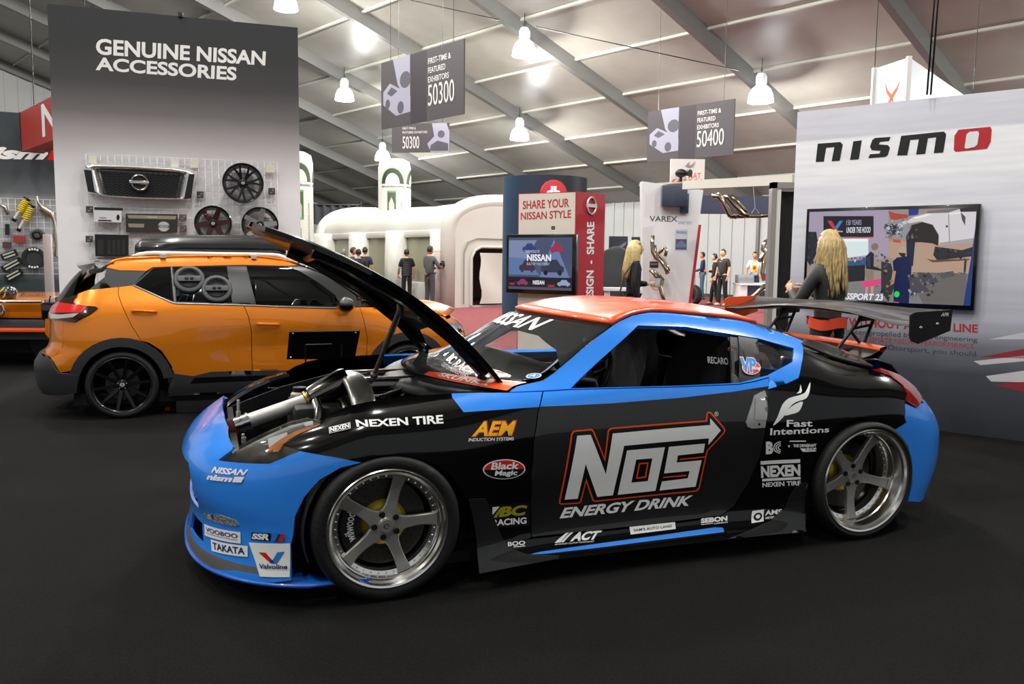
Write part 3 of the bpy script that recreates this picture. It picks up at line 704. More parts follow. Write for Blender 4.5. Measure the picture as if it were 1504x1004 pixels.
# --- wheels
def make_wheel(rl, dish, a0, name='wheel'):
    w = MB()
    prof = [(rl+.004, -.014), (rl+.006, .0), (rl, .006), (rl-.008, .003), (rl-.013, -.012), (rl-.022, -.02), (rl-.026, -dish*.55), (rl-.030, -dish*.6), (rl-.034, -dish+.006), (rl-.052, -dish), (rl-.054, -dish-.012), (rl-.06, -.20), (rl-.05, -.225)]
    w.lathe(prof, n=72)
    for k in range(40):
        t = 2*math.pi*k/40; w.lathe([(0, .006), (.0035, .005), (.0045, 0)], o=((rl-.043)*math.cos(t), (rl-.043)*math.sin(t), -dish+.003), n=6)
    wo = w.build(name, rimp, None, angle=25)
    ti = MB(); RT = .318
    ti.lathe([(rl-.01, -.23), (rl+.01, -.245), (RT-.03, -.25), (RT-.008, -.238), (RT, -.215)]+[q for k in range(4) for q in ((RT, -.20+.045*k), (RT-.006, -.199+.045*k), (RT-.006, -.193+.045*k), (RT, -.192+.045*k))]+[(RT, -.03), (RT-.004, -.014), (RT-.012, -.001), (RT-.022, .006), (rl+.02, .008), (rl+.006, .002), (rl+.001, -.014)], n=72)
    ti.build('tyre', rubber, wo, angle=40)
    hz = -dish*.85
    for k in range(5):
        t = a0+k*2*math.pi/5; d = Vector((math.cos(t), math.sin(t), 0)); q = Vector((-math.sin(t), math.cos(t), 0)); z = Vector((0, 0, 1)); s = MB()
        rows = []
        for r, wd, h, th in ((.035, .040, hz-.002, .03), (.06, .036, hz-.002, .032), (.09, .0265, hz-.004, .032), (.13, .0235, hz-.006, .03), (.17, .024, hz-.004, .03), (rl-.06, .027, hz+.004, .03), (rl-.036, .030, hz+.008, .03), (rl-.033, .030, hz-.004, .03)):
            c = d*r+z*h; rows.append([c+q*wd-z*.004, c+q*(wd-.005), c-q*(wd-.005), c-q*wd-z*.004, c-q*(wd*.8)-z*th, c+q*(wd*.8)-z*th, c+q*wd-z*.004])
        s.grid(rows); s.build('spoke', brushed, wo, angle=30)
        l = MB(); t2 = t+math.pi/5; l.lathe([(0, .006), (.006, .006), (.0075, .002), (.0105, .004), (.013, .002), (.0135, -.006)], o=(.052*math.cos(t2), .052*math.sin(t2), hz+.002), n=12); l.build('lug_nut', matblk, wo)
    h = MB(); h.lathe([(0, .008), (.028, .008), (.0305, .005), (.032, .0), (.036, -.004), (.07, -.008), (.072, -.03)], o=(0, 0, hz+.004), n=40); hc_ = h.build('hub_cap', brushed, wo, angle=25)
    decal('cap_mark', [(P_(ring(.5, .5, .5, .5, 16, .9, 5.4)+ring(.5, .5, .34, .34, 16, .9, 5.4)[::-1]), blackv), (B_(.5, .42, .95, .58), blackv)], lambda s, t, d: np.stack([(np.asarray(s)-.5)*.03, (np.asarray(t)-.5)*.022, np.full(len(np.asarray(s)), hz+.0122)], 1), wo)
    return wo
def place(o, x, side, toe=0, camber=R(2.0), y=.947, z=.319):
    m = Matrix.Translation((x, side*y, z)) @ Matrix.Rotation(toe, 4, 'Z') @ Matrix.Rotation(R(90) if side < 0 else R(-90), 4, 'X') @ Matrix.Rotation(camber if side < 0 else -camber, 4, 'X')
    o.parent = car; o.matrix_local = m
wf = make_wheel(.256, .055, R(3)); place(wf, 0, -1)
wr = make_wheel(.272, .12, R(-15)); place(wr, 2.52, -1, y=.957)
c = copy_tree(wf); place(c, 0, 1); c = copy_tree(wr); place(c, 2.52, 1, y=.957)
gold = M('gold brake hat', 'b09a2e', .35, .6)
for x, dp, ca_ in ((0, .055, R(180)), (2.52, .12, R(175))):
    for sd in (-1, 1):
        yb = sd*(.947-dp-.055); ax = (0, sd, 0); b = MB()
        b.lathe([(.095, .0), (.185, .0), (.185, -.025), (.095, -.025)], o=(x, yb, .319), axis=ax, n=60)
        for k in range(30):
            for j in range(3):
                t = 2*math.pi*(k+j/3)/30; b.mat(1).lathe([(0, .0005), (.004, .0004)], o=(x+(.115+.027*j)*math.cos(t), yb, .319+(.115+.027*j)*math.sin(t)), axis=ax, n=6)
        d = b.build('brake_disc', [M('brake disc', '4a4846', .4, .9), blackv], car)
        MB().lathe([(0, .02), (.06, .02), (.085, .012), (.1, 0), (.1, -.03)], o=(x, yb, .319), axis=ax, n=40).build('disc_hat', gold, d)
        cl = MB(); pts = [(r, a) for r in (.12, .2) for a in (0,)]
        rows = [[(x+r*math.cos(ca_+R(a)), yb+sd*h, .319+r*math.sin(ca_+R(a))) for r, h in ((.115, .0), (.12, .035), (.19, .035), (.2, .02), (.2, -.04), (.115, -.04), (.115, .0))] for a in range(-32, 33, 8)]
        cl.grid(rows); cc_ = cl.build('brake_caliper', matblk, car)
        if sd < 0 and x == 0:
            decal('caliper_lettering', [(T_('wilwood', (0, 0, 1, 1), .02), white)], lambda s, t, off: np.stack([x+(.135+.04*np.asarray(t))*np.cos(ca_+R(24)-R(48)*np.asarray(s)), np.full(len(np.asarray(s)), yb-.036-off), .319+(.135+.04*np.asarray(t))*np.sin(ca_+R(24)-R(48)*np.asarray(s))], 1), cc_, lim=.1)
# wheel wells and floor pan
for x in (0, 2.52):
    for sd in (-1, 1):
        rows = [[(x+r*math.cos(R(a)), sd*y, .319+r*math.sin(R(a))) for y, r in ((.62, .10), (.62, .36), (.90, .352), (.925, .345))] for a in range(-20, 201, 10)]
        MB().grid(rows).build('wheel_well', dark, car, angle=50)
pan = MB()
pan.box((1.28, 0, .12), (2.0, 1.66, .05)).box((-.05, 0, .19), (1.1, 1.2, .04)).box((2.75, 0, .2), (.75, 1.3, .05)); pan.build('floor_pan', dark, car)
# --- bay walls, firewall, cabin shell
baygrey = M('bay sheet metal', '5a5854', .4, .3, noise=.4, nscale=14)
for sd in (-1, 1):
    b = MB(); b.prism([(-.58, .22), (-.58, .60), (-.3, .70), (0, .77), (.6, .80), (.6, .22)], (0, sd*.62, 0), (1, 0, 0), (0, 0, 1), (0, sd*.02, 0)); b.build('inner_fender', dark, car)
MB().box((-.59, 0, .42), (.03, 1.2, .36)).build('radiator', M('radiator core', '242424', .4, .6), car)
MB().box((.64, 0, .5), (.03, 1.5, .66)).box((.52, 0, .77), (.22, 1.3, .02)).build('firewall', baygrey, car)
MB().box((2.12, 0, .53), (.03, 1.56, .60)).build('rear_bulkhead', dark, car)
cl = MB()
rows = [[(.40-.26*(1-(y/.72)**2)+x, y, z) for x, z in ((.0, .80), (.06, .835), (.24, .85), (.30, .80))] for y in np.linspace(-.70, .70, 15)]
cl.grid(rows, flip=True); o = cl.build('cowl', matblk, car, angle=0); solid(o, .01)
# --- engine bay
t = MB(); a = cpt(362, 619, -.05); b = cpt(449, 588.6, -.05); t.tube([a, b], .036, 24); t.build('intake_pipe', alu, car)
t = MB(); t.tube([a+(a-b)*.18, a+(b-a)*.06], .040, 20).tube([a+(b-a)*.01, a+(b-a)*.05], .045, 20); t.tube([a+(a-b)*.05, a+(a-b)*.08], .046, 20); t.build('hose_clamp', chrome, car)
t = MB(); t.ball(a+(a-b)*.26+np.array([0, 0, -.02]), (.05, .05, .065)); t.build('air_filter', M('filter cloth', '5a1512', .6), car)
dchrome = M('dark chrome', '6e6c68', .15, 1)
t = MB(); c0 = b; c1 = cpt(512, 556, -.05); t.tube([c0, c0+(c1-c0)*.1, c0+(c1-c0)*.12, c0+(c1-c0)*.3, c0+(c1-c0)*.9, c1], [.046, .046, .058, .064, .07, .06], 24); t.build('plenum', dchrome, car)
t = MB(); t.tube([c0+(c1-c0)*.02, c0+(c1-c0)*.06], .05, 20); t.build('hose_clamp', M('brass clamp', 'c79a28', .3, .8), car)
# throttle pipe that folds over the engine
p0, p1, p2 = cpt(508, 552, .06), cpt(522, 560, -.14), cpt(535, 590, -.30); t = MB(); pts = resample(np.array(curve2([(q[1], q[2]) for q in (p0+[0, .14, -.10], p0, p1, p2, p2+[0, -.02, -.10])], 6, False)), 22)
rows = []
for i, (yy, zz) in enumerate(pts):
    a_, b_ = pts[max(i-1, 0)], pts[min(i+1, 21)]; d_ = (b_-a_)/np.linalg.norm(b_-a_); xx = np.interp(i/21, [0, .25, .55, .9, 1], [p0[0], p0[0], p1[0], p2[0], p2[0]])
    rows.append([(xx+.062*math.copysign(abs(math.cos(q))**.6, math.cos(q)), yy-d_[1]*.022*math.sin(q), zz+d_[0]*.022*math.sin(q)) for q in np.linspace(0, 2*math.pi, 25)])
t.grid(rows); t.build('throttle_pipe', M('throttle pipe metal', 'a5a29b', .3, .85), car, angle=0)
for yo, nm in ((-.12, 0), (.16, 1)):
    t = MB(); q = cpt(566, 560, -.1); t.box((q[0], yo, .80), (.40, .15, .07), bev=.018).box((q[0], yo, .838), (.34, .05, .012), bev=.005); t.build('valve_cover', dchrome, car)
t = MB(); t.box((.0, .0, .52), (.62, .42, .40), bev=.03).box((-.18, -.24, .55), (.16, .1, .2), bev=.02); t.build('engine_block', M('engine casting', '2c2b2a', .5, .5, noise=.5, nscale=20), car)
for k in range(4):
    t = MB(); x = -.2+.13*k; t.tube([(x, -.17, .74), (x, -.27, .72), (x-.02, -.32, .62), (x-.02, -.33, .5)], .022, 10); t.build('runner_pipe', dchrome, car)
t = MB(); r_ = cpt(440, 580, .36); t.lathe([(0, -.06), (.045, -.06), (.048, -.05), (.048, .01), (.03, .025)], o=r_, n=20); ro_ = t.build('coolant_tank', M('cloudy white plastic', 'cfcab4', .4), car)
t = MB(); t.lathe([(.036, .02), (.036, .045), (0, .048)], o=r_, n=20); t.build('cap', matblk, ro_)
for (pa, pb, y0, y1, r) in (((562, 582), (624, 558), -.45, -.05, .011), ((588, 584), (614, 566), -.40, -.2, .012), ((540, 548), (700, 538), .1, .35, .008), ((530, 551), (640, 553), .2, .3, .007)):
    t = MB(); t.tube([cpt(*pa, y0), cpt(*pb, y1)], r, 10); t.build('brace_bar', M('brace bar', '33312f', .25, .9), car)
for (pa, pb, y) in (((350, 587), (350, 612), -.10), ((357, 637), (358, 650), -.35)):
    t = MB(); t.tube([cpt(*pa, y), cpt(*pb, y)], .007, 8).tube([cpt(pb[0], pb[1]-8, y), cpt(*pb, y)], .011, 8); t.build('hood_pin', alu, car)
for k in range(14):
    t = MB(); x0 = random.uniform(-.5, .45); y0 = random.uniform(-.55, -.2); z0 = random.uniform(.58, .70)
    pts = [(x0, y0, z0)]
    for j in range(4): pts.append((pts[-1][0]+random.uniform(-.02, .1), pts[-1][1]+random.uniform(-.06, .06), min(.76, pts[-1][2]+random.uniform(-.04, .05))))
    t.tube(pts, random.choice((.005, .008, .011)), 8); t.build('hose', random.choice((matblk, matblk, dchrome, alu)), car, angle=0)
t = MB(); t.box((.35, -.45, .70), (.16, .12, .10), bev=.01).lathe([(0, .06), (.05, .06), (.052, 0)], o=(.36, -.45, .74), n=18); t.build('brake_reservoir', M('fluid bottle', 'b5b1a5', .4), car)
t = MB(); t.box((.0, .47, .66), (.24, .17, .16), bev=.012); t.build('battery', matblk, car)
for y in (-.5, .5):
    t = MB(); t.lathe([(.09, -.12), (.085, .0), (.06, .03), (.03, .04), (0, .045)], o=(.02, y*1.02, .74), n=24); t.build('strut_mount', dchrome, car)
# --- cabin
cab = M('black cabin trim', '0d0d0e', .6)
d = MB(); d.grid([[(x, y, z) for x, z in ((.66, .80), (.75, .87), (.92, .90), (1.05, .88), (1.08, .80), (1.02, .62))] for y in np.linspace(-.74, .74, 9)], flip=True); o = d.build('dashboard', cab, car); solid(o, .02)
sw = MB(); cx_ = Vector((1.20, -.36, .83)); ax = Vector((-.9, 0, .44)); x_, y_, z_ = orient(ax); sw.tube([cx_+x_*(.17*math.cos(k*.2618))+y_*(.17*math.sin(k*.2618)) for k in range(24)], .014, 10, closed=True)
for k in range(3): sw.tube([cx_+z_*.01, cx_+x_*(.165*math.cos(k*2.094+.5))+y_*(.165*math.sin(k*2.094+.5))], .012, 8)
sw.lathe([(0, .03), (.04, .02), (.045, -.02)], o=cx_, axis=ax, n=16); sw.build('steering_wheel', matblk, car)
seatm = M('black seat cloth', '17171a', .75)
for y in (-.38, .38):
    s = MB()
    rows = []
    for u, (x, z, w, th) in enumerate([(1.34, .36, .24, .10), (1.45, .33, .25, .12), (1.62, .33, .25, .14), (1.74, .45, .24, .13), (1.80, .62, .25, .13), (1.85, .80, .26, .14), (1.88, .92, .23, .14), (1.90, .98, .17, .13), (1.92, 1.06, .15, .12), (1.935, 1.12, .10, .08)]):
        rows.append([(x-.055*(abs(v)**3)*(1 if u > 3 else 0)+(th if k else 0)*.55*(1 if u > 2 else .2), y+v*w, z+(.07*abs(v)**3 if u < 3 else 0)-(th if k else 0)*(.2 if u > 2 else .9)) for k, v in [(0, q) for q in (-1, -.8, -.45, 0, .45, .8, 1)]+[(1, q) for q in (1, .5, -.5, -1)]+[(0, -1)]])
    s.grid(rows); so = s.build('racing_seat', seatm, car, angle=0)
    if y < 0:
        decal('seat_lettering', [(T_('RECARO', (0, 0, 1, 1), .015), M('seat thread', 'd5d5d5', .6))], flat((1.735, y-.262, .925), (.125, -.0, -.012), (0, 0.01, .034)), so)
bar = MB()
for a, b in (((2.02, -.62, .2), (1.98, -.50, 1.12)), ((2.02, .62, .2), (1.98, .50, 1.12)), ((1.98, -.50, 1.12), (1.98, .50, 1.12)), ((2.0, -.6, .6), (2.0, .6, .6)), ((1.98, -.45, 1.1), (2.02, .6, .3))): bar.tube([a, b], .02, 10)
bar.build('roll_bar', matblk, car)
for y in (.66, -.78): MB().box((1.3, y, .45), (1.2, .02, .66)).build('door_card', cab, car)
# --- rear wing
wn = MB(); st = [(-.85, 2.85, 1.112, 3.12, 1.192), (-.70, 2.855, 1.118, 3.13, 1.19), (-.52, 2.88, 1.138, 3.16, 1.187), (-.36, 2.885, 1.158, 3.17, 1.19), (-.15, 2.87, 1.17, 3.17, 1.196), (0, 2.868, 1.172, 3.17, 1.198)]
st = st+[(-y, a, b, c, d) for y, a, b, c, d in st[-2::-1]]
rows = []
for y, xl, zl, xt, zt in st:
    ch = np.array([xt-xl, zt-zl]); nn = np.array([-ch[1], ch[0]])
    rows.append([(xl+ch[0]*u+nn[0]*h, y, zl+ch[1]*u+nn[1]*h) for u, h in ((0, 0), (.04, .03), (.15, .02), (.35, -.02), (.6, -.045), (.85, -.03), (1, .02), (1.0, -.01), (.85, -.07), (.6, -.12), (.35, -.12), (.15, -.07), (.04, -.025), (0, 0))])
wn = MB().grid(rows, flip=True); wing = wn.build('rear_wing', cgrey, car, angle=40)
ep = [(2.848, 1.174), (2.88, 1.19), (3.145, 1.201), (3.137, 1.085), (2.971, 1.034), (2.915, 1.018), (2.87, 1.032), (2.852, 1.064)]
MB().prism(ep, (0, -.858, 0), (1, 0, 0), (0, 0, 1), (0, .008, 0)).build('endplate', carbon('endplate weave', '101010', '222221', 200, 1), wing)
e2 = MB().prism(ep, (0, .85, 0), (1, 0, 0), (0, 0, 1), (0, .008, 0)).build('endplate', orange, wing); e2['label'] = 'bright orange endplate'
for x, z in ((2.925, 1.105), (3.04, 1.123)):
    MB().lathe([(0, .006), (.008, .005), (.011, 0)], o=(x, -.858, z), axis=(0, -1, 0), n=12).build('bolt', chrome, wing)
decal('wing_lettering', [(T_('APR', (0, 0, 1, 1), .02, .3), white)], flat((3.06, -.8585, 1.165), (.055, 0, 0), (0, 0, .02)), wing)
for y in (-.36, .36):
    w = MB(); T0, T1 = (2.99, y, 1.135), (3.09, y, 1.15); B0, B1 = (2.80, y, .925), (3.0, y, .95)
    w.tube([T0, B0], .010, 8).tube([T1, B1], .010, 8).tube([B0, B1], .009, 8).tube([T0, T1], .012, 8).tube([(2.91, y, 1.04), B1], .009, 8).tube([(3.055, y, 1.08), (2.93, y, 1.06)], .008, 8)
    w.prism([(2.95, 1.10), (3.11, 1.11), (3.12, 1.165), (2.97, 1.15)], (0, y-.005, 0), (1, 0, 0), (0, 0, 1), (0, .01, 0)); w.build('wing_stand', matblk, wing)
# --- door handle
hp = SIDE.px([(1107, 581), (1116, 576), (1122.5, 573.5), (1125.5, 583), (1126, 601), (1123, 627.5), (1103, 629), (1097, 626), (1095, 620), (1100, 604)])
hnd = panel('door_handle', SIDE, hp, [M('handle silver', 'b9b9b6', .3, .7)], car, step=.03, off=.006, thick=.006, mirror=True)[0]
panel('grip', SIDE, SIDE.px([(1108, 585), (1124, 583), (1126, 600), (1124, 616), (1107, 616)]), [M('handle silver')], hnd, step=.02, off=.013, thick=.006)
MB().lathe([(0, .001), (.006, .001)], o=SIDE.points(*[np.array([v]) for v in SIDE.hit(1114, 622.5)], .0075)[0], axis=(0, -1, .1), n=10).build('lock', blackv, hnd)
# --- sponsor decals
def ab_decal(name, surf, layers, parent, lim=.04, base=.0012, step=.0012, label=None):
    """layers: (outline in pixels, holes, material) on the body"""
    mb = MB(); mats = []
    for k, (P, holes, m) in enumerate(layers):
        if m not in mats: mats.append(m)
        T = split_tris(poly_tris(surf.px(P), [surf.px(h) for h in holes]), lim); q = T.reshape(-1, 2); V = surf.points(q[:, 0], q[:, 1], base+step*k)
        mb.mat(mats.index(m)).add(V, [(3*i, 3*i+1, 3*i+2) for i in range(len(T))])
    o = mb.build(name, mats, parent, smooth=False)
    if label: o['label'] = label
    return o
def crop(x0, y0, sc): return lambda *P: [(x0+x/sc, y0+y/sc) for x, y in P]
n_ = crop(810, 590, 5.577)
out = n_((60, 830), (62, 800), (160, 262), (175, 238), (190, 232), (325, 220), (345, 232), (432, 452), (458, 240), (470, 218), (490, 210), (1262, 150), (1268, 95), (1285, 78), (1305, 82), (1420, 215), (1424, 240), (1410, 262), (1280, 400), (1268, 450), (1215, 700), (1200, 725), (1180, 735), (360, 818), (335, 810), (283, 655), (245, 815), (225, 832), (80, 842))
inn = n_((72, 826), (74, 802), (172, 265), (183, 249), (193, 244), (322, 233), (335, 242), (437, 492), (470, 243), (480, 229), (492, 223), (1275, 162), (1280, 98), (1288, 91), (1298, 94), (1408, 220), (1411, 238), (1400, 255), (1269, 394), (1256, 448), (1204, 696), (1193, 712), (1178, 722), (362, 805), (346, 800), (283, 618), (234, 808), (222, 819), (84, 829))
ab_decal('energy_drink_logo', SIDE, [(out, [], orv), (inn, [], blackv),
    (n_((105, 798), (208, 275), (318, 268), (442, 590), (498, 258), (1296, 188), (1296, 132), (1384, 232), (1282, 350), (1286, 296), (592, 358), (500, 762), (372, 775), (277, 508), (212, 790)), [], white),
    (n_((538, 758), (615, 395), (925, 368), (848, 725)), [n_((650, 658), (690, 470), (822, 459), (785, 645))], white),
    (n_((880, 722), (900, 648), (1110, 622), (1127, 562), (917, 582), (957, 365), (1252, 338), (1240, 412), (1030, 435), (1020, 493), (1225, 474), (1175, 690)), [], white),
    (n_((685, 626), (710, 497), (790, 490), (768, 617)), [n_((698, 614), (719, 507), (777, 502), (758, 606))], orv),
    (n_((1045, 462), (1262, 440), (1260, 450), (1043, 472)), [], orv), (n_((908, 608), (1096, 590), (1094, 602), (905, 618)), [], orv)], car)
decal('energy_drink_lettering', [(T_('ENERGY DRINK', (0, 0, 1, 1), .035, .25), white)], SIDE.quad(n_((78, 868), (1160, 762), (1138, 848), (65, 955))), car, lim=.05)
decal('registered_mark', [(E_(.5, .5, .5, .5, .8), white), (T_('R', (.3, .25, .7, .75)), white)], SIDE.quad(n_((1334, 80), (1366, 80), (1366, 116), (1334, 116))), car)
def D(name, layers, q, lim=.06, surf=None, base=.004, **k): return decal(name, layers, (surf or SIDE).quad(q), car, lim=lim, base=base, **k)
D('sponsor_lettering', [(T_('NEXEN TIRE', (0, 0, 1, 1), .03), white)], [(522, 617), (650, 609.5), (651, 622), (524, 627)])
D('sponsor_decal', [(B_(0, 0, 1, 1), white), (B_(.03, .08, .97, .92), blackv), (T_('NEXEN', (.06, .14, .94, .86), .03), white)], [(483, 628), (514.5, 620.5), (515, 629.5), (484, 637)])
D('sponsor_decal', [(T_('AEM', (0, .22, 1, 1.05), .07, .22), redv), (T_('AEM', (.02, .26, .97, 1.0), .03, .22), yelv), (T_('INDUCTION SYSTEMS', (-.03, 0, .95, .17), .02), white)], [(695, 619.5), (759, 618), (757, 646), (689, 648)])
D('sponsor_decal', [(E_(.5, .5, .5, .5), white), (E_(.5, .5, .47, .45), blackv), (P_(ring(.5, .5, .47, .45, 24, .0, math.pi)+[(.03, .5)]), redv), (T_('Black', (.18, .5, .84, .86), .03, .15), white), (T_('Magic', (.26, .13, .8, .46), .03, .15), white)], [(708, 675), (771, 673), (771, 702.5), (709, 704)])
D('sponsor_decal', [(B_(-.09, -.12, 1.09, 1.12), blackv), (P_([(.0, .55), (0, 1), (.2, 1)]), white), (P_([(.02, .42), (.22, .95), (.32, .95), (.12, .42)]), goldv), (T_('BC', (.18, .44, 1, 1), .05, .2), goldv), (T_('RACING', (.0, 0, .98, .34), .03), white)], [(723, 744), (774, 740.5), (773.5, 768), (722, 772)], base=.002)
D('sponsor_decal', [(T_('BOO', (0, .25, 1, 1), .03), white), (B_(.3, 0, 1, .12), white)], [(745, 795.5), (771, 793.5), (771, 802), (746, 804.5)])
D('sponsor_decal', [(P_([(0, .2), (.13, .2), (.28, 1), (.22, 1)]), white), (P_([(.14, .2), (.2, .2), (.37, 1), (.31, 1)]), white), (T_('ACT', (.34, .2, 1, 1), .05, .25), white), (T_('ADVANCED CLUTCH TECHNOLOGY', (0, 0, .9, .12)), white)], [(816, 783), (884, 778.5), (878, 796), (814, 801)])
D('sponsor_decal', [(B_(0, 0, 1, 1), white), (T_("SAM'S AUTO LAND", (.08, .3, .92, .68), .015, 0, 1.1), blackv)], [(924, 773.5), (991, 766.3), (992, 776.7), (926, 785)])
D('sponsor_decal', [(T_('SEBON', (0, .3, 1, 1), .05), white), (B_(.0, .1, .45, .17), white), (T_('CARBON', (.48, 0, 1, .18), .02), white)], [(1029, 761), (1068, 757), (1068, 768), (1029, 772)])
D('sponsor_decal', [(B_(0, 0, .42, 1), white), (E_(.22, .45, .15, .33), blackv), (E_(.22, .45, .08, .17), white), (T_('AMS', (.46, .45, 1, .9), .03), white), (T_('AMSTERDAM', (.46, .12, .9, .3), .01), white)], [(1104, 750), (1148, 745), (1147, 762), (1103.5, 768.5)])
f_ = crop(1080, 540, 5.575)
ab_decal('flame_logo', SIDE, [(curve2(f_((308, 472), (345, 400), (385, 300), (440, 248), (530, 222), (575, 195), (612, 118), (605, 200), (575, 252), (500, 278), (450, 315), (405, 385), (360, 435)), 3), [], white), (curve2(f_((402, 388), (455, 318), (546, 275), (538, 325), (510, 362), (460, 378)), 3), [], white), (f_((497, 212), (520, 192), (532, 138), (543, 190), (535, 206)), [], white)], car)
D('sponsor_lettering', [(T_('Fast', (.27, .52, .70, 1), .02), white), (T_('Intentions', (0, 0, 1, .46), .018), white)], f_((285, 425), (765, 425), (762, 525), (280, 550)), lim=.03)
D('sponsor_decal', [(T_('B', (0, 0, .5, 1), .06), white)]+[(P_(ring(1.0, .5, r, r*.95, 14, math.pi*.5, math.pi*1.56)+ring(1.0, .5, r-.07, (r-.07)*.95, 14, math.pi*.5, math.pi*1.56)[::-1]), white) for r in (.5, .36, .22)], f_((247, 602), (368, 597), (368, 700), (247, 705)))
D('sponsor_decal', [(B_(.05, .88, .62, .98), white), (E_(.02, .5, .03, .1), white), (T_('THE DRIVESHAFT', (.17, .4, 1, .68), .04, .1), white), (T_('SHOP', (.62, .1, 1, .34), .04, .1), white), (P_([(.4, .3), (.6, .3), (.6, .1), (1, .1), (.98, .0), (.5, .0)]), white)], f_((430, 592), (660, 590), (655, 680), (430, 685)))
D('sponsor_decal', [(B_(0, .86, 1, 1), white), (T_('NEXEN', (0, .34, 1, .80), .05), white), (B_(.02, .2, 1, .3), white), (T_('NEXEN TIRE', (.02, -.03, 1, .15), .03), white)], f_((203, 762), (528, 745), (530, 950), (210, 968)))
D('fuel_decal', [(E_(.55, .45, .45, .42), white), (E_(.55, .45, .42, .38), redv), (T_('VP', (-.02, .1, .78, 1.04), .09, -.1), white), (T_('VP', (0, .14, .76, 1.0), .05, -.1), bluev), (T_('Racing', (.55, .25, .95, .5), .02, .2), white)], [(1086, 525), (1117, 527), (1117, 551), (1087, 551)], base=.002)
F_ = lambda name, layers, q, **k: D(name, layers, q, surf=FRONT, **k)
b_ = crop(255, 600, 3.72)
F_('sponsor_lettering', [(T_('NISSAN', (.1, .54, 1, 1), .04, .2), white), (T_('nism', (0, 0, .74, .42), .05, .2), white), (P_([(.76, 0), (.98, 0), (1, .42), (.78, .42)]), white)], b_((205, 312), (412, 332), (380, 402), (185, 385)))
F_('sponsor_decal', [(B_(0, 0, 1, 1), white), (T_('VOOBOO', (.06, .42, .94, .82), .02), navyv), (B_(.05, .28, .95, .32), navyv)], b_((172, 628), (368, 672), (370, 735), (175, 690)))
F_('sponsor_decal', [(B_(0, 0, 1, 1), white), (T_('TAKATA', (.06, .2, .94, .82), .03), navyv)], b_((207, 712), (408, 748), (408, 808), (212, 775)))
F_('sponsor_decal', [(B_(-.03, -.05, .58, 1.05), blackv), (T_('SSR', (0, .05, .55, .95), .05, .1), white), (P_([(.6, 0), (.74, 0), (.8, 1), (.66, 1)]), bluev), (P_([(.74, 0), (.82, 0), (.88, 1), (.8, 1)]), navyv), (P_([(.82, 0), (.95, 0), (1, 1), (.88, 1)]), redv)], b_((434, 675), (614, 680), (608, 722), (430, 710)))
F_('sponsor_decal', [(P_([(0, 1), (1, 1), (1, 0), (.3, 0)]), white), (P_([(.26, .72), (.44, .72), (.66, .40), (.56, .40)]), redv), (P_([(.56, .40), (.70, .40), (.88, .76), (.72, .74)]), bluev), (P_([(.52, .45), (.66, .40), (.60, .52)]), navyv), (T_('Valvoline', (.28, .24, .95, .38), .03), navyv)], b_((413, 728), (638, 733), (636, 918), (413, 910)))
# ================================================================== orange crossover
VA = R(20); VX = np.array([math.cos(VA), math.sin(VA), 0]); VY = np.array([-math.sin(VA), math.cos(VA), 0])
VO = on_floor(181, 615)+.87*VY
suv = empty('suv', VO, VA, 'orange crossover SUV with black wheels and white roof rails', 'car')
suvo = M('copper orange paint', 'e37f0a', .3, .4, coat=1.0); clad = M('grey black cladding', '2a2b2d', .55); piano = M('piano black', '060606', .12, coat=1)
vglass = M('dark privacy glass', '08090a', .04, spec=.4)
VZ = [.12, .3, .45, .6, .7, .8, .9, .97, 1.02, 1.1, 1.2, 1.3, 1.38, 1.44]
VW = Field([-.1, .6, 1.3, 2.0, 2.58], VZ, [
 [.80, .85, .872, .885, .885, .875, .86, .835, .815, .775, .72, .665, .60, .48],
 [.80, .85, .86, .865, .87, .87, .86, .84, .82, .785, .735, .68, .62, .50],
 [.80, .85, .855, .85, .86, .868, .86, .84, .82, .785, .735, .68, .62, .50],
 [.80, .85, .86, .86, .868, .87, .855, .83, .80, .76, .705, .645, .58, .46],
 [.80, .85, .87, .885, .885, .87, .83, .76, .68, .60, .5, .4, .35, .3]])
def vt(z): return pchip([.1, .3, .45, .55, .65, .8, .9, 1.0, 1.1, 1.2, 1.3, 1.38, 1.5], [-.66, -.76, -.77, -.72, -.655, -.645, -.64, -.60, -.54, -.47, -.38, -.28, -.2], z)
def vn(z): return pchip([.1, .3, .5, .65, .78, .88, .95, 1.1, 1.5], [3.22, 3.32, 3.35, 3.34, 3.27, 3.1, 2.95, 2.8, 2.7], z)
def vside(x, z):
    x = np.asarray(x, float); z = np.asarray(z, float); w = VW(np.clip(x, -.1, 2.58), z)
    t = np.clip((x+.1)/(vt(z)+.1), 0, .9995); w = np.where(x < -.1, w*(1-t**2.8)**(1/2.8), w)
    t = np.clip((x-2.58)/(vn(z)-2.58), 0, .9995); w = np.where(x > 2.58, w*(1-t**2.5)**(1/2.5), w)
    return np.stack([x, -w, z], -1)
def vend(x0, tip, n):
    def f(a, z):
        a = np.asarray(a, float); th = np.clip(a, -1, 1)*math.pi/2; c = np.abs(np.cos(th))**(2/n); s = np.sign(th)*np.abs(np.sin(th))**(2/n)
        return np.stack([x0+(tip(z)-x0)*c, VW(np.full_like(th, x0), z)*s, z+0*a], -1)
    return f
VS = Surf(vside, (-.72, 3.2), (.12, 1.44), VO, VA, 240, 90); VR = Surf(vend(-.1, vt, 2.8), (-1, 1), (.12, 1.4), VO, VA, 140, 70); VF = Surf(vend(2.58, vn, 2.5), (-1, 1), (.12, 1.0), VO, VA, 100, 50)
for sf, p, w in ((VS, (1.3, .6), (0, -1, 0)), (VR, (.01, .5), (-1, 0, 0)), (VF, (.01, .5), (1, 0, 0))):
    if sf.normals(np.array([p[0]]), np.array([p[1]]))[0]@np.array(w) < 0: sf.side = -1
V = VS.px
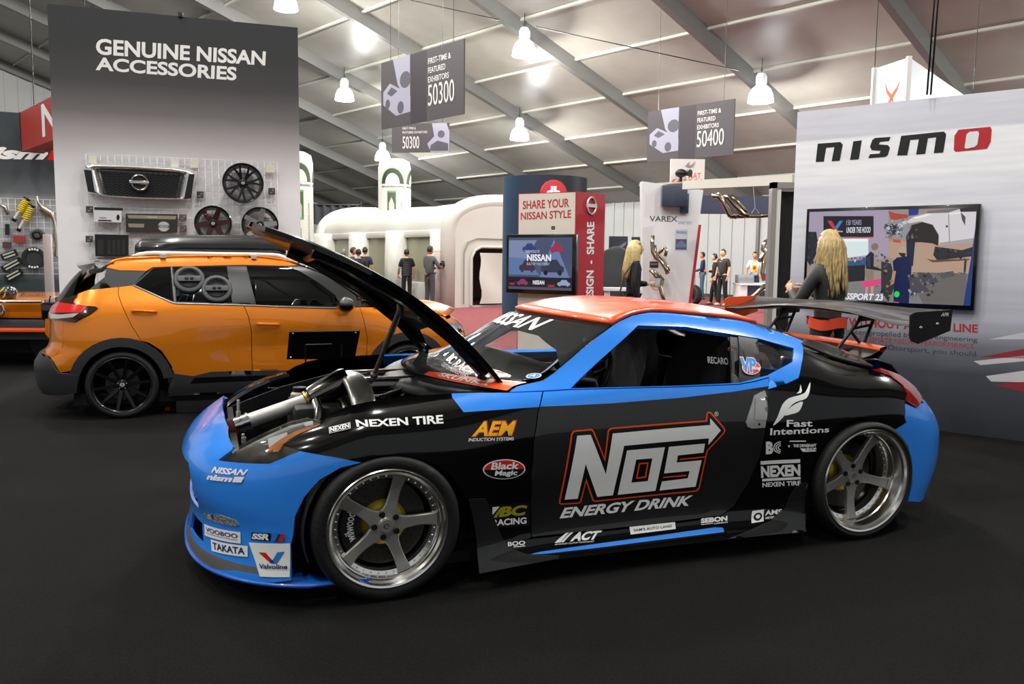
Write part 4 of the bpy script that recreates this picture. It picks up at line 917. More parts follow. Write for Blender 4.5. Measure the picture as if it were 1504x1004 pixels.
panel('rear_quarter', VS, V([(174, 421), (173.5, 431.5), (179.5, 449.5), (194, 479.5), (208, 501), (191, 499), (164.5, 500), (140.5, 506), (119.5, 521), (107.5, 544), (88.5, 547), (78, 530), (68, 513), (66, 490), (66, 468), (90, 470), (110, 473), (132, 462), (144, 453), (141, 450.5), (112, 447.5), (107, 442), (115, 430.5), (129, 425.5)]), [suvo], suv, gap=.002, mirror=True)
panel('rear_door', VS, V([(174, 421), (194.5, 418.5), (251, 442.5), (259, 444.5), (342, 446.5), (358, 448.5), (365, 465), (369.5, 487), (369.5, 518), (371, 549), (310, 550.5), (288, 558), (262, 558.5), (258.5, 556), (251.5, 537), (237, 515), (218, 503), (208, 501), (194, 479.5), (179.5, 449.5), (173.5, 431.5)]), [suvo], suv, gap=.003, mirror=True)
panel('front_door', VS, V([(358, 448.5), (420, 450), (490, 452), (528, 450.5), (534, 468), (539.5, 497), (538.5, 529), (536, 548), (371, 549), (369.5, 518), (369.5, 487), (365, 465)]), [suvo], suv, gap=.003, mirror=True)
arc = lambda cx, r, a0, a1, n=16: [(cx+r*math.cos(R(a0+(a1-a0)*k/n)), .30+r*math.sin(R(a0+(a1-a0)*k/n))) for k in range(n+1)]
fx = V([(528, 450.5), (534, 468), (539.5, 497), (538.5, 529)])
panel('front_fender', VS, [(fx[0][0], fx[0][1]), (2.5, .955), (2.8, .92), (3.0, .85), (3.1, .72), (3.12, .58), (3.06, .46)]+arc(2.58, .425, 20, 165)+[(fx[3][0], fx[3][1]), (fx[2][0], fx[2][1]), (fx[1][0], fx[1][1])], [suvo], suv, gap=.002, mirror=True)
for cx in (0, 2.58):
    panel('wheel_arch', VS, arc(cx, .425, 8, 172)+arc(cx, .345, 172, 8), [clad], suv, step=.04, off=.012, mirror=True)
panel('sill', VS, V([(254, 548), (284, 552), (310, 545.5), (371, 544), (440, 543.5), (536, 544)])+[(2.24, .2), (.36, .18)], [clad, piano], suv, off=.006, zones=[([(.60, .345), (2.1, .34), (2.1, .30), (.56, .29)], 1)], mirror=True)
panel('pillar_cover', VS, V([(174, 421), (194.5, 418.5), (215, 397.5), (199, 397), (176, 396.5), (156.5, 392), (153.5, 406.5), (130, 425)]), [clad], suv, off=-.004, mirror=True)
panel('roof_side', VS, V([(156, 392.5), (172, 381.5), (195, 380), (275, 377), (371, 376.5), (419, 383), (437, 389), (423, 390), (359, 388.5), (335, 389), (251, 391), (224, 392), (215, 397.5), (199, 397), (176, 396.8)]), [suvo], suv, step=.03, mirror=True)
dlo = panel('window_frame', VS, V([(194.5, 418.5), (224, 392), (251, 391), (335, 389), (359, 388.5), (423, 390), (437, 388.5), (478, 404), (544, 448.5), (490, 452), (358, 448.5), (342, 446.5), (259, 444.5), (251, 442.5)]), [M('satin black pillar', '1a1a1b', .3, coat=.3)], suv, step=.04, off=-.003, mirror=True)[0]
for q in ([(199, 418), (226, 394), (250, 392.5), (255, 442)], [(254.5, 392.5), (333, 391), (341, 444), (259.5, 442)], [(362, 390.5), (422, 391.5), (438, 397), (468, 415), (492, 433), (500, 449), (376, 446.5)]):
    panel('side_window', VS, V(q), [vglass], dlo, step=.05, off=.003, thick=.004)
st = MB(); st.tube([VS.points(*[np.array([v]) for v in VS.hit(*p)], .008)[0] for p in ((251.5, 391), (257, 443))], .006, 6).build('window_strip', M('grey strip', '8b8b8b', .3, .6), suv)
st = MB(); st.tube([VS.points(*[np.array([v]) for v in VS.hit(*p)], .006)[0] for p in ((196, 419), (225, 432), (251, 443.5), (259, 445.5), (342, 447.5), (420, 450.5), (490, 452.5), (520, 451.5))], .006, 6).build('belt_strip', M('grey strip'), suv)
# roof, rails, bonnet, windscreen
rp_ = resample(np.array([vside(*VS.hit(*p)) for p in ((158, 391), (172, 382), (195, 380.5), (275, 377.5), (371, 377), (419, 383), (437, 388))]), 20)
Gv = loft(rp_, lambda t: .0, lambda t: .02); o = MB().grid(Gv, flip=True).build('roof', suvo, suv, angle=0); solid(o, .02)
wp_ = resample(np.array([vside(*VS.hit(*p)) for p in ((437, 388), (478, 404), (520, 432), (544, 447))]), 10)
Gv = loft(wp_, lambda t: .1+.15*t, lambda t: .02); o = MB().grid(Gv, flip=True).build('windscreen', vglass, suv, angle=0); solid(o, .006)
bp_ = np.array([wp_[-1]]+[vside(np.array(x), np.array(z)) for x, z in ((2.5, .955), (2.8, .92), (3.0, .85))]); Gv = loft(resample(bp_, 10), lambda t: .25, lambda t: .05-.0*t); o = MB().grid(Gv, flip=True).build('bonnet', suvo, suv, angle=0); solid(o, .012)
panel('front_bumper', VF, both([(-.01, .25), (-.5, .22), (-.8, .25), (-.80, .55), (-.70, .72), (-.55, .83), (-.01, .86)])[::1], [suvo, clad], suv, zones=[(both([(-.01, .25), (-.5, .22), (-.8, .25), (-.8, .42), (-.01, .42)]), 1)], step=.05)
for s_ in (-1, 1):
    sf = Surf((lambda a, z, q=s_: vend(2.58, vn, 2.5)(np.asarray(a)*q, z)), (-1, 1), (.12, 1.0), VO, VA, 8, 8, side=VF.side*s_)
    panel('headlight', sf, [(-.80, .84), (-.62, .80), (-.38, .76), (-.36, .68), (-.6, .70), (-.78, .76)], [M('headlight lens glaze', 'b9bec4', .08, .6, coat=1)], suv, step=.05, off=.008)
rail_ = [VS.points(*[np.array([v]) for v in VS.hit(*p)], .02)[0]+np.array([0, .03, .012]) for p in ((194, 380), (220, 376), (275, 374), (330, 373), (371, 373.5), (407, 379), (437, 388))]
for s_ in (1, -1):
    mb = MB(); pts = [np.array(p)*np.array([1, s_, 1]) for p in rail_]; pts = resample(np.array(pts), 24); mb.tube(list(pts), [.006]+[.019]*22+[.006], 10); mb.build('roof_rail', M('white rail', 'e6e6e2', .35), suv)
# back end
panel('tailgate', VR, both([(-.02, .56), (-.55, .56), (-.62, .62), (-.62, .96), (-.02, .97)]), [suvo], suv, step=.05, thick=.012)
panel('rear_window', VR, both([(-.02, .975), (-.70, .975), (-.62, 1.15), (-.52, 1.28), (-.02, 1.30)]), [vglass], suv, step=.05)
bpx = VR.px([(67, 514.5), (78, 530), (88, 547), (116.5, 550), (114, 575), (101, 578)])
panel('rear_bumper', VR, both([(-.02, .545), (-.5, .545)]+bpx+[(-.6, .22), (-.02, .2)]), [clad], suv, step=.05, off=.02, thick=.03)
tpx = VR.px([(64, 448), (87, 442.5), (114, 433.5), (107, 442), (112.5, 447.5), (141, 450.5), (144, 453), (132, 462), (110, 473), (89, 470), (66, 468)])
zr = VR.px([(63, 447), (88, 444), (108, 447), (128, 450), (120, 459), (90, 459.5), (64, 457)]); zw = VR.px([(64, 458), (92, 462), (117, 460), (108, 466), (85, 468), (66, 466)])
for s_ in (1, -1):
    sf = Surf((lambda a, z, q=s_: vend(-.1, vt, 2.8)(np.asarray(a)*q, z)), (-1, 1), (.12, 1.4), VO, VA, 8, 8, side=VR.side*s_)
    panel('tail_lamp', sf, tpx, [M('smoked lamp', '2a0a0a', .1, coat=1), M('bright red lens', 'd8241c', .15, coat=1), M('clear lens', 'cfc9c0', .15, .3, coat=1)], suv, zones=[(zr, 1), (zw, 2)], step=.04, off=.012, thick=.03)
sp = MB(); sp.grid([[(x+.05*abs(y/.62)**3, y, z-.04*(y/.62)**2) for x, z in ((-.10, 1.415), (-.24, 1.415), (-.40, 1.385), (-.385, 1.365), (-.30, 1.31), (-.2, 1.33), (-.10, 1.415))] for y in np.linspace(-.62, .62, 13)]); sp.build('roof_spoiler', piano, suv, angle=40)
wp2 = MB(); wp2.tube([(-.66, -.1, 1.0), (-.62, -.3, 1.06)], .008, 6); wp2.build('rear_wiper', piano, suv)
mi = MB(); mc = np.array([vside(*VS.hit(504, 445))[0]+.0, -.97, 1.0]); mi.ball(mc, (.085, .10, .072)).box(mc+np.array([.02, .12, -.06]), (.05, .12, .03)); mi.build('door_mirror', piano, suv, angle=0)
for p in ((212, 457.5), (394, 475.5)):
    a, z = VS.hit(*p); mb = MB(); pts = [VS.points(np.array([a+d]), np.array([z+e]), o_)[0] for d, e, o_ in ((-.10, .002, .004), (-.08, .002, .028), (0, -.002, .034), (.08, -.006, .028), (.10, -.006, .004))]
    mb.tube(pts, [.012, .014, .014, .014, .012], 8); mb.build('door_handle', suvo, suv)
MB().box((1.3, 0, .17), (3.4, 1.5, .1)).box((1.29, 0, .5), (1.6, 1.6, .4)).build('underbody', dark, suv)
for cx in (0, 2.58):
    for sd in (-1, 1): MB().grid([[(cx+r*math.cos(R(a)), sd*y, .30+r*math.sin(R(a))) for y, r in ((.55, .05), (.55, .36), (.85, .352))] for a in range(-15, 196, 10)]).build('wheel_well', dark, suv, angle=50)
bwh = M('black alloy', '0c0c0d', .3, .4, coat=.4)
def alloy(nsp, rl, mat, wide=.012, RT=None, name='wheel', par=None, tip=None, dish=.03, twin=False):
    w = MB(); w.lathe([(rl+.006, -.02), (rl+.008, 0), (rl, .005), (rl-.008, .0), (rl-.016, -.012), (rl-.026, -.08), (rl-.04, -.17), (rl-.01, -.19)], n=60); wo = w.build(name, mat, par, angle=25)
    for k in range(nsp):
        t = 2*math.pi*k/nsp+R(7); s = MB()
        for off in ((-.20, .20) if twin else (0,)):
            rows = []
            for r, f in ((.03, 0), (.07, .2), (.12, .5), (rl-.04, .9), (rl-.012, 1)):
                tt = t+off*f; d = Vector((math.cos(tt), math.sin(tt), 0)); q = Vector((-math.sin(tt), math.cos(tt), 0)); wd = wide*(1.3-.3*f); h = -dish+.025*f
                c = d*r+Vector((0, 0, h)); rows.append([c+q*wd, c-q*wd, c-q*wd-Vector((0, 0, .03)), c+q*wd-Vector((0, 0, .03)), c+q*wd])
            s.grid(rows)
        s.build('spoke', tip or mat, wo, angle=30)
    h = MB(); h.lathe([(0, .006), (.025, .005), (.05, -.004), (.06, -.02), (.062, -.05)], o=(0, 0, -dish+.006), n=28); hb = h.build('hub', mat, wo, angle=25)
    MB().lathe([(.019, .0), (.017, .003), (.014, .003), (.012, 0)], o=(0, 0, -dish+.0115), n=20).box((0, 0, -dish+.014), (.042, .008, .003)).build('badge', alu, hb)
    for k in range(5):
        t = 2*math.pi*k/5+.3; MB().lathe([(0, .006), (.006, .005), (.0075, 0)], o=(.038*math.cos(t), .038*math.sin(t), -dish+.006), n=8).build('lug_nut', chrome if RT else mat, wo)
    if RT:
        MB().lathe([(rl-.01, -.19), (RT-.03, -.205), (RT-.006, -.19), (RT, -.17), (RT, -.03), (RT-.006, -.012), (RT-.02, .004), (rl+.02, .008), (rl+.004, .0), (rl+.002, -.02)], n=60).build('tyre', rubber, wo, angle=40)
    return wo
wv = alloy(10, .243, bwh, RT=.300)
def vplace(o, x, s_): o.parent = suv; o.matrix_local = Matrix.Translation((x, s_*.868, .301)) @ Matrix.Rotation(R(90)*(-s_), 4, 'X')
vplace(wv, 0, -1)
for x, s_ in ((2.58, -1), (0, 1), (2.58, 1)): vplace(copy_tree(wv), x, s_)
for x in (0, 2.58):
    MB().lathe([(.06, 0), (.14, 0), (.14, -.02), (.06, -.02)], o=(x, -.80, .301), axis=(0, -1, 0), n=40).build('brake_disc', M('brake disc'), suv)
# speakers on the rear side window
for (px, py), lab in (((278, 411), 'round grey car speaker on the rear door glass, the upper left one of the pair'), ((318.5, 425), 'round grey car speaker on the rear door glass, the lower right one of the pair')):
    a, z = VS.hit(px, py); P = VS.points(np.array([a]), np.array([z]), .006)[0]; nn = Vector(VS.normals(np.array([a]), np.array([z]))[0])
    Rm = Matrix.Rotation(VA, 3, 'Z'); Pw = Rm @ Vector(P)+Vector(VO); nw = Rm @ nn
    sp_ = empty('car_speaker', Pw, 0, lab, 'speaker', 'speakers on the side window')
    spm = M('speaker grey', '4d4d4e', .5)
    MB().lathe([(.088, 0), (.13, .0), (.135, .012), (.125, .026), (.105, .030), (.094, .02), (.088, 0)], axis=nw, n=36).build('rim', spm, sp_)
    MB().lathe([(.09, .002), (.075, .012), (.06, .004), (.02, .01), (0, .012)], axis=nw, n=32).build('cone', M('speaker cone', '1b1b1c', .6), sp_)
    x_, y_, z_ = orient(nw); br = MB().box(nw*.026, (.2, .055, .014), axes=(Vector((nw.y, -nw.x, 0))*-1, nw.cross(Vector((nw.y, -nw.x, 0))), nw), bev=.004).build('bridge', spm, sp_)
    u = Vector((-nw.y, nw.x, 0)).normalized()
    for d in (-.022, .022): MB().lathe([(0, .014), (.012, .012), (.018, .0)], o=nw*.032+u*d, axis=nw, n=16).build('tweeter', M('speaker cone'), sp_)
# cargo box on the roof
cb = empty('cargo_box', VO, VA, 'long glossy black cargo box on the roof of the orange SUV', 'cargo box')
b = MB(); b.grid([[(x, .02+y*w, 1.455+z*h) for y, z in ((-.42, 0), (-.44, .2), (-.43, .55), (-.36, .85), (-.2, .98), (0, 1.02), (.2, .98), (.36, .85), (.43, .55), (.44, .2), (.42, 0), (-.42, 0))] for x, w, h in ((.10, .85, .105), (.16, .97, .155), (.5, 1, .19), (1.0, 1, .20), (1.35, 1, .19), (1.44, .98, .175), (1.46, .94, .15))], flip=True)
b.build('lid', M('cargo gloss', '0a0a0b', .25, coat=1), cb, angle=40)
b = MB(); b.box((.78, .02, 1.462), (1.36, .86, .03), bev=.01); b.build('base', clad, cb)
for x in (.35, 1.15): MB().box((x, 0, 1.435), (.05, 1.15, .025)).build('cross_bar', alu, cb)
# ================================================================== accessory wall (left)
def corner(px, Y): return np.array([(px-752)/FPX*Y, Y, 0.0])
class Face:
    """an upright plane from floor point A to B; (s, h) metres along and up"""
    def __init__(s, A, B): s.A = np.array(A, float); s.B = np.array(B, float); s.L = np.linalg.norm(s.B-s.A); s.u = (s.B-s.A)/s.L; s.n = np.array([s.u[1], -s.u[0], 0]); s.ang = math.atan2(s.u[1], s.u[0])
    def uv(s, px, py, off=0):
        P = on_plane(px, py, s.A+s.n*off, s.n); return np.array([(P-s.A)@s.u, P[2]])
    def pt(s, a, h, off=0): return s.A+s.u*a+s.n*off+np.array([0, 0, h])
    def px(s, px, py, off=0): return s.pt(*s.uv(px, py, off), off)
    def quad(s, q, off=0):
        c = np.array([s.px(*p, off) for p in q])
        return lambda a, t, o: ((c[3]*(1-np.asarray(a)[:, None])+c[2]*np.asarray(a)[:, None])*(1-np.asarray(t)[:, None])+(c[0]*(1-np.asarray(a)[:, None])+c[1]*np.asarray(a)[:, None])*np.asarray(t)[:, None])+s.n*o
def local(o, f):
    """decal map brought into the frame of its parent"""
    m = o.matrix_basis.inverted()
    return lambda a, t, d: np.array([tuple(m @ Vector(p)) for p in f(a, t, d)])
def wall_box(name, face, z1, t, mats, label, cat, z0=0):
    o = MB(); o.box((face.L/2, t/2, (z0+z1)/2), (face.L, t, z1-z0)); o = o.build(name, mats, None, False); o.location = face.A; o.rotation_euler = (0, 0, face.ang)
    return tag(o, label, cat)
AW = Face(corner(79.5, 9.63)+[0, 0, 0], corner(439, 10.5)); AW.A = at(82, 300, 9.63)*[1, 1, 0]; AW = Face(AW.A, at(441, 300, 10.5)*[1, 1, 0])
zt = (AW.uv(79, 7)[1]+AW.uv(439, 40)[1])/2
aw = wall_box('display_wall', AW, zt, .12, [ramp_mat('accessory wall print', [(0, 'e6e4e6'), (.52, 'e2e0e2'), (.60, 'c0bcbd'), (.66, '9a9595'), (.73, '625d5d'), (.81, '363334'), (.9, '222223'), (1, '1b1c1e')], 2, 0, zt, .6)], 'tall display wall printed dark at top fading to grey, carrying chrome grille and alloy wheels', 'display wall')
bpy.context.view_layer.update()
lett = M('pale lettering', 'd9d6d4', .5)
for s_, q in (('GENUINE NISSAN', [(141, 56), (390.5, 75.5), (389.5, 96.5), (141, 80)]), ('ACCESSORIES', [(140.5, 83.5), (348, 98.5), (347, 118.5), (140.5, 103)])):
    decal('lettering', [(T_(s_, (0, 0, 1, 1), .03), lett)], local(aw, AW.quad(q)), aw)
MB().box((0, 0, 0), (.05, .05, .05)).build('top_clip', matblk, aw).location = (aw.matrix_basis.inverted() @ Vector(AW.px(265, 22)))
def grid_panel(face, q0, q1, pitch, label, off=.035):
    (a0, h0), (a1, h1) = face.uv(*q0, off), face.uv(*q1, off); a0, a1 = sorted((a0, a1)); h0, h1 = sorted((h0, h1)); m = MB()
    n = int((a1-a0)/pitch)
    for k in range(n+1): a = a0+(a1-a0)*k/n; m.tube([face.pt(a, h0, off), face.pt(a, h1, off)], .003, 5)
    n = int((h1-h0)/pitch)
    for k in range(n+1): h = h0+(h1-h0)*k/n; m.tube([face.pt(a0, h, off+.004), face.pt(a1, h, off+.004)], .003, 5)
    return tag(m.build('wire_rack', M('white grid wire', 'd6d6d6', .4), None, True, 0), label, 'wire rack')
grid_panel(AW, (126, 226), (410, 420), .075, 'white wire grid panel on the accessory wall, behind the chrome grille')
def hung(name, face, px, py, label, cat, off=.05, group=None):
    o = empty(name, face.px(px, py, off), face.ang, label, cat, group); return o
# local axes of hung things: x along the wall, -y out of it, z up
g = hung('car_grille', AW, 206, 268, 'wide chrome truck grille with black mesh hung on the wire grid', 'car grille', .08)
def lp(px, py, off=0): a = AW.uv(px, py, .08)-AW.uv(206, 268, .08); return (a[0], -off, a[1])
def gp(P, off): return [lp(*p, off) for p in P]
o_ = [(121, 243), (128, 239), (200, 240), (260, 244), (287, 250), (291, 255), (285, 270), (281, 294), (262, 294), (200, 293), (158, 289), (128, 283), (124, 262)]
i_ = [(147, 251), (265, 257), (258, 291), (157, 287)]
A = np.array(gp(o_, 0)); B = np.array(gp(i_, 0))
def loopn(P, n): return resample(np.vstack([P, P[:1]]), n+1)[:-1]
oc_, ic_ = loopn(A, 96), loopn(B, 96); k0 = int(np.argmin(np.linalg.norm(ic_-oc_[0], axis=1))); ic_ = np.roll(ic_, -k0, axis=0)
if np.linalg.norm(ic_[24]-oc_[24]) > np.linalg.norm(ic_[72]-oc_[24]): ic_ = np.roll(ic_[::-1], 1, axis=0)
MB().grid([[tuple(oc_[i]*(1-t)+ic_[i]*t+np.array([0, .02-.10*math.sin(math.pi*min(1, t*1.08))**.7, 0])) for t in np.linspace(0, 1, 9)] for i in range(96)], closed_u=True).build('chrome_frame', M('bright chrome', 'e9e8e6', .2, .9), g, angle=0)
for P in ([(125, 250), (136, 251), (141, 284), (131, 282)], [(278, 256), (286, 257), (281, 292), (271, 292)]):
    MB().prism([(p[0], p[2]) for p in gp(P, 0)], (0, -.085, 0), (1, 0, 0), (0, 0, 1), (0, .03, 0)).build('side_vent', matblk, g)
m = MB(); (x0, _, z0), (x1, _, z1) = lp(157, 288), lp(262, 255)
MB().prism([(p[0], p[2]) for p in gp(i_, 0)], (0, -.012, 0), (1, 0, 0), (0, 0, 1), (0, .01, 0)).build('backing', M('grille backing', '1c1c1d', .5), g)
for r_ in range(9):
    z = z0+.02+(z1-z0-.04)*r_/8; m.tube([(x0-.04+(x1-x0+.08)*k/30, -.04, z+(.012 if k % 2 else -.012)) for k in range(31)], .006, 5)
m.build('mesh_bars', M('grille mesh grey', '3d3d3e', .3, .6), g)
ex, ez = lp(206, 269)[0], lp(206, 269)[2]
b = MB(); b.lathe([(.0, .09), (.105, .09), (.11, .06), (.11, .04)], o=(ex, 0, ez), axis=(0, -1, 0), n=36).build('emblem_base', matblk, g)
b = MB(); b.tube([(ex+.085*math.cos(t), -.097, ez+.085*math.sin(t)) for t in np.linspace(0, 2*math.pi, 36, endpoint=False)], .012, 8, closed=True).box((ex, -.10, ez), (.21, .02, .045), bev=.005).build('emblem', chrome, g)
# alloy wheels on the wall
rim_red = M('dark red spoke', '3a1715', .3, .5, coat=.5); rim_sil = M('machined spoke', 'b9b7b2', .25, .9)
def wall_wheel(px, py, D, nsp, mat, tip, wide, lab, twin=False):
    e_ = hung('alloy_wheel', AW, px, py, lab, 'alloy wheel', .235, 'alloy wheels on the accessory wall')
    r_ = np.linalg.norm(AW.uv(px, py+D/2, .235)-AW.uv(px, py-D/2, .235))/2
    w = alloy(nsp, r_-.012, mat, wide, None, 'rim', e_, tip, .03, twin); w.rotation_euler = (R(90), 0, 0)
wall_wheel(357, 268.5, 60, 7, bwh, bwh, .011, 'black twin-spoke alloy wheel at the upper right of the accessory wall', True)
wall_wheel(313, 328, 54, 6, bwh, rim_red, .026, 'black alloy wheel with broad dark red spokes below the chrome grille')
wall_wheel(382, 330, 54, 5, bwh, rim_sil, .026, 'alloy wheel with broad silver spokes above the raised hood')
# boxed accessories and plates
def hung_box(name, P, t, mat, lab, cat, face=AW, off=.045, group=None):
    c = np.mean([face.uv(*p, off) for p in P], 0); e_ = MB(); Q = [face.uv(*p, off)-c for p in P]
    e_.prism([(q[0], q[1]) for q in Q], (0, -t/2, 0), (1, 0, 0), (0, 0, 1), (0, t, 0)); o = e_.build(name, mat, None, False); o.location = face.pt(c[0], c[1], off+t/2); o.rotation_euler = (0, 0, face.ang); tag(o, lab, cat, group); bpy.context.view_layer.update(); return o
def on_box(o, face, name, layers, q, off): return decal(name, layers, local(o, face.quad(q, off)), o)
bx = hung_box('parts_box', [(138.5, 305), (180, 306), (179.5, 327), (140, 326)], .08, M('white carton', 'c9c9cc', .5), 'white boxed part with a dark lid on the wire grid', 'box')
on_box(bx, AW, 'lid', [(B_(0, 0, 1, 1), matblk)], [(138.5, 304), (180.5, 305.5), (180.5, 309), (138.5, 308)], .126)
on_box(bx, AW, 'print', [(E_(.85, .4, .06, .25), blackv), (B_(.1, .05, .6, .15), blackv), (B_(.15, .3, .4, .38), M('print grey', '8a8a8d', .5))], [(140, 308), (179.5, 309), (179, 326), (140.5, 325)], .126)
bx = hung_box('sill_plate_set', [(185, 313.5), (261, 314.5), (260.5, 341.5), (185.5, 341)], .03, M('brown black board', '2a2826', .5), 'dark board holding gold door sill plates and a round badge', 'display board')
gp_ = M('sill plate gold', 'a39a83', .35, .5)
on_box(bx, AW, 'sill_plate', [(P_([(0, 0), (1, 0), (1, 1), (.0, 1)]), gp_), (T_('NISSAN', (.4, .35, .6, .65)), white)], [(187, 315.5), (259, 317), (258, 322), (189, 320.5)], .076)
on_box(bx, AW, 'sill_plate', [(B_(0, 0, 1, 1), gp_)], [(188, 328), (212, 328.5), (211, 334), (189, 333.5)], .076)
on_box(bx, AW, 'badge', [(E_(.5, .5, .5, .5), alu), (B_(.0, .36, 1, .64), M('badge blue', '46505f', .4)), (T_('NISSAN', (.14, .4, .86, .6)), white)], [(232, 325), (249, 325.5), (249, 340), (232, 339.5)], .076)
bx = hung_box('cargo_organizer', [(140, 344), (189, 345), (189, 377), (141, 376)], .05, M('organizer black', '0d0d0d', .5), 'black moulded tray with rounded corners at the left foot of the wire grid', 'tray')
for k_, (x0, x1) in enumerate(((143, 152), (158, 163), (165, 170), (172, 177), (179, 184))):
    on_box(bx, AW, 'pocket', [(B_(0, 0, 1, 1), M('pocket dark', '272728', .4))], [(x0, 352), (x1, 352.3), (x1, 374), (x0, 373.7)], .097)
for i, (P, mat, lab) in enumerate((((126.5, 302.5, 137, 312.5), 'tag grey', 'small dark square tag left of the white boxed part'), ((126, 346, 136.5, 356), 'tag grey', 'small dark square tag left of the black tray'), ((289, 281, 299, 291), 'tag grey', 'small dark square tag just below the right end of the chrome grille'), ((394, 276, 404, 286), 'tag grey', 'small dark square tag right of the black twin-spoke wheel'), ((263, 314.5, 274, 324), 'tag brown', 'small brown tag right of the sill plate board, upper of two'), ((264, 331, 274, 341), 'tag brown', 'small brown tag right of the sill plate board, lower of two'))):
    x0, y0, x1, y1 = P
    b = hung_box('price_tag', [(x0, y0), (x1, y0+.4), (x1, y1), (x0, y1-.4)], .015, M(mat, '3b3b3c' if mat == 'tag grey' else '5a4c48', .5), lab, 'tag', group='tags on the accessory wall')
    on_box(b, AW, 'print', [(B_(.2, .25, .6, .4), M('print grey')), (B_(.55, .55, .8, .8), M('print grey'))], [(x0, y0), (x1, y0+.4), (x1, y1), (x0, y1-.4)], .062)
for px, py, lab in ((136.5, 234, 'cream clip above the left end of the chrome grille'), (257, 239, 'cream clip above the middle right of the chrome grille'), (285, 241, 'cream clip above the right end of the chrome grille'), (396.5, 248, 'cream clip right of the black twin-spoke wheel')):
    b = hung_box('grid_clip', [(px-6, py-5), (px+6, py-4.6), (px+6, py+6), (px-6, py+5.6)], .03, M('cream clip', 'c8c4b4', .5), lab, 'clip', group='cream clips on the wire grid')
# ================================================================== left wall with motorsport parts
LW = Face(at(-60, 400, 12.9)*[1, 1, 0], at(100, 400, 13.5)*[1, 1, 0])
ztl = LW.uv(20, 165)[1]
lw = wall_box('display_wall', LW, ztl, .12, [ramp_mat('motorsport wall print', [(0, '2c3234'), (.28, '30383b'), (.36, '8f9496'), (.42, 'a8abae'), (.60, '9d9fa2'), (.66, '55595c'), (.74, '33383c'), (1, '22292f')], 2, 0, ztl, .5)], 'dark display wall with slanted lettering at the left edge, carrying coilovers and exhaust pipe', 'display wall')
bpy.context.view_layer.update()
decal('lettering', [(T_('nism', (0, 0, .80, 1), .05, .3), white), (P_([(.80, -.02), (1.1, -.02), (1.14, 1.02), (.84, 1.02)]), redv)], local(lw, LW.quad([(-44, 214), (100, 219), (97, 235), (-47, 233)])), lw)
grid_panel(LW, (-20, 290), (88, 402), .09, 'white wire grid panel on the left wall, behind the yellow coilovers')
def place_tube(name, pts, r, mat, lab, cat, face=LW, off=.08, group=None, n=10):
    P = [face.px(x, y, off) for x, y in pts]; c = P[0]; o = MB().tube([p-c for p in P], r, n).build(name, mat, None, True, 0); o.location = c; return tag(o, lab, cat, group)
ex = place_tube('exhaust_pipe', [(54.5, 288), (56, 297), (61, 304), (75, 314), (79, 322), (81, 334), (82, 347), (83, 360), (83, 375), (88, 380), (90, 368), (88, 345)], [.02, .02, .028, .05, .022, .022, .04, .022, .035, .02, .02, .02], M('exhaust steel', 'a9a294', .3, .9), 'long bent steel exhaust pipe with mufflers on the left wall', 'exhaust')
MB().tube([LW.px(61, 305, .08)-LW.px(54.5, 288, .08), LW.px(74, 313, .08)-LW.px(54.5, 288, .08)], .065, 12).build('muffler', M('exhaust steel'), ex)
for (a, b), lab in ((((39, 293), (20, 324)), 'yellow spring coilover on the left wall, the upper left one of two'), (((46, 303), (27, 339)), 'yellow spring coilover on the left wall, the lower right one of two')):
    P, Q = LW.px(*a, .09), LW.px(*b, .09); d = Vector(Q-P); c = empty('coilover', P, 0, lab, 'coilover', 'coilovers on the left wall'); x_, y_, z_ = orient(d)
    MB().tube([tuple(x_*(.045*math.cos(t))+y_*(.045*math.sin(t))+d*(.55*t/(2*math.pi*7))) for t in np.linspace(0, 2*math.pi*7, 120)], .012, 6).build('spring', M('spring yellow', 'd8bd12', .4), c)
    MB().tube([d*.0, d*.95], [.03, .022], 12).build('damper', alu, c)
    MB().lathe([(0, -.03), (.055, -.025), (.055, .0), (.03, .01)], axis=d, n=16).build('top_mount', matblk, c)
    MB().tube([d*.95+y_*.03, d*.95-y_*.03], .03, 12).build('lower_eye', matblk, c)
    MB().tube([d*.62+x_*.05, d*.9+x_*.05], .022, 10).build('reservoir', alu, c)
cd_ = hung('clutch_disc', LW, 49.5, 379, 'round black clutch disc with white lettering on the left wall', 'clutch disc', .06)
rr = np.linalg.norm(LW.uv(49.5, 363, .06)-LW.uv(49.5, 395, .06))/2
MB().lathe([(rr*.62, .02), (rr*.66, .03), (rr*.97, .03), (rr, .02), (rr, 0)], axis=(0, -1, 0), n=40).build('ring', M('disc black', '191a1b', .5), cd_)
MB().lathe([(0, .012), (rr*.62, .012), (rr*.64, .025)], axis=(0, -1, 0), n=32).build('plate', M('disc plate', '3c3f40', .4, .5), cd_)
for a0 in (R(60), R(240)):
    MB().add([(rr*q*math.cos(a0+R(60)*k/12), -.032, rr*q*math.sin(a0+R(60)*k/12)) for k in range(13) for q in (.74, .92)], [(2*k, 2*k+1, 2*k+3, 2*k+2) for k in range(12) if k % 3 != 2]).build('lettering', white, cd_)
br = hung('release_bearing', LW, 55, 344.5, 'small black ring bearing above the clutch disc', 'bearing', .06); MB().lathe([(.03, .05), (.05, .06), (.08, .04), (.085, 0)], axis=(0, -1, 0), n=24).build('race', matblk, br); MB().lathe([(.085, .02), (.11, .015), (.11, 0)], axis=(0, -1, 0), n=24).build('flange', M('bearing steel', '77797a', .35, .8), br)
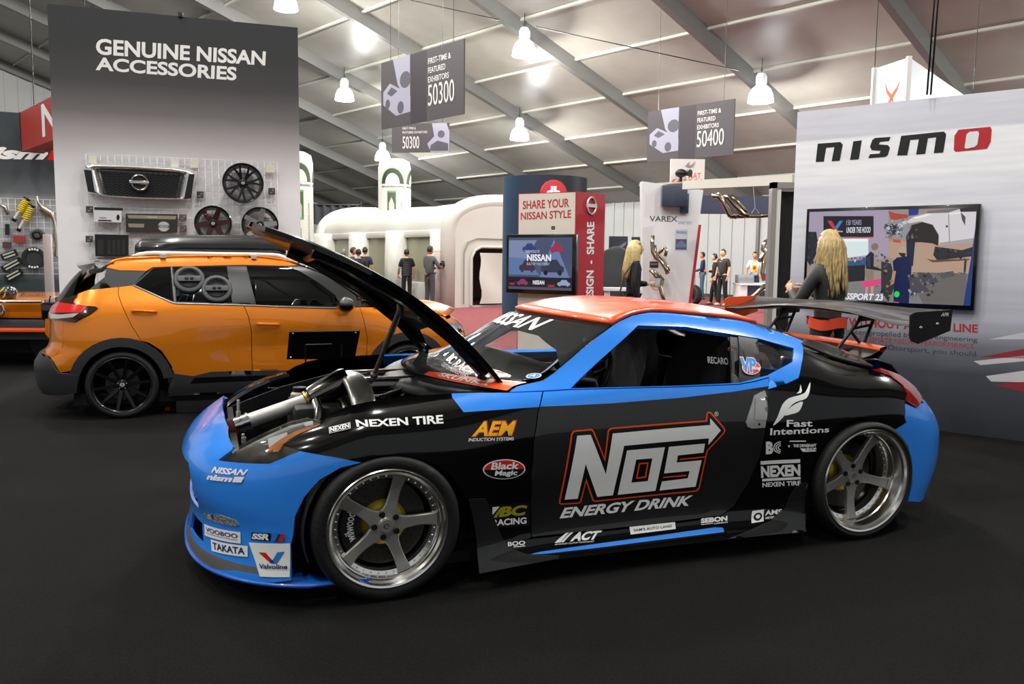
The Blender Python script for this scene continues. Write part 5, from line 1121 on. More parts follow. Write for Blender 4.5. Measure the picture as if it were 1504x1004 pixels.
for (a, b), lab in ((((2, 378), (25, 370)), 'black brake pad kit with pale pads, topmost of the three on the left wall'), (((3, 396), (31, 381)), 'black brake pad kit with pale pads, middle of the three on the left wall'), (((8, 410), (32, 397)), 'black brake pad kit with pale pads, lowest of the three on the left wall')):
    P, Q = LW.px(*a, .05), LW.px(*b, .05); u = Vector(Q-P); L_ = u.length; u.normalize(); nn = Vector(LW.n); v = nn.cross(u); o = empty('brake_pad_kit', (P+Q)/2, 0, lab, 'brake pad kit', 'brake pad kits on the left wall')
    MB().box((0, 0, 0), (L_*1.0, .10, .03), axes=(u, v, nn)).build('tray', matblk, o)
    for k_ in (-1, 1): MB().box(v*(.024*k_)+nn*.02, (L_*.7, .024, .02), axes=(u, v, nn)).build('pad', M('pad grey', 'b0b0a4', .5), o)
bx = hung_box('parts_box', [(20, 345.5), (38, 346), (37.5, 356.5), (20, 356)], .05, M('red carton', '8e2f2b', .5), 'small red carton on the left wall', 'box', LW)
bx = hung_box('parts_box', [(4.5, 355), (17, 355.3), (16.5, 364.5), (4.5, 364)], .05, M('maroon carton', '4a302f', .5), 'small maroon carton on the left wall beside red carton', 'box', LW)
bx = hung_box('bracket', [(8, 329), (14, 329), (14.5, 345), (8, 345)], .05, matblk, 'black upright bracket left of the coilovers', 'bracket', LW)
place_tube('exhaust_tip', [(1, 301), (7, 304), (12, 315)], .03, M('exhaust steel'), 'short steel exhaust tip at the left photo edge', 'exhaust tip')
# aluminium rail standing in front of the left wall
po = MB(); q0, q1 = at(69.5, 344, 12.75), at(71, 470, 12.75); po.box((0, 0, q0[2]/2), (.12, .06, q0[2]), bev=.008); o = po.build('display_post', M('pale post', 'b5a9a8', .4, .3), None); o.location = (q0[0], q0[1], 0); tag(o, 'pale square post standing in front of the clutch disc', 'post')
# red hanging sign
q = [at(29, 165, 13.0), at(116, 128, 10.7), at(116, 200, 10.7), at(33, 222, 13.0)]
c0 = (q[0]+q[3])/2; u = Vector(q[1]-q[0]); u.z = 0; hgt = q[0][2]-q[3][2]; sg = empty('hanging_sign', (c0[0], c0[1], c0[2]-hgt/2), math.atan2(u.y, u.x), 'red box sign hung high at the left, partly hidden by the accessory wall', 'sign')
MB().box((u.length/2, .15, hgt/2), (u.length, .30, hgt)).build('panel', M('sign red', 'a5342b', .45), sg)
MB().box((-.02, .15, hgt/2), (.04, .32, hgt*1.02)).build('end_cap', M('sign end', '2a2624', .5), sg)
decal('lettering', [(T_('NIS', (0, 0, 1, 1), .02), white)], flat((u.length*.40, -.002, .08), (u.length*.56, 0, 0), (0, 0, hgt*.8)), sg)
for xx in (.2, u.length-.2): MB().tube([(xx, .15, hgt), (xx, .15, hgt+6)], .008, 6).build('hanger', wire, sg)
# ================================================================== right wall with screen
P1 = on_floor(1387, 633); P2 = on_floor(1504, 648); d_ = (P2-P1)/np.linalg.norm(P2-P1)
t_ = lambda px: None
def along(px):
    dd = ray(px, 400); M2 = np.array([[dd[0], -d_[0]], [dd[1], -d_[1]]]); k_, s_ = np.linalg.solve(M2, P1[:2]); return P1+d_*s_
RW = Face(along(1161), along(1504)+d_*1.6)
zr_ = (RW.uv(1167, 168)[1]+RW.uv(1504, 126)[1])/2
rw = wall_box('display_wall', RW, zr_, .10, [ramp_mat('race track print', [(0, '2a2c30'), (.18, '45474d'), (.27, '7a7b82'), (.34, 'b9bac2'), (.44, 'c6c6ce'), (.52, 'dadae2'), (.60, 'e6e5ec'), (.74, 'ebeaf0'), (.78, 'f8f7f9'), (.90, 'f8f7f9'), (.905, 'dad9e1'), (1, 'dedde5')], 2, 0, zr_, .45)], 'tall display wall printed with blurred race track, white at top, behind the rear wing', 'display wall')
nt = rw.data.materials[0].node_tree; b = nt.nodes['Principled BSDF']
tc = nt.nodes.new('ShaderNodeTexCoord'); mp = nt.nodes.new('ShaderNodeMapping'); mp.inputs['Scale'].default_value = (.7, 1, 9); nz = nt.nodes.new('ShaderNodeTexNoise'); nz.inputs['Scale'].default_value = 1.6; nz.inputs['Detail'].default_value = 5
rp = nt.nodes.new('ShaderNodeValToRGB'); rp.color_ramp.elements[0].position = .35; rp.color_ramp.elements[1].position = .6; rp.color_ramp.elements[0].color = (.88, .88, .90, 1); mx = nt.nodes.new('ShaderNodeMixRGB'); mx.blend_type = 'MULTIPLY'; mx.inputs[0].default_value = .8
src = b.inputs['Base Color'].links[0].from_socket; L = nt.links.new; L(tc.outputs['Object'], mp.inputs[0]); L(mp.outputs[0], nz.inputs[0]); L(nz.outputs['Fac'], rp.inputs[0]); L(src, mx.inputs[1]); L(rp.outputs[0], mx.inputs[2]); L(mx.outputs[0], b.inputs['Base Color'])
bpy.context.view_layer.update()
RQ = lambda q, off=0: local(rw, RW.quad(q, off))
c_ = crop(1100, 60, 2.0075)
nm = M('logo black', '19191c', .4); nr = M('logo red', 'b8262b', .4)
def logo_poly(P, m_, e=0): return decal('logo', [(poly_tris([(x, y) for x, y in P]), m_)], local(rw, lambda a, t, o: np.array([RW.px(*c_((x, y))[0]) for x, y in zip(a, t)])+RW.n*(o+.001+e)), rw)
logo_poly([(197, 357), (203, 303), (270, 298), (277, 306), (268, 353), (244, 355), (252, 313), (228, 315), (221, 356)], nm)
logo_poly([(298, 351), (308, 296), (333, 293), (324, 349)], nm)
logo_poly([(352, 346), (357, 334), (385, 332), (389, 324), (362, 322), (357, 312), (364, 292), (372, 286), (418, 283), (413, 295), (386, 298), (384, 305), (410, 307), (416, 315), (410, 336), (402, 342)], nm)
logo_poly([(437, 338), (449, 280), (575, 267), (582, 275), (573, 329), (545, 331), (552, 284), (528, 287), (520, 333), (493, 335), (501, 290), (476, 292), (467, 337)], nm)
logo_poly([(604, 322), (606, 280), (618, 262), (712, 253), (716, 262), (713, 298), (702, 318), (610, 327)], nr)
logo_poly([(636, 316), (642, 276), (651, 268), (676, 266), (679, 273), (674, 306), (665, 313), (644, 318)], M('logo white', 'e6e5e9', .45), .004)
g_ = crop(1180, 440, 4.182)
gr = M('print dark grey', '3c3c42', .5); rp_ = M('print red', 'b0343a', .5)
for s_, q, m_, bo in (('PASSION WITHOUT A FINISH LINE', g_((20, 95), (1072, 152), (1072, 204), (20, 150)), rp_, .03), ('NISMO has been propelled by track engineering', g_((60, 160), (1068, 232), (1068, 268), (60, 208)), gr, 0), ('with a goal in mind ULTIMATE NISSAN PERFORMANCE.', g_((30, 200), (1058, 272), (1058, 308), (30, 245)), rp_, 0), ('If you are a NISsan MOtorsport, you should', g_((60, 240), (1060, 318), (1060, 358), (60, 282)), gr, 0)):
    decal('lettering', [(T_(s_, (0, 0, 1, 1), bo), m_)], RQ(q), rw)
cw, cr = M('kerb white', 'c9c3c6', .45), M('kerb red', '8e2a33', .45)
for P, m_ in (([(1452, 498), (1504, 488), (1545, 482), (1545, 492), (1504, 498)], cw), ([(1440, 524), (1504, 512), (1550, 506), (1550, 530), (1504, 526)], cr), ([(1430, 530), (1504, 522), (1550, 514), (1550, 526), (1440, 536)], cw), ([(1448, 552), (1504, 544), (1550, 540), (1550, 562), (1456, 560)], cw), ([(1460, 565), (1504, 560), (1550, 556), (1550, 590), (1504, 575)], cr)):
    decal('print', [(poly_tris(P), m_)], local(rw, lambda a, t, o: np.array([RW.px(x, y) for x, y in zip(a, t)])+RW.n*(o-.0006)), rw)
# ------------------------------------------------------------------ wall screen
TVO = RW.uv(1313, 380, .06); tv = empty('wall_screen', RW.pt(TVO[0], TVO[1], .06), RW.ang, 'large flat screen on the race track wall playing a garage scene with white car', 'screen')
def tl_(px, py): q = RW.uv(px, py, .06)-TVO; return q
cs = [tl_(1185.6, 307.5), tl_(1440, 298), tl_(1431.5, 456), tl_(1184, 438)]; x0 = cs[0][0]; x1 = (cs[1][0]+cs[2][0])/2; y1 = (cs[0][1]+cs[1][1])/2; y0 = cs[2][1]
TW, THh = x1-x0, y1-y0
MB().box(((x0+x1)/2, .02, (y0+y1)/2), (TW, .06, THh), bev=.006).build('case', M('screen case', '0b0b0d', .25, coat=.4), tv)
sx0, sx1, sy0, sy1 = x0+.028, x1-.028, y0+.04, y1-.03
SCR = flat((sx0, -.012, sy0), (sx1-sx0, 0, 0), (0, 0, sy1-sy0))
def sc(c, e=.72): m = M('screen '+c, c, .2, emit=e); m.node_tree.nodes['Principled BSDF'].inputs['Base Color'].default_value = (.01, .01, .012, 1); return m
s_ = crop(1180, 290, 5.57)
def U(*P):
    out = []
    for x, y in s_(*P):
        q = tl_(x, y); out.append((min(1, max(0, (q[0]-sx0)/(sx1-sx0))), min(1, max(0, (q[1]-sy0)/(sy1-sy0)))))
    return out
def UB(x0, y0, x1, y1): return P_(U((x0, y0), (x1, y0), (x1, y1), (x0, y1)))
def UT(s, x0, y0, x1, y1, *a): q = U((x0, y1), (x1, y0)); return T_(s, (q[0][0], q[0][1], q[1][0], q[1][1]), *a)
L = [(B_(0, 0, 1, 1), sc('9d8f86')), (P_(U((30, 95), (700, 70), (700, 500), (330, 500), (30, 330))), sc('a89bb0')), (P_(U((30, 640), (420, 690), (900, 640), (1420, 620), (1400, 920), (30, 920))), sc('7f7f80')), (P_(U((900, 600), (1340, 620), (1330, 900), (980, 880), (900, 700))), sc('6b6764')),
     (P_(U((700, 360), (1400, 340), (1380, 620), (880, 610), (700, 480))), sc('b79a86')), (P_(U((168, 152), (578, 152), (578, 322), (168, 322))), sc('16171f')), (P_(U((300, 326), (578, 320), (578, 328), (300, 334))), sc('c84a4a')),
     (P_(U((200, 190), (235, 190), (265, 240), (300, 190), (328, 190), (280, 262), (248, 262))), sc('c2384a')), (P_(U((265, 240), (300, 190), (328, 190), (280, 262))), sc('3f7fc0')), (UT('Valvoline', 200, 268, 325, 284, .03), sc('d8d8e6')), (UT('150 YEARS', 355, 182, 480, 226), sc('b9b2d0')), (UT('UNDER THE HOOD', 355, 240, 555, 290, .02), sc('e6e6f0')),
     (P_(U((310, 336), (535, 336), (535, 470), (310, 500))), sc('dfeceb')), (P_(U((35, 280), (110, 280), (130, 420), (60, 560), (35, 520))), sc('20242c')), (P_(U((360, 520), (530, 505), (530, 550), (360, 560))), sc('2c5a7c')), (P_(U((360, 560), (510, 550), (505, 680), (370, 690))), sc('1e2228')), (UB(485, 490, 520, 525), sc('1c5cb0')),
     (P_(U((555, 440), (582, 460), (578, 560), (640, 585), (640, 600), (570, 590), (515, 580), (515, 480))), sc('23242f')), (E_(*U((588, 402))[0], .022, .04), sc('8a6f60')), (P_(U((505, 580), (580, 590), (580, 700), (540, 700), (510, 650))), sc('8f7d6c')), (P_(U((515, 695), (535, 695), (528, 790), (510, 790))), sc('c59a86')), (P_(U((555, 700), (578, 700), (575, 795), (555, 795))), sc('c59a86')), (P_(U((475, 690), (650, 660), (650, 710), (500, 735))), sc('e24a7e')),
     (P_(U((640, 520), (720, 540), (760, 700), (700, 860), (640, 760))), sc('35343a')), (P_(U((865, 80), (950, 80), (940, 140), (865, 150))), sc('1d3a86')), (P_(U((845, 330), (920, 340), (900, 560), (850, 560))), sc('1a2740')), (P_(U((700, 110), (760, 130), (860, 140), (860, 165), (720, 190))), sc('b0443c')),
     (P_(U((835, 205), (900, 160), (1010, 130), (1190, 125), (1300, 70), (1430, 90), (1420, 250), (1400, 370), (1115, 395), (1110, 300), (1060, 220), (960, 195), (880, 210))), sc('d8d4d8')), (P_(U((1115, 395), (1400, 370), (1405, 330), (1120, 370))), sc('aaa4a8')), (P_(U((1020, 110), (1280, 70), (1320, 62), (1190, 122), (1010, 130))), sc('77716e')), (P_(U((1280, 90), (1330, 70), (1440, 62), (1436, 115), (1290, 118))), sc('2c2a2a')), (P_(U((1290, 120), (1330, 160), (1325, 230), (1300, 180))), sc('57494e')),
     (P_(U((850, 370), (840, 300), (890, 225), (980, 200), (1060, 225), (1110, 310), (1105, 395), (1060, 375), (960, 365))), sc('2a2220')), (P_(U((665, 250), (700, 200), (830, 175), (890, 240), (830, 340), (690, 330))), sc('8f9296')), (P_(U((700, 230), (780, 215), (800, 300), (720, 310))), sc('54565c')), (P_(U((735, 340), (800, 345), (800, 372), (740, 365))), sc('c8503a')),
     (P_(U((1080, 400), (1300, 430), (1400, 400), (1390, 480), (1100, 515), (1065, 470))), sc('2f2c30')), (P_(U((1010, 500), (1060, 510), (1360, 500), (1360, 512), (1060, 530))), sc('5f4a40')), (P_(U((1320, 510), (1340, 510), (1330, 620), (1312, 620))), sc('3c3430')),
     (P_(U((735, 520), (770, 490), (850, 480), (890, 560), (865, 880), (740, 880), (745, 640))), sc('10204a')), (E_(*U((812, 440))[0], .024, .055), sc('b8a48a')), (P_(U((780, 450), (840, 455), (835, 490), (800, 480))), sc('2a2320')), (P_(U((735, 600), (762, 600), (745, 700), (715, 720))), sc('b98a72')), (E_(*U((768, 790))[0], .016, .033), sc('22c84a', .9)), (P_(U((745, 850), (785, 855), (785, 878), (745, 875))), sc('e0506a')),
     (P_(U((870, 640), (960, 610), (1080, 640), (1110, 690), (1000, 720), (1040, 770), (920, 780), (880, 820))), sc('4a4a52')), (P_(U((1100, 620), (1230, 600), (1240, 640), (1140, 665))), sc('57575e')), (P_(U((1425, 250), (1432, 250), (1390, 900), (1310, 895), (1380, 460))), sc('1d3a78')), (UT('V', 1390, 590, 1405, 628), sc('e6e6f0')), (UT('SSPORT 23', 350, 790, 660, 832, .03, .2), sc('f0f0f4')), (P_(U((440, 836), (690, 845), (690, 866), (440, 850))), sc('4a4a54'))]
rq = random.Random(5)
def clutter(n, x0, y0, x1, y1, sz, cols):
    for k_ in range(n):
        cx, cy, a_, r_ = rq.uniform(x0, x1), rq.uniform(y0, y1), rq.uniform(0, 3.1), rq.uniform(.3, 1)*sz
        P = [(cx+r_*math.cos(a_+q)*w_, cy+r_*math.sin(a_+q)*.8) for q, w_ in ((.3, 1), (1.2, .6), (2.6, 1), (3.6, .7), (5.4, .8))]
        L.append((P_(U(*P)), sc(rq.choice(cols))))
gr_ = ('2b2c31', '44464c', '6d7076', '9ca0a6', 'c2c6ca')
clutter(34, 675, 180, 830, 320, 26, gr_); clutter(20, 690, 200, 800, 300, 10, gr_+('e6e8ea',)); clutter(30, 870, 620, 1090, 800, 24, gr_[:4]); clutter(14, 880, 760, 930, 820, 14, gr_); clutter(14, 1090, 610, 1330, 640, 14, gr_[:3]); clutter(26, 600, 430, 730, 850, 20, ('1d1d22', '35343a', '4d4b52', '8a7a3a', '2a4a7a'))
clutter(10, 860, 240, 940, 360, 18, gr_[:3]); clutter(16, 370, 490, 510, 560, 12, ('a33a30', '1c5cb0', 'd0d4d6', '26303a')); clutter(12, 1080, 410, 1380, 500, 20, ('1c1a1d', '3a363b', '5d585c')); clutter(10, 40, 300, 125, 540, 22, ('14171d', '2c323c', '0c0e12'))
L += [(P_(U((1195, 130), (1290, 120), (1292, 132), (1200, 142))), sc('efecef')), (P_(U((1190, 135), (1198, 135), (1206, 370), (1198, 378))), sc('9a949a')), (P_(U((905, 165), (1020, 138), (1060, 140), (930, 178))), sc('f2eff2')), (E_(*U((1180, 236))[0], .006, .012), sc('2a2a30')), (P_(U((340, 340), (530, 340), (530, 360), (340, 362))), sc('f4fbfa')), (P_(U((520, 500), (556, 470), (560, 560), (540, 575))), sc('34354a'))]
decal('picture', L, SCR, tv, step=.00006, base=.0008)
decal('maker_mark', [(E_(.5, .5, .5, .5), M('print grey'))], flat(((x0+x1)/2, -.011, y0+.007), (.03, 0, 0), (0, 0, .008)), tv)
# black suspension poles in front of the right wall
for dx in (-2.5, 3): 
    q0, q1 = RW.px(1378+dx, -40, .05), RW.px(1364+dx, 139, .05); tag(MB().tube([(0, 0, 0), q0-q1, (q0-q1)*4], .008, 8).build('hanging_cable', matblk, None, True, 0), 'black cable rising above the race track wall, %s of two' % ('left' if dx < 0 else 'right'), 'cable', 'cables above the race track wall').location = q1
# ================================================================== hanging banners
def banner(q, Yl, Yr, label, num, flip=False):
    P = [at(q[0][0], q[0][1], Yl), at(q[1][0], q[1][1], Yr), at(q[2][0], q[2][1], Yr), at(q[3][0], q[3][1], Yl)]
    A = (P[0]+P[3])/2; B = (P[1]+P[2])/2; u = (B-A)*[1, 1, 0]; L = np.linalg.norm(u); u /= L; h = (P[0][2]-P[3][2]+P[1][2]-P[2][2])/2; zc = (A[2]+B[2])/2
    o = MB().box((L/2, .02, 0), (L, .04, h)).build('hanging_banner', M('banner grey', '4a4547', .55), None, False); o.location = (A[0], A[1], zc); o.rotation_euler = (0, 0, math.atan2(u[1], u[0])); tag(o, label, 'banner')
    f = flat((0, -.001, -h/2), (L, 0, 0), (0, 0, h)); lt = M('banner light', 'd8d5d2', .5); bd = M('banner plum', '3a3339', .5); ph = M('banner photo', '9a98a6', .5); ph2 = M('banner photo dark', '55535c', .5)
    x0, x1 = (.60, .92) if not flip else (.18, .56)
    if not flip:
        decal('picture', [(B_(.385, 0, .58, 1), bd), (P_([(.16, 1), (.38, 1), (.38, .35), (.3, .42), (.22, .62)]), ph), (E_(.32, .66, .07, .12), ph2), (P_([(.03, .55), (.12, .66), (.28, .52), (.385, .40), (.385, .18), (.2, .16), (.03, .36)]), ph), (P_([(.08, .52), (.14, .6), (.22, .52), (.14, .46)]), ph2), (E_(.09, .36, .03, .07), ph2), (E_(.26, .27, .04, .09), ph2)], f, o)
        decal('lettering', [(T_('FIRST-TIME &', (.60, .79, .86, .87), .01), lt), (T_('FEATURED', (.60, .66, .80, .74), .01), lt), (T_('EXHIBITORS', (.60, .53, .84, .61), .01), lt), (T_(num, (.60, .20, .90, .50)), lt)], f, o, base=.003)
    else:
        decal('picture', [(P_([(.70, 1), (.95, 1), (1, .7), (1, 0), (.68, .0), (.62, .3), (.74, .55)]), ph), (E_(.86, .62, .06, .13), ph2), (P_([(.66, .05), (.98, .05), (.98, .3), (.8, .4), (.68, .25)]), ph2)], f, o)
        decal('lettering', [(T_('FIRST-TIME &', (.19, .80, .42, .88)), lt), (T_('FEATURED EXHIBITORS', (.19, .66, .62, .74)), lt), (T_(num, (.19, .14, .48, .56)), lt)], f, o, base=.003)
    w = MB(); 
    for t in (.12, .88): w.tube([(L*t, .02, h/2), (L*t, .02, roof_z(A[0]+u[0]*L*t, A[1]+u[1]*L*t)-zc-.1)], .006, 5)
    w.build('hanging_wire', wire, o)
banner([(560, 93), (681, 56.5), (681, 166), (560, 191)], 20.2, 17.9, 'large dark hanging banner whose big number reads 50300, the upper of two', '50300')
banner([(575.5, 178), (660, 184.5), (660, 227), (575.5, 220.5)], 22.3, 22.0, 'small wide dark banner reading 50300, hung below the large one', '50300', True)
banner([(951, 163), (1078, 146), (1077, 228.5), (951, 238)], 21, 19.2, 'dark hanging banner whose big number reads 50400', '50400')
# ================================================================== kiosk
KA, KB, KC = at(760.5, 350, 10.42)*[1, 1, 0], at(845.5, 350, 10.0)*[1, 1, 0], at(887.5, 350, 10.4)*[1, 1, 0]
kz = at(847, 281, 10.0)[2]; k1 = Face(KA, KB); k2 = Face(KB, KC)
ko = empty('info_kiosk', KB, 0, 'tall info kiosk with cream front and red side, screen on the front', 'kiosk')
lo_ = lambda P: tuple(np.asarray(P)-KB)
D4 = KA+(KC-KB)
def quadbox(P, z0, z1): return MB().add([(*p[:2], z0) for p in P]+[(*p[:2], z1) for p in P], [(0, 1, 2, 3), (7, 6, 5, 4), (0, 4, 5, 1), (1, 5, 6, 2), (2, 6, 7, 3), (3, 7, 4, 0)])
quadbox([lo_(p) for p in (KA, KB, KC, D4)], .0, kz).build('body', M('kiosk red', 'a8242f', .45), ko, False)
kl = lambda f: (lambda a, t, o: f(a, t, o)-KB)
decal('front_panel', [(B_(0, 0, 1, 1), M('kiosk cream', 'd6cfc3', .5))], kl(flat(k1.pt(.012, .02), k1.u*(k1.L-.024), (0, 0, kz-.03))), ko)
kr = M('kiosk lettering', 'b02a32', .5)
for s, q in (('SHARE YOUR', [(768, 295), (836, 291), (836, 304), (768, 307.5)]), ('NISSAN STYLE', [(765, 312), (839, 308), (839, 320), (765, 323)])): decal('lettering', [(T_(s, (0, 0, 1, 1), .02), kr)], kl(k1.quad(q, .001)), ko)
decal('camera_window', [(B_(0, 0, 1, 1), blackv), (B_(.3, .3, .7, .7), M('print grey'))], kl(k1.quad([(810, 332), (815, 332), (815, 337), (810, 337)], .001)), ko)
decal('lettering', [(T_('CREATE  -  DESIGN  -  SHARE', (0, 0, 1, 1), .03), white)], kl((lambda f: (lambda a, t, o: f(1-np.asarray(t), a, o)))(k2.quad([(862, 326), (873, 325.5), (870.5, 530), (859.5, 530)], .001))), ko)
em = k2.px(869, 302, .01)-KB; MB().tube([tuple(em+k2.u*.085*math.cos(t)+np.array([0, 0, .10*math.sin(t)])) for t in np.linspace(0, 2*math.pi, 28, endpoint=False)], .012, 6, closed=True).box(em, (.19, .02, .04), axes=(k2.u, k2.n, (0, 0, 1))).build('emblem', alu, ko)
tvc = k1.uv(795, 388, .1); scn = empty('kiosk_screen', k1.pt(tvc[0], tvc[1], .10), k1.ang, 'black framed screen on the kiosk showing blue car pictures', 'screen')
p0, p1 = k1.uv(743.5, 429.5, .1)-tvc, k1.uv(846, 343.5, .1)-tvc
MB().box(((p0[0]+p1[0])/2, .035, (p0[1]+p1[1])/2), (p1[0]-p0[0], .09, p1[1]-p0[1]), bev=.01).build('case', M('screen case'), scn)
f = flat((p0[0]+.04, -.012, p0[1]+.05), (p1[0]-p0[0]-.08, 0, 0), (0, 0, p1[1]-p0[1]-.09))
carsil = lambda x, y, w, h: P_([(x, y+.25*h), (x+.04*w, y+.55*h), (x+.22*w, y+.65*h), (x+.36*w, y+h), (x+.7*w, y+h), (x+.86*w, y+.62*h), (x+w, y+.5*h), (x+w, y+.18*h), (x+.9*w, y+.15*h), (x+.85*w, y), (x+.74*w, y), (x+.7*w, y+.14*h), (x+.3*w, y+.14*h), (x+.26*w, y), (x+.14*w, y), (x+.1*w, y+.15*h)])
decal('picture', [(B_(0, 0, 1, 1), sc('46506f', .7)), (P_([(0, .95), (.45, .95), (.3, .6), (0, .62)]), sc('7f8bb0', .7)), (P_([(.5, .25), (.72, .97), (.98, .2)]), sc('6a7dad', .7)), (P_([(0, .28), (.5, .28), (.3, .6), (0, .62)]), sc('5c79a8', .7)), (carsil(.22, .72, .22, .17), sc('2b4078', .7)), (carsil(.66, .70, .2, .2), sc('9a2f4e', .7)), (carsil(.17, .33, .26, .24), sc('3c2c3c', .7)), (carsil(.52, .30, .36, .28), sc('27324a', .7)), (E_(.60, .33, .03, .05), sc('0d1018', .7)), (E_(.82, .33, .03, .05), sc('0d1018', .7)),
      (B_(0, .0, 1, .24), sc('15161f', .7)), (B_(.0, .0, 1, .05), sc('47506a', .7)), (carsil(.14, .08, .18, .12), sc('8a3a68', .7)), (carsil(.78, .08, .2, .12), sc('90a8cc', .7)), (T_('NISSAN', (.4, .1, .58, .18), .03), sc('e8ecf4', .8)), (B_(.02, .08, .1, .12), sc('b02a3c', .7)), (B_(.64, .06, .74, .1), sc('b02a3c', .7)),
      (T_('NISSAN', (.30, .55, .68, .68), .03), sc('e8ecf4', .8)), (T_('YOUR WORLD OF', (.26, .71, .5, .76)), sc('c5cbe0', .8)), (T_('BUILT BY YOU TODAY', (.3, .47, .66, .52)), sc('c5cbe0', .8))], f, scn, step=.0003, base=.0006)
# ================================================================== round booth tower behind the kiosk
TC = at(800, 300, 17.5); tz = at(800, 259, 17)[2]; rad = 62.5/FPX*17
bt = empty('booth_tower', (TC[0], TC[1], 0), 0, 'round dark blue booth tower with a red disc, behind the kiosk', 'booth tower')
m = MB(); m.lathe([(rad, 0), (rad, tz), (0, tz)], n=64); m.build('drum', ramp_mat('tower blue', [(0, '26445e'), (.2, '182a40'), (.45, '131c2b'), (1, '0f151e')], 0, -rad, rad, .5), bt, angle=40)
dz = at(810, 284, 16.6)[2]; dx = (810-800)/FPX*16.6
MB().lathe([(0, .06), (.24, .05), (.27, .0)], o=(dx, -rad-.02, dz), axis=(0, -1, 0), n=36).build('logo_disc', M('disc red', 'b5303a', .4), bt)
decal('lettering', [(T_('db', (0, 0, 1, 1), .04), white)], flat((dx-.15, -rad-.085, dz-.14), (.30, 0, 0), (0, 0, .28)), bt)
# ================================================================== inflatable tent
ivory = M('inflatable white', 'b9b6ad', .45, bump=.25, nscale=2.2); ivs = M('inflatable seam', '77746c', .6); pvc = M('clear plastic window', 'a8a58a', .15, trans=.25, alpha=.8)
C0 = on_floor(665, 452)[:2]; eu = np.array([.8, .6]); su = np.array([-.6, .8]); WD, LN = 3.95, 9.3; eav = at(662, 342, 24.2)[2]; apx = at(742, 298, 25.4)[2]
tn_ = empty('inflatable_tent', (C0[0], C0[1], 0), math.atan2(eu[1], eu[0]), 'long white inflatable tent with clear side windows standing on the red carpet', 'tent')
# local: x across the end face (0..WD), y along the length (0..LN)
ce = WD/2
def rib(y, k=0.0):
    pts = [(-.02-k*.0, y, 0)]; 
    for j in range(25):
        t = math.pi*(1-j/24); pts.append((ce+(ce+k)*math.copysign(abs(math.cos(t))**.8, math.cos(t)), y, eav+(apx-eav+k)*math.sin(t)**.85 if math.sin(t) > 0 else eav))
    pts.append((WD+.02, y, 0)); return pts
rows = []; NB = 30
for i in range(NB+1): 
    y = LN*i/NB; rows.append([np.array(p)+np.array([0, 0, 0]) for p in rib(y, .05*abs(math.sin(math.pi*y/LN*3)))][1:-1])
MB().grid(rows).build('roof_cover', ivory, tn_, angle=0)
for y in (0.25, LN-.25): MB().tube(rib(y), .24, 14).build('end_rib', ivory, tn_, angle=0)
wins = [(.9, 2.7), (3.5, 5.3), (6.1, 8.0)]
edges = [0.3]+[v for w in wins for v in w]+[LN-.3]
for k in range(0, len(edges), 2):
    a, b = edges[k], edges[k+1]; m = MB(); n = max(1, int((b-a)/.55))
    for j in range(n): m.tube([(-.02, a+(b-a)*(j+.5)/n, 0), (-.06, a+(b-a)*(j+.5)/n, 1.0), (-.02, a+(b-a)*(j+.5)/n, eav+.1)], (b-a)/n*.56, 10)
    m.build('wall_tube', ivory, tn_, angle=0)
for a, b in wins:
    MB().box((0, (a+b)/2, .35), (.25, b-a, .7), bev=.08).build('wall_base', ivory, tn_)
    MB().box((0, (a+b)/2, eav), (.2, b-a, .22), bev=.06).build('wall_head', ivory, tn_)
    MB().box((.03, (a+b)/2, (eav+.7)/2), (.02, b-a, eav-.7)).build('window', pvc, tn_)
for y in (.55, 3.1, 5.7, 8.4): MB().tube([(-.30, y, eav), (-.31, y, eav-.35)], .025, 6).tube([(-.31, y+.05*math.cos(t), eav-.42+.06*math.sin(t)) for t in np.linspace(0, 6.28, 10)], .02, 6).build('anchor_strap', matblk, tn_)
for xw in (WD,): MB().box((xw, LN/2, eav/2), (.2, LN, eav), bev=.05).build('far_wall', ivory, tn_)
ef = MB(); arch_ = [(p[0], p[2]) for p in rib(0)]; dr = [(.65, .05), (.65, 1.45), (.78, 1.68), (1.0, 1.78), (2.2, 1.78), (2.45, 1.6), (2.5, .05)]
T = poly_tris(arch_, [dr]); q = T.reshape(-1, 2); ef.add([(x, .1, z) for x, z in q], [(3*i, 3*i+1, 3*i+2) for i in range(len(T))]); o = ef.build('end_panel', ivory, tn_, False); solid(o, .12, 0)
MB().tube([(x, .02, z) for x, z in dr], .05, 8).build('door_trim', M('door piping', 'b5b3a8', .3), tn_)
MB().tube([(x, .0, z) for x, z in ((.38, .1), (.38, 1.6), (.52, 1.9), (.85, 2.02), (2.6, 2.02))], .018, 6).build('door_zip', ivs, tn_)
MB().grid([[(.92+.95*a+.05*math.sin(9*b_), -.04-.05*math.sin(3*a+4*b_), .10+1.5*b_) for b_ in np.linspace(0, 1, 9)] for a in np.linspace(0, 1, 9)]).build('door_flap', ivory, tn_, angle=0)
MB().box((ce, LN*.6, 1.0), (WD-.4, .1, 1.9)).build('inner_screen', M('tent inside', 'b8b29a', .6), tn_)
lab = decal('warning_print', [(T_('WARNING', (.1, .8, .9, .95)), redv)]+[(T_('KEEP CLEAR OF BLOWER', (.1, .8-.16*k, .9, .9-.16*k)), M('print pink', 'c98a86', .5)) for k in range(1, 5)], flat((-.345, .55, 1.25), (0, -.55, 0), (0, 0, .42)), tn_)
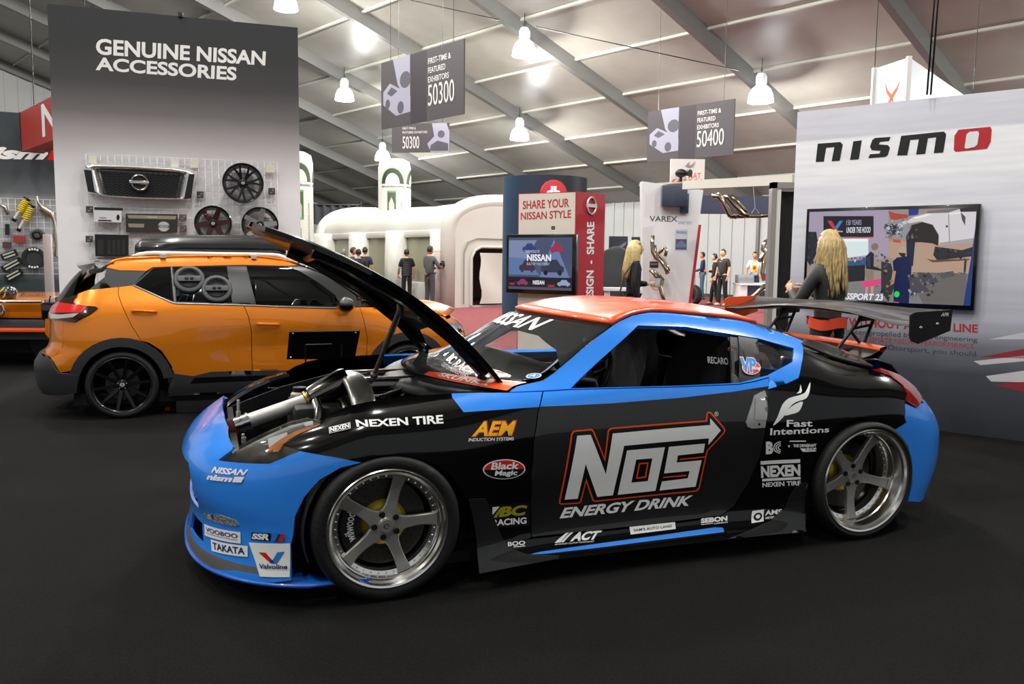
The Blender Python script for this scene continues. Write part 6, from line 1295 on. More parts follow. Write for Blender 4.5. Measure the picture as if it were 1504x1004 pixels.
# inflatable columns
def column(px, pyt, Y, Wpx, label, a0):
    r = Wpx/2/FPX*Y; P = at(px, pyt, Y); h = P[2]; o = empty('inflatable_column', (P[0], P[1], 0), 0, label, 'inflatable column')
    MB().lathe([(r*.96, 0), (r, .1), (r, h-.35), (r*.92, h-.12), (r*.6, h-.02), (0, h)], n=40).build('skin', ivory, o, angle=0)
    def cyl(w0, w1, z0, z1): return lambda s, t, d: np.stack([(r+.004+d)*np.sin(a0+w0+(w1-w0)*np.asarray(s)), -(r+.004+d)*np.cos(a0+w0+(w1-w0)*np.asarray(s)), z0+(z1-z0)*np.asarray(t)], 1)
    gp1 = M('photo green frame', '4f8a3a', .5); gp2 = M('photo dark', '3c4038', .5); gp3 = M('photo brown', '7d5a48', .5); arcd = M('arch dark', '2a3026', .5)
    for w0, s_ in ((-.75, 1), (.9, 1)):
        decal('print', [(P_(ring(.5, 0, .5, .95, 20, 0, math.pi)+[(0, 0)]), gp1), (P_(ring(.5, 0, .47, .9, 20, 0, math.pi)+[(.03, 0)]), arcd), (P_(ring(.5, 0, .30, .62, 16, 0, math.pi)+[(.2, 0)]), ivory)], cyl(w0, w0+1.5, h-.95, h-.35), o, lim=.1)
        decal('lettering', [(T_('MOBILE', (.36, .22, .64, .32)), ivs), (T_('#mobilebooths', (.02, -.25, .98, -.08), .01), gp2)], cyl(w0, w0+1.5, h-.95, h-.35), o, lim=.1)
    for (w, z, mt) in ((-.05, h-2.1, gp2), (-.2, h-3.25, gp3), (-.1, h-4.3, gp2)):
        if z > .1: decal('print', [(B_(0, 0, 1, 1), gp1), (B_(.07, .07, .93, .93), mt), (P_([(.2, .07), (.2, .5), (.5, .75), (.8, .45), (.8, .07)]), M('photo light', '9a9c90', .5))], cyl(w-.28, w+.28, z, z+.9), o, lim=.15)
    decal('lettering', [(T_('EXPERIENTIALBOOTHSOLUTIONS.COM', (0, 0, 1, 1)), gp2)], (lambda f: (lambda s, t, d: f(t, s, d)))(lambda t, s, d: cyl(.62, .50, .6, h-1.6)(t, s, d)), o, lim=.1)
column(579.5, 233, 31, 47, 'white printed inflatable column rising behind the tent roof', 0)
column(430, 222, 26, 56, 'white printed inflatable column at the right edge of the accessory wall', .55)
# dark draped booth at the back left of the tent
q0, q1 = at(455, 302, 36), at(530, 302, 36); db_ = empty('draped_booth', (q0[0], q0[1], 0), 0, 'dark draped booth frame between the left inflatable column and the tent', 'booth')
wd = q1[0]-q0[0]; z0, z1 = at(490, 326, 36)[2], at(490, 301, 36)[2]
MB().grid([[(wd*k/30, .06*math.sin(k*1.3), z) for z in (z1, (z0+z1)/2, z0-.12*abs(math.sin(k*.35)))] for k in range(31)]).build('drape', M('drape black', '26272a', .8), db_, angle=0)
for x in (0, wd): MB().tube([(x, 0, 0), (x, 0, z1+.15)], .06, 8).build('post', matblk, db_)
MB().tube([(0, 0, z1), (wd, 0, z1)], .05, 8).build('rail', matblk, db_)
# ================================================================== exhaust stand with printed panel
VY_ = 14.0
def vp(px, py, Y=VY_): return at(px, py, Y)
pb = vp(945, 400); vb = empty('exhaust_display', (pb[0], pb[1], 0), 0, 'white leaning display panel with red edge, carrying polished exhaust pipes, behind the woman with cup', 'display panel')
vl = lambda px, py, d=0: tuple(vp(px, py, VY_-d)-np.array([pb[0], pb[1], 0]))
wpn = M('display white', 'd4d3d3', .4)
pts = [vl(943, 266), vl(1033, 279), vl(1003, 507), vl(945, 507)]
MB().prism([(p[0], p[2]) for p in pts], (0, 0, 0), (1, 0, 0), (0, 0, 1), (0, .25, 0)).build('panel', wpn, vb, False)
pts = [vl(1026, 330), vl(1030, 330), vl(1008, 507), vl(1003, 507)]; MB().prism([(p[0], p[2]) for p in pts], (0, -.004, 0), (1, 0, 0), (0, 0, 1), (0, .01, 0)).build('red_edge', M('edge red', 'a32f33', .4), vb, False)
def vflat(x0, y0, x1, y1, d=.003): a, b = np.array(vl(x0, y1)), np.array(vl(x1, y0)); return flat(a+[0, -d, 0], (b[0]-a[0], 0, 0), (0, 0, b[2]-a[2]))
decal('lettering', [(T_('VAREX', (0, 0, 1, 1), .01), M('print dark grey'))], vflat(954, 317.5, 995, 325), vb)
decal('poster', [(B_(0, 0, 1, 1), M('poster pale', 'b9bcc6', .5)), (B_(.05, .05, .95, .55), M('poster dark', '554a52', .5)), (P_([(.1, .15), (.9, .15), (.9, .3), (.5, .5), (.1, .3)]), M('poster blue', '5b6c98', .5)), (T_('PERFORMANCE', (.1, .8, .9, .92)), M('poster blue'))], vflat(991, 337, 1010, 368), vb)
decal('poster', [(B_(0, 0, 1, 1), M('plate dark', '3a3233', .5)), (B_(.1, .5, .9, .7), M('print grey'))], vflat(954, 384, 967, 393), vb)
decal('lettering', [(T_('SMART BOX', (0, 0, 1, 1)), M('print pale blue', '93a8c4', .5))], vflat(996, 325, 1017, 329), vb)
for (x0, y0, x1, y1, d) in ((972, 272, 1010, 303, .16), (999, 284, 1012, 313, .05)):
    a, b = vl(x0, y1, d), vl(x1, y0, d); MB().box(((a[0]+b[0])/2, -d/2-.02, (a[2]+b[2])/2), (b[0]-a[0], d, b[2]-a[2]), bev=.01).build('screen', M('slate screen', '343b4a', .35, coat=.4), vb)
pst = M('polished steel', 'b9ad98', .14, 1)
def pipes(name, chains, Y, lab, cat):
    base = at(*chains[0][0][0], Y); o = empty(name, base, 0, lab, cat)
    for pts, r in chains: MB().tube([at(x, y, Y-.02*i)-base for i, (x, y) in enumerate(pts)], r, 10).build('pipe', pst, o, angle=0)
    return o
pipes('exhaust_header', [([(959, 346), (958, 356), (959, 370), (963, 378), (971, 384), (977, 393), (981, 402)], .035), ([(965, 374), (972, 368), (976, 362), (979, 368), (977, 376)], .028), ([(962, 360), (963, 370), (970, 377), (978, 388), (983, 398)], .026)], 13.85, 'polished exhaust header with a loop, upper of two on the white panel', 'exhaust')
pipes('exhaust_header', [([(955, 396), (961, 402), (966, 410), (969, 420), (972, 432), (977, 446)], .034), ([(963, 400), (970, 406), (973, 414), (970, 424), (973, 436)], .028), ([(959, 398), (968, 403), (975, 412)], .025)], 13.85, 'polished exhaust header, lower of two on the white panel beside the cup', 'exhaust')
q = at(1010, 251, 14.3); pm = empty('booth_sign', (q[0], q[1], at(1010, 268, 14.3)[2]), 0, 'small square sign with orange hazard stripes above the white panel', 'sign')
w_ = 49/FPX*14.3; h_ = 33.5/FPX*14.3
MB().box((0, .03, h_/2), (w_, .06, h_)).build('board', M('sign pale', 'd9cfc9', .5), pm, False)
hz = M('hazard orange', 'd86a45', .5); f = flat((-w_/2, -.001, 0), (w_, 0, 0), (0, 0, h_))
decal('print', [(T_('PMAT', (.42, .18, .9, .42), .01), hz)]+[(P_([(.02+.16*k, .02), (.10+.16*k, .02), (.16+.16*k, .14), (.08+.16*k, .14)]), hz) for k in range(6)]+[(P_([(.42, .7), (.55, .9), (.53, .74), (.60, .74), (.72, .92), (.66, .68), (.56, .62)]), M('wing grey', '8d8685', .5))], f, pm)
cmx = MB(); cmx.ball((-.14, -.14, h_*.36), (.10, .09, .07)).tube([(-.14, -.14, .0), (-.14, -.14, h_*.36)], .025, 8).lathe([(.045, 0), (.055, .09)], o=(-.06, -.18, h_*.36), axis=(.6, -.8, 0), n=12, cap=True); o = cmx.build('spotlight', matblk, pm)
# white beam, post frame with black curtain
b0, b1 = at(1008, 272, 13.2), at(1170, 264, 11.0); d = Vector(b1-b0); be = MB().box((0, 0, 0), (d.length, .15, .13), axes=(d.normalized(), Vector((0, 0, 1)).cross(d.normalized()), Vector((0, 0, 1)))).build('overhead_beam', M('beam white', 'cfcbbf', .5), None, False); be.location = (b0+b1)/2; tag(be, 'white overhead beam running from the exhaust panel to the grey door frame', 'beam')
fy = 9.9; fz = at(1135, 268, fy)[2]; fx0, fx1 = at(1129, 350, fy)[0], at(1175, 350, fy)[0]
df = empty('door_frame', ((fx0+fx1)/2, fy, 0), 0, 'pale grey door frame holding a black curtain beside the race track wall', 'door frame'); hw = (fx1-fx0)/2
for sx in (-1, 1): MB().box((sx*(hw-.03), 0, fz/2), (.06, .12, fz)).build('post', M('frame grey', '8d8783', .4, .3), df, False)
MB().box((-hw+.085, .0, fz/2-.03), (.05, .10, fz-.06)).build('jamb', M('frame pale', 'cfc9c2', .4), df, False)
MB().box((0, 0, fz-.035), (hw*2, .12, .07)).build('head', M('frame grey'), df, False)
MB().grid([[(x, .03+.012*math.sin(40*x), z) for z in np.linspace(.02, fz-.1, 8)] for x in np.linspace(-hw+.11, hw-.06, 40)]).build('curtain', M('curtain black', '161412', .8), df, angle=0)
# hanging exhaust on the beam
e = pipes('hanging_exhaust', [([(1045, 288), (1056, 288), (1064, 300), (1072, 316), (1082, 318)], .04), ([(1053, 284), (1060, 290), (1068, 304), (1075, 315), (1086, 317)], .035), ([(1063, 288), (1070, 290), (1080, 302), (1092, 314), (1100, 317)], .04), ([(1072, 288), (1080, 293), (1090, 304), (1098, 315)], .035), ([(1072, 318), (1100, 317), (1115, 317), (1128, 316)], .032)], 12.2, 'polished exhaust manifold hanging on wire below the white beam', 'exhaust')
base = at(1045, 288, 12.2); MB().tube([at(1104, 313, 12.2)-base, at(1109, 305, 12.2)-base, at(1115, 313, 12.2)-base], .006, 5).tube([at(1109, 305, 12.2)-base, at(1106, 270, 12.2)-base], .006, 5).build('hanging_wire', M('pale wire', 'b5b5b0', .4), e)
# counter with grey crate, booth fascia, stacked tyre
ct = at(1108, 416, 26); cn = empty('counter', (ct[0], ct[1], 0), 0, 'small white and navy counter in front of the white hall wall', 'counter'); cw_ = 44/FPX*26
MB().box((0, .35, ct[2]-.03), (cw_, .9, .06)).build('top', wpn, cn); MB().box((-cw_*.36, .35, (ct[2]-.06)/2), (cw_*.24, .8, ct[2]-.06)).build('side', wpn, cn); MB().box((cw_*.12, .35, (ct[2]-.06)/2), (cw_*.70, .78, ct[2]-.06)).build('front', M('counter navy', '232a3c', .5), cn)
c = at(1098, 409, 26); o = MB().box((0, 0, 0), (.5, .4, .26), bev=.02).build('metal_crate', M('crate grey', '8e9093', .4, .4), None); o.location = (c[0], c[1]+.35, ct[2]+.13); tag(o, 'grey metal crate on the small counter', 'crate')
ty = at(1017, 427, 27); t_ = empty('tyre', (ty[0], ty[1], .33), 0, 'black upright tyre beside the man in navy sweater', 'tyre'); MB().lathe([(.2, -.12), (.3, -.13), (.33, -.1), (.33, .1), (.3, .13), (.2, .12)], axis=(-.8, -.6, 0), n=32).build('tread', rubber, t_); MB().lathe([(.2, -.1), (.19, .0), (.05, .02), (0, .03)], axis=(-.8, -.6, 0), n=24).build('rim', bwh, t_)
fa, fb = at(1015, 300, 24), at(1160, 300, 24); z0, z1 = at(1080, 314, 24)[2], at(1080, 288, 24)[2]
fs = empty('booth_fascia', (fa[0], fa[1], 0), 0, 'navy booth fascia behind the hanging exhaust manifold', 'booth'); MB().box(((fb[0]-fa[0])/2, 0, (z0+z1)/2), (fb[0]-fa[0], .3, z1-z0)).build('board', M('fascia navy', '3a4056', .5), fs, False)
for x in (.1, fb[0]-fa[0]-.1): MB().tube([(x, .1, 0), (x, .1, z0)], .04, 8).build('post', alu, fs)
pipes('exhaust_display_pipe', [([(1128, 352), (1122, 358), (1121, 366), (1126, 372), (1122, 385), (1120, 400), (1123, 412)], .06), ([(1131, 356), (1127, 366), (1118, 378), (1115, 384)], .045)], 20, 'polished coiled pipe beside the pale door frame', 'exhaust')
pipes('exhaust_display_pipe', [([(1130, 417), (1122, 420), (1112, 430), (1102, 438), (1092, 448), (1080, 470)], .03), ([(1128, 424), (1118, 428), (1106, 440), (1098, 452)], .03)], 12.0, 'polished slanted pipe rising behind the orange wing endplate', 'exhaust')
# black draped shapes between kiosk and woman
q = at(905, 400, 16.5); dp = empty('draped_display', (q[0], q[1], 0), 0, 'black draped display with peaked top between kiosk and woman holding cup', 'display'); z1 = at(905, 362, 16.5)[2]
m = MB(); n = 28; rows = []
for j, (k, z) in enumerate(((1.0, 0), (.95, .5), (.8, 1.1), (.5, z1-.12), (.12, z1), (0, z1+.01))): rows.append([(.62*k*math.cos(2*math.pi*i/n)*(1+.05*math.sin(5*i)), .5*k*math.sin(2*math.pi*i/n), z) for i in range(n+1)])
m.grid(rows, flip=True).build('cloth', M('drape black'), dp, angle=0)
for (x0, y0, x1, y1, Y, nm, lab) in ((894, 347, 922, 372, 19, 'poster_board', 'dark poster board behind the black draped display, left of two'), (927, 348, 943, 372, 19.5, 'poster_board', 'dark poster board behind the blonde woman, right of two')):
    a, b = at(x0, y1, Y), at(x1, y0, Y); o = MB().box(((b[0]-a[0])/2, 0, (a[2]+b[2])/2), (b[0]-a[0], .05, b[2]-a[2])).tube([((b[0]-a[0])/2, .03, 0), ((b[0]-a[0])/2, .03, b[2])], .03, 8).build(nm, M('poster board dark', '2e3038', .5), None, False); o.location = (a[0], a[1], 0); tag(o, lab, 'poster')
    decal('print', [(P_([(.1, .1), (.9, .7), (.9, .5), (.3, .05)]), M('poster streak', '707684', .5))], flat((0, -.026, a[2]), (b[0]-a[0], 0, 0), (0, 0, b[2]-a[2])), o)
a, b = at(886, 424, 15.5), at(945, 419, 15.5); o = MB().box((0, 0, a[2]), (b[0]-a[0], .6, .05)).box((-.3, 0, a[2]/2), (.05, .5, a[2])).box((.3, 0, a[2]/2), (.05, .5, a[2])).build('white_table', wpn, None, False); o.location = ((a[0]+b[0])/2, a[1], 0); tag(o, 'white table edge below the black draped display', 'table'); o.name = 'table'
MB().box((0, -.2, a[2]*.45), (.9, .02, a[2]*.8)).build('skirt', M('skirt blue', '2c3a58', .6), o)
# box sign above the right wall
a, b, c = at(1285, 95, 10.6), at(1335, 90, 10.0), at(1430, 128, 12.6); z0 = at(1335, 160, 10.0)[2]; z1 = (a[2]+b[2])/2
bs = empty('box_sign', (b[0], b[1], z0), 0, 'pale box sign with an orange cross logo above the race track wall', 'sign'); P = [np.array(p)-np.array([b[0], b[1], 0]) for p in (a, b, c)]; P.append(P[0]+P[2])
quadbox(P, 0, z1-z0).build('panel', M('box sign white', 'c9d0d2', .5), bs, False)
fu = Face(a*[1, 1, 0], b*[1, 1, 0])
decal('logo', [(P_([(0, 1), (.18, .62), (.42, .42), (.55, .2), (.55, .0), (.3, .28), (.1, .5)]), hz), (P_([(1, 1), (.8, .55), (.3, .0), (.12, -.1), (.55, .5), (.8, .7)]), hz)], (lambda f_: lambda s, t, o: f_(s, t, o)-np.array([b[0], b[1], z0]))(fu.quad([(1300, 121), (1322, 118), (1321, 150), (1300, 152)], .001)), bs)
for p in P[:3]: MB().box((p[0], p[1], (z1-z0)/2), (.05, .05, z1-z0+.02)).build('corner_post', M('frame pale'), bs)
for p in (P[0], P[2]): MB().tube([(p[0], p[1], z1-z0), (p[0], p[1], z1-z0+5)], .006, 5).build('hanging_wire', wire, bs)
# ================================================================== sign plate by the crossover
sg0 = at(474, 508, 6.35); si = empty('sign_stand', (sg0[0], sg0[1], 0), 0, 'black slanted info plate on two thin legs in front of the orange SUV', 'sign stand')
sl = lambda px, py, Y=6.35: np.array(at(px, py, Y))-np.array([sg0[0], sg0[1], 0])
A = [sl(424.7, 487.4, 6.30), sl(529, 486, 6.30), sl(521, 527, 6.42), sl(421, 527.5, 6.42)]; nrm = np.cross(A[1]-A[0], A[3]-A[0]); nrm /= np.linalg.norm(nrm); nrm = nrm if nrm[1] > 0 else -nrm
MB().add(A+[p+nrm*.012 for p in A], [(0, 1, 2, 3), (7, 6, 5, 4), (0, 4, 5, 1), (1, 5, 6, 2), (2, 6, 7, 3), (3, 7, 4, 0)]).build('plate', M('plate black', '060606', .5, spec=.2), si, False)
for k in range(4): c = A[k]*.94+(A[(k+2) % 4])*.06; MB().lathe([(0, .008), (.008, .006), (.011, 0)], o=tuple(c-nrm*.001), axis=tuple(-nrm), n=12).build('screw', chrome, si)
for px in (448.5, 501.5):
    t_ = sl(px, 506, 6.33); MB().tube([t_, (t_[0], t_[1], 0)], .006, 8).build('leg', M('dark rod', '2d2c2a', .3, .8), si)
MB().tube([sl(449, 506, 6.3), sl(487, 505, 6.3)], .005, 6).build('cross_rod', M('dark rod'), si)
MB().box((.0, .02, .008), (.5, .22, .016)).build('base', matblk, si)
o = MB().box((0, 0, .02), (.05, .04, .04), bev=.01).tube([(0, 0, .01), (.12, .05, .006), (.25, .02, .006)], .005, 6).build('cable_plug', M('plug orange', 'c8401c', .5), None); p = on_floor(247, 603); o.location = (p[0], p[1], 0); tag(o, 'small orange cable plug on the floor behind the SUV rear wheel', 'plug')
o = MB().box((0, 0, .06), (1.0, .12, .12), bev=.01).build('floor_bar', M('bar grey', '2e2d2d', .4), None); p = on_floor(335, 601); o.location = (p[0]+.05, p[1], 0); o.rotation_euler = (0, 0, VA); tag(o, 'dark grey bar lying on the floor beside the SUV sill', 'bar')
# ================================================================== orange vehicle at the far left
oc = empty('low_car', at(20, 470, 10.4)*[1, 1, 0], R(4), 'low orange and black car at the left photo edge behind the SUV', 'car')
ol = lambda px, py, Y=10.4: np.array(at(px, py, Y))-np.array(at(20, 470, 10.4)*[1, 1, 0])
z = lambda py: ol(20, py)[2]
b = MB(); b.grid([[(x, y, zz) for y, zz in ((-.0, z(458)), (-.03, z(447)), (.05, z(441)), (.5, z(440)+.02), (1.4, z(440)+.04))] for x in np.linspace(-1.5, .34, 12)], flip=True); b.build('bonnet', suvo, oc, angle=30)
b = MB(); b.box((-.58, .05, (z(441)+z(467))/2), (1.85, .1, z(441)-z(467)), bev=.02).build('bumper_bar', suvo, oc)
MB().tube([(-1.5, -.02, z(443)), (.36, -.02, z(442))], .02, 8).build('chrome_strip', chrome, oc)
MB().box((.5, .1, (z(443)+z(470))/2), (.30, .25, z(443)-z(470)), bev=.03).build('corner_lamp', piano, oc)
MB().box((-.5, .3, (z(468)+z(500))/2), (2.1, .6, z(468)-z(500)), bev=.04).build('lower_bumper', clad, oc)
MB().box((.25, -.02, z(484)), (.95, .1, .05), bev=.01).build('lip', M('race orange paint'), oc)
MB().tube([(ol(0, 455)[0]+.09*math.cos(t), -.07, z(455)+.085*math.sin(t)) for t in np.linspace(0, 6.28, 24, endpoint=False)], .014, 8, closed=True).box((ol(0, 455)[0], -.07, z(455)), (.2, .02, .04)).build('emblem', chrome, oc)
for x in (-1.2, .3): MB().lathe([(.0, .1), (.2, .1), (.3, .09), (.32, .05), (.32, -.1)], o=(x, .45, .32), axis=(0, -1, 0), n=28).build('wheel', rubber, oc)
MB().box((-.5, 1.4, .35), (2.2, 1.6, .4)).build('underbody', dark, oc)
p = at(12, 434, 10.6); p = at(12, 431, 10.6); he = empty('helmet', p, 0, 'dark helmet with yellow stripes on the low orange car', 'helmet'); MB().ball((0, 0, 0), (.15, .17, .14)).build('shell', M('helmet dark', '17161a', .2, coat=1), he, angle=0)
MB().tube([(-.10, -.135, -.06), (-.06, -.15, .02), (0, -.13, .09)], .016, 8).tube([(.0, -.16, -.07), (.04, -.155, .0), (.05, -.12, .07)], .012, 8).build('stripe', M('helmet yellow', 'c9a01c', .3), he, angle=0)
he.scale = (.72, .72, .72)
for (a, b), lab in ((((787, 39), (1084, 103)), 'long thin guy wire under the tent roof above the hanging sign reading 50400'), (((602, 0), (733, 29)), 'short thin guy wire under the tent roof above the large 50300 sign')):
    P, Q = lamp_at(*a), lamp_at(*b); o = MB().tube([(0, 0, 0), Q-P], .014, 6).build('guy_wire', wire, None, True, 0); o.location = P; tag(o, lab, 'wire', 'guy wires under the tent roof')
# ================================================================== people
skin_l = M('skin light', 'd9a282', .5, spec=.3); skin_t = M('skin tan', 'b98360', .5, spec=.3); lipm = M('lips', 'a8564e', .45); eyew = M('eye white', 'e0dcd6', .3); eyed = M('eye dark', '1b1512', .2)
def skinned(V, E, rad, root=0, sub=1):
    me = bpy.data.meshes.new('s'); me.from_pydata([tuple(v) for v in V], E, []); o = bpy.data.objects.new('s', me); COL.objects.link(o)
    o.modifiers.new('skin', 'SKIN'); o.modifiers.new('sub', 'SUBSURF').levels = sub
    for i, r in enumerate(rad):
        d = me.skin_vertices[0].data[i]; d.radius = r if isinstance(r, tuple) else (r, r); d.use_root = (i == root)
    ev = bpy.data.meshes.new_from_object(o.evaluated_get(bpy.context.evaluated_depsgraph_get()))
    vs = [tuple(v.co) for v in ev.vertices]; fs = [tuple(p.vertices) for p in ev.polygons]
    bpy.data.objects.remove(o); bpy.data.meshes.remove(me); bpy.data.meshes.remove(ev); return vs, fs
def hand(mb, w, d, n, curl=.5, s=1.0):
    """palm and five fingers from the wrist w along d, palm facing n"""
    d = Vector(d).normalized(); n = Vector(n); n = (n-d*n.dot(d)).normalized(); q = d.cross(n); w = Vector(w)
    mb.ball(w+d*.045*s, (.042*s, .014*s, .05*s), 10, 8, axes=(q, n, d))
    for k, L in enumerate((.068, .078, .072, .055)):
        b = w+d*.085*s+q*(.030-.020*k)*s; p = [b]; a = 0
        for j in range(3): a += curl*(.5+.35*j); p.append(p[-1]+(d*math.cos(a)+n*math.sin(a))*L*s*(.42, .33, .25)[j])
        mb.tube(p, [.0095*s, .009*s, .0082*s, .006*s], 7)
    b = w+d*.03*s+q*.036*s; mb.tube([b, b+(q*.7+d*.6+n*.3)*.035*s, b+(q*.75+d*1.2+n*.7)*.05*s, b+(q*.7+d*1.8+n*1.1)*.05*s], [.013*s, .011*s, .0095*s, .007*s], 7)
def person(label, x, y, H, face, skin, shirt, trousers, shoes=None, hair=None, hairstyle='short', armR=((.25, -.02, 1.15), (.26, .06, .92)), armL=((-.25, -.02, 1.15), (-.26, .06, .92)), sleeve=1.0, stride=.0, slim=1.0, head_turn=0, lean=0, curl=(.5, .5), skirt=False, extra=None, group=None):
    k = H/1.75; root = None
    P = [Vector(v) for v in [(0, 0, .95), (0, .005+lean*.3, 1.14), (0, lean*.7, 1.33), (0, lean-.01, 1.46), (0, lean+.005, 1.55),
         (.17*slim, lean, 1.415), armR[0], armR[1], (-.17*slim, lean, 1.415), armL[0], armL[1],
         (.088, 0, .90), (.10, stride*.5+.02, .50), (.10, stride-.02, .085), (.115, stride+.13, .035), (-.088, 0, .90), (-.10, -stride*.5+.02, .50), (-.10, -stride-.02, .085), (-.115, -stride+.13, .035)]]
    E = [(0, 1), (1, 2), (2, 3), (3, 4), (2, 5), (5, 6), (6, 7), (2, 8), (8, 9), (9, 10), (0, 11), (11, 12), (12, 13), (13, 14), (0, 15), (15, 16), (16, 17), (17, 18)]
    rad = [(.115*slim, .085), (.10*slim, .075), (.13*slim, .09), (.075, .065), .052, .056, .042, .028, .056, .042, .028, .07, .055, .04, .03, .07, .055, .04, .03]
    mb = MB(); mb.add(*skinned(P, E, rad))
    hc = Vector((0, lean+.03, 1.645)); cr, sr = math.cos(head_turn), math.sin(head_turn); ax = (Vector((cr, sr, 0)), Vector((-sr, cr, 0)), Vector((0, 0, 1)))
    T = lambda a, b, c: hc+ax[0]*a+ax[1]*b+ax[2]*c
    rows = []
    for i in range(20):
        f = 2*math.pi*i/20; col = []
        for j in range(13):
            t = math.pi*(.001+.998*j/12); a, b, c = math.sin(t)*math.cos(f), math.sin(t)*math.sin(f), math.cos(t)
            w = 1-.30*max(0, -c)**1.5; col.append(T(.077*a*w, .096*b*(1-.12*max(0, -c)*(1 if b < 0 else -.3))+(.012*max(0, -c) if b > 0 else 0), .118*c))
        rows.append(col)
    mb.grid(rows, closed_u=True, flip=True)
    mb.ball(T(0, .100, -.012), (.012, .020, .020), 8, 6, axes=ax); mb.ball(T(0, .098, .004), (.008, .010, .028), 8, 6, axes=ax)
    for s in (-1, 1): mb.ball(T(s*.077, -.005, -.005), (.010, .020, .031), 8, 6, axes=ax)
    mb.mat(1)
    for s in (-1, 1): mb.ball(T(s*.030, .083, .012), (.013, .010, .008), 8, 6, axes=ax)
    mb.mat(2)
    for s in (-1, 1): mb.ball(T(s*.030, .090, .012), (.006, .005, .006), 6, 5, axes=ax); mb.ball(T(s*.031, .084, .034), (.017, .008, .004), 6, 5, axes=ax)
    mb.mat(3); mb.ball(T(0, .091, -.052), (.022, .008, .007), 8, 5, axes=ax); mb.mat(0)
    for (el, wr, c) in ((armR[0], armR[1], curl[0]), (armL[0], armL[1], curl[1])):
        d = Vector(wr)-Vector(el); nrm = Vector((-1 if wr[0] > 0 else 1, .3, 0)); hand(mb, wr, d, nrm, c)
    mb.v = [(a*k, b*k, c*k) for a, b, c in mb.v]
    o = mb.build('person', [skin, eyew, eyed, lipm], None, True, 0); o.location = (x, y, 0); o.rotation_euler = (0, 0, face); tag(o, label, 'person', group)
    def part(name, m, mat_, ang=0): m.v = [(a*k, b*k, c*k) for a, b, c in m.v]; return m.build(name, mat_, o, True, ang)
    def arm(i, a, b, c):
        if sleeve >= 1: return [P[a], P[b], P[b]+(P[c]-P[b])*.93], [.072, .056, .042]
        q = P[a]+(P[b]-P[a])*.85; return [P[a], P[a]+(P[b]-P[a])*.45, q], [.074, .066, .060]
    aR, rR = arm(0, 5, 6, 7); aL, rL = arm(0, 8, 9, 10)
    V = [Vector((0, 0, .89)), P[1], P[2], P[3]+Vector((0, 0, .015))]+aR+aL
    part('shirt', MB().add(*skinned(V, [(0, 1), (1, 2), (2, 3), (2, 4), (4, 5), (5, 6), (2, 7), (7, 8), (8, 9)], [(.140*slim, .108), (.142*slim, .112), (.165*slim, .122), (.075, .066)]+rR+rL, 0)), shirt)
    tv = [P[0]+Vector((0, 0, .13)), P[11], P[12], P[13]+Vector((0, 0, -.01)), P[15], P[16], P[17]+Vector((0, 0, -.01))]
    part('trousers', MB().add(*skinned(tv, [(0, 1), (1, 2), (2, 3), (0, 4), (4, 5), (5, 6)], [(.132*slim, .10), .092, .074, .060, .092, .074, .060], 0)), trousers)
    for a, t_ in ((13, 14), (17, 18)):
        m = MB(); c = P[a]; m.grid([[Vector((c.x+w*math.cos(q), c.y+yy, max(.0, hh*math.sin(q)+.03))) for q in np.linspace(0, 2*math.pi, 11)] for yy, w, hh in ((-.085, .005, .02), (-.075, .038, .055), (-.02, .043, .075), (.06, .046, .05), (.13, .044, .032), (.17, .03, .022), (.185, .004, .01))]); part('shoe', m, shoes or M('shoe dark', '1d1916', .5))
    hm = hair or M('hair black', '120e0c', .5)
    m = MB(); b = MB(); b.ball((0, 0, 0), 1, 24, 16); C = {}
    keep = []
    for f_ in b.f:
        c = sum((Vector(b.v[i]) for i in f_), Vector())/len(f_)
        if (c.y > .25 and c.z < (.52 if hairstyle != 'bald' else .80)) or c.z < -.42 or (abs(c.x) > .55 and c.y > -.1 and c.z < -.05): continue
        keep.append(f_)
    m.add([T(v[0]*.085, v[1]*.104-.004, v[2]*.126+.004) for v in b.v], keep); ho_ = part('hair', m, hm); solid(ho_, .012*k, -1)
    if hairstyle == 'long':
        rnd = random.Random(len(label)); m = MB()
        for i in range(110):
            a = rnd.uniform(math.radians(-205), math.radians(25)); up = rnd.uniform(.1, 1); rr_ = .086
            p0 = T(.06*math.cos(a)*rr_/.086*(1-.5*up), -.01+.075*math.sin(a)*(1-.5*up)-.01, .055+.07*up); p1 = T(.095*math.cos(a), -.012+.105*math.sin(a), .03-.02*up)
            L_ = rnd.uniform(.34, .46); ph = rnd.uniform(0, 6.28); q = [p0, p1]
            for j in range(1, 7):
                t = j/6; wv_ = (extra or {}).get('wave', .006); q.append(p1+Vector((math.cos(a)*.035*t*(1.2-t)+wv_*math.sin(ph+7*t), math.sin(a)*.045*t-.03*t+wv_*math.cos(ph+6*t), -L_*t)))
            m.tube(q, [.006, .013, .014, .013, .012, .010, .008, .003], 6)
        part('long_hair', m, hm)
    return o, (lambda p: Vector((x, y, 0))+Matrix.Rotation(face, 3, 'Z') @ (Vector(p)*k)), part, k
def stand(px, Y): return at(px, 400, Y)[0], Y
cl_black = M('cloth black', '141417', .8); cl_char = M('cloth charcoal', '3a3a3c', .8); cl_grey = M('cloth grey', '4d4c4e', .8); cl_navy = M('cloth navy', '1c2540', .8); cl_jean = M('denim blue', '3d4f6a', .85); cl_white = M('cloth white', 'cfcfd2', .7); cl_olive = M('jacket dark olive', '33322e', .6)
blonde = M('hair pale blonde', 'd9c684', .42, noise=.35, nscale=30); blonde2 = M('hair honey blonde', 'c9ac74', .42, noise=.45, nscale=24)
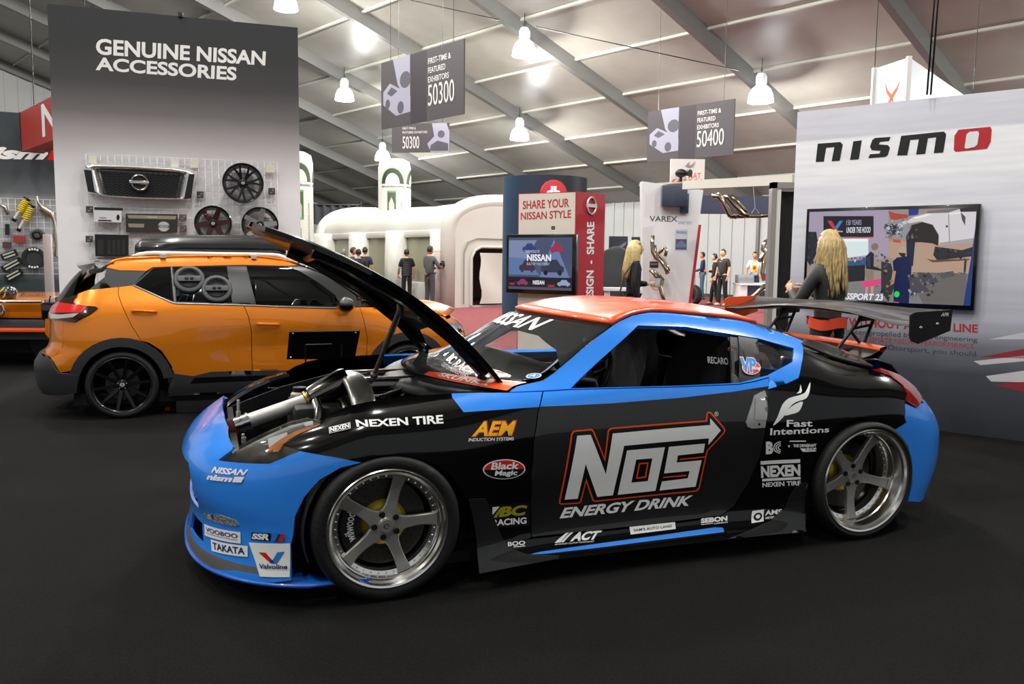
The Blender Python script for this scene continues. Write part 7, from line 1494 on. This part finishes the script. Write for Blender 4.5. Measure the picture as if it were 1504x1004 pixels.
# woman with a cup, walking right
x, y = stand(930, 11.4)
o, W_, part, k = person('long haired blonde woman in black walking right with paper cup, behind the race car roof', x, y, 1.70, R(-80), skin_l, cl_black, cl_black, hair=blonde, hairstyle='long', armL=((-.22, .02, 1.16), (-.14, .30, 1.15)), armR=((.23, -.05, 1.16), (.24, .0, .92)), slim=.86, stride=.12, curl=(.4, .95), extra={'wave': .003})
c = W_((-.10, .40, 1.12)); pcup = empty('paper_cup', c, 0, 'pale paper cup with dark lid held by the blonde woman', 'cup'); MB().lathe([(0, 0), (.032, 0), (.042, .12), (0, .12)], n=20).build('cup_body', M('paper cup', 'c9d2d6', .5), pcup); MB().lathe([(.044, .115), (.044, .125), (.038, .135), (0, .135)], n=20).build('lid', blackv, pcup)
c = W_((.20, -.14, .86)); bag = empty('shoulder_bag', c, R(-80), 'brown shoulder bag hanging at the blonde woman back', 'bag'); lea = M('bag leather', '4a2f24', .5)
MB().box((0, 0, .0), (.10, .30, .24), bev=.03).build('body', lea, bag); MB().tube([(0, -.12, .1), (.0, -.06, .4), (-.04, .08, .58), (-.02, .14, .5), (0, .12, .1)], .012, 6).build('strap', lea, bag)
# woman at the screen, seen from behind
x, y = stand(1219, 6.9)
o, W_, part, k = person('long haired blonde woman in dark jacket facing the screen, behind the rear wing', x, y, 1.70, R(28), skin_l, cl_olive, cl_black, hair=blonde2, hairstyle='long', armL=((-.23, .12, 1.14), (-.13, .30, 1.25)), armR=((.21, .08, 1.18), (.05, .27, 1.22)), slim=.88, curl=(.5, .35), extra={'wave': .016})
m = MB(); m.grid([[Vector((.172*math.cos(t)*(1+.03*math.sin(7*t)), .142*math.sin(t), z+.012*math.sin(3*t))) for t in np.linspace(0, 6.2832, 37)] for z in (.93, .96, 1.0, 1.02)]); part('orange_sash', m, M('orange cloth', 'd8451f', .7))
# visitors by the tent
x, y = stand(631, 23.7)
o, W_, part, k = person('man in grey shirt and dark trousers filming with camera, right of the man in vest', x, y, 1.76, R(-38), skin_t, cl_grey, cl_char, armR=((.26, .12, 1.16), (.10, .40, 1.18)), armL=((-.22, .06, 1.14), (-.05, .36, 1.14)), curl=(.9, .9))
c = W_((.06, .52, 1.24)); vc = empty('video_camera', c, R(-38), 'black video camera held by the man in grey shirt', 'camera'); MB().box((0, 0, 0), (.10, .26, .12), bev=.015).box((0, -.02, .09), (.05, .16, .04), bev=.01).build('body', matblk, vc); MB().lathe([(.05, 0), (.055, .12), (.04, .13), (0, .12)], o=(0, .12, 0), axis=(0, 1, 0), n=16).build('lens', piano, vc); MB().tube([(0, 0, -.06), (0, .02, -.28)], .016, 8).build('grip', matblk, vc)
x, y = stand(597.5, 25.3)
o, W_, part, k = person('man in black quilted vest seen from behind, near the tent window', x, y, 1.68, R(24), skin_t, cl_black, cl_black, sleeve=.6, armL=((-.25, .02, 1.14), (-.22, .2, .95)))
m = MB(); m.grid([[Vector(((.172+.006*math.sin(z*95))*math.cos(t), (.132+.006*math.sin(z*95))*math.sin(t), z)) for t in np.linspace(0, 6.2832, 33)] for z in np.linspace(.93, 1.40, 30)]); part('vest', m, M('vest black', '1b1d22', .6))
for px, Y, H, fc, lab in ((518, 25.4, 1.72, R(-75), 'dark haired man in black seen in profile, left of the group before the tent'), (527, 24.3, 1.66, R(20), 'man in dark navy shirt seen from behind, middle of the group before the tent'), (536, 25.6, 1.73, R(-10), 'man with black hair seen from behind, right of the group before the tent')):
    x, y = stand(px, Y); person(lab, x, y, H, fc, skin_t, M('shirt ink', '1f2530', .8), cl_black, sleeve=.6)
x, y = stand(505, 26.5); person('grey haired person half hidden by the raised hood, leftmost before the tent', x, y, 1.66, R(10), skin_l, cl_char, cl_black, hair=M('hair grey', '6b6865', .5))
# visitors at the right
x, y = stand(1032, 31); person('man in navy sweater and blue jeans, leftmost of the three walking men', x, y, 1.74, R(75), skin_t, cl_navy, cl_jean, armL=((-.24, .05, 1.13), (-.2, .28, 1.05)))
x, y = stand(1050, 27.2); person('bearded man in black jacket and trousers, middle of the three walking men', x, y, 1.66, R(70), skin_l, cl_black, cl_black, shoes=M('shoe brown', '6a4a32', .5), stride=.14, armR=((.25, .06, 1.14), (.18, .26, 1.16)))
x, y = stand(1062, 26.6); person('big man in dark polo shirt, rightmost of the three walking men', x, y, 1.80, R(120), skin_l, M('polo dark', '2b2a28', .8), cl_black, shoes=M('shoe tan', '8a7a66', .5), sleeve=.6, hair=M('hair brown', '3c2b20', .5), slim=1.12, stride=.06)
x, y = stand(1108, 28.0); o, W_, part, k = person('man in white printed jersey standing behind the small counter', x, y, 1.74, R(160), skin_t, cl_white, cl_navy, sleeve=.6, armL=((-.26, .04, 1.14), (-.24, .2, .98)))
decal('print', [(E_(.5, .6, .35, .35), yelv), (E_(.52, .6, .18, .2), redv), (B_(.1, .0, .3, .2), bluev), (B_(.6, .0, .85, .15), yelv)], lambda s, t, d: np.stack([(.14-.28*np.asarray(s))*k, np.sqrt(np.maximum(0, .145**2*(1-((.14-.28*np.asarray(s))/.19)**2)))*k+d, (1.02+.34*np.asarray(t))*k], 1), o, lim=.15)
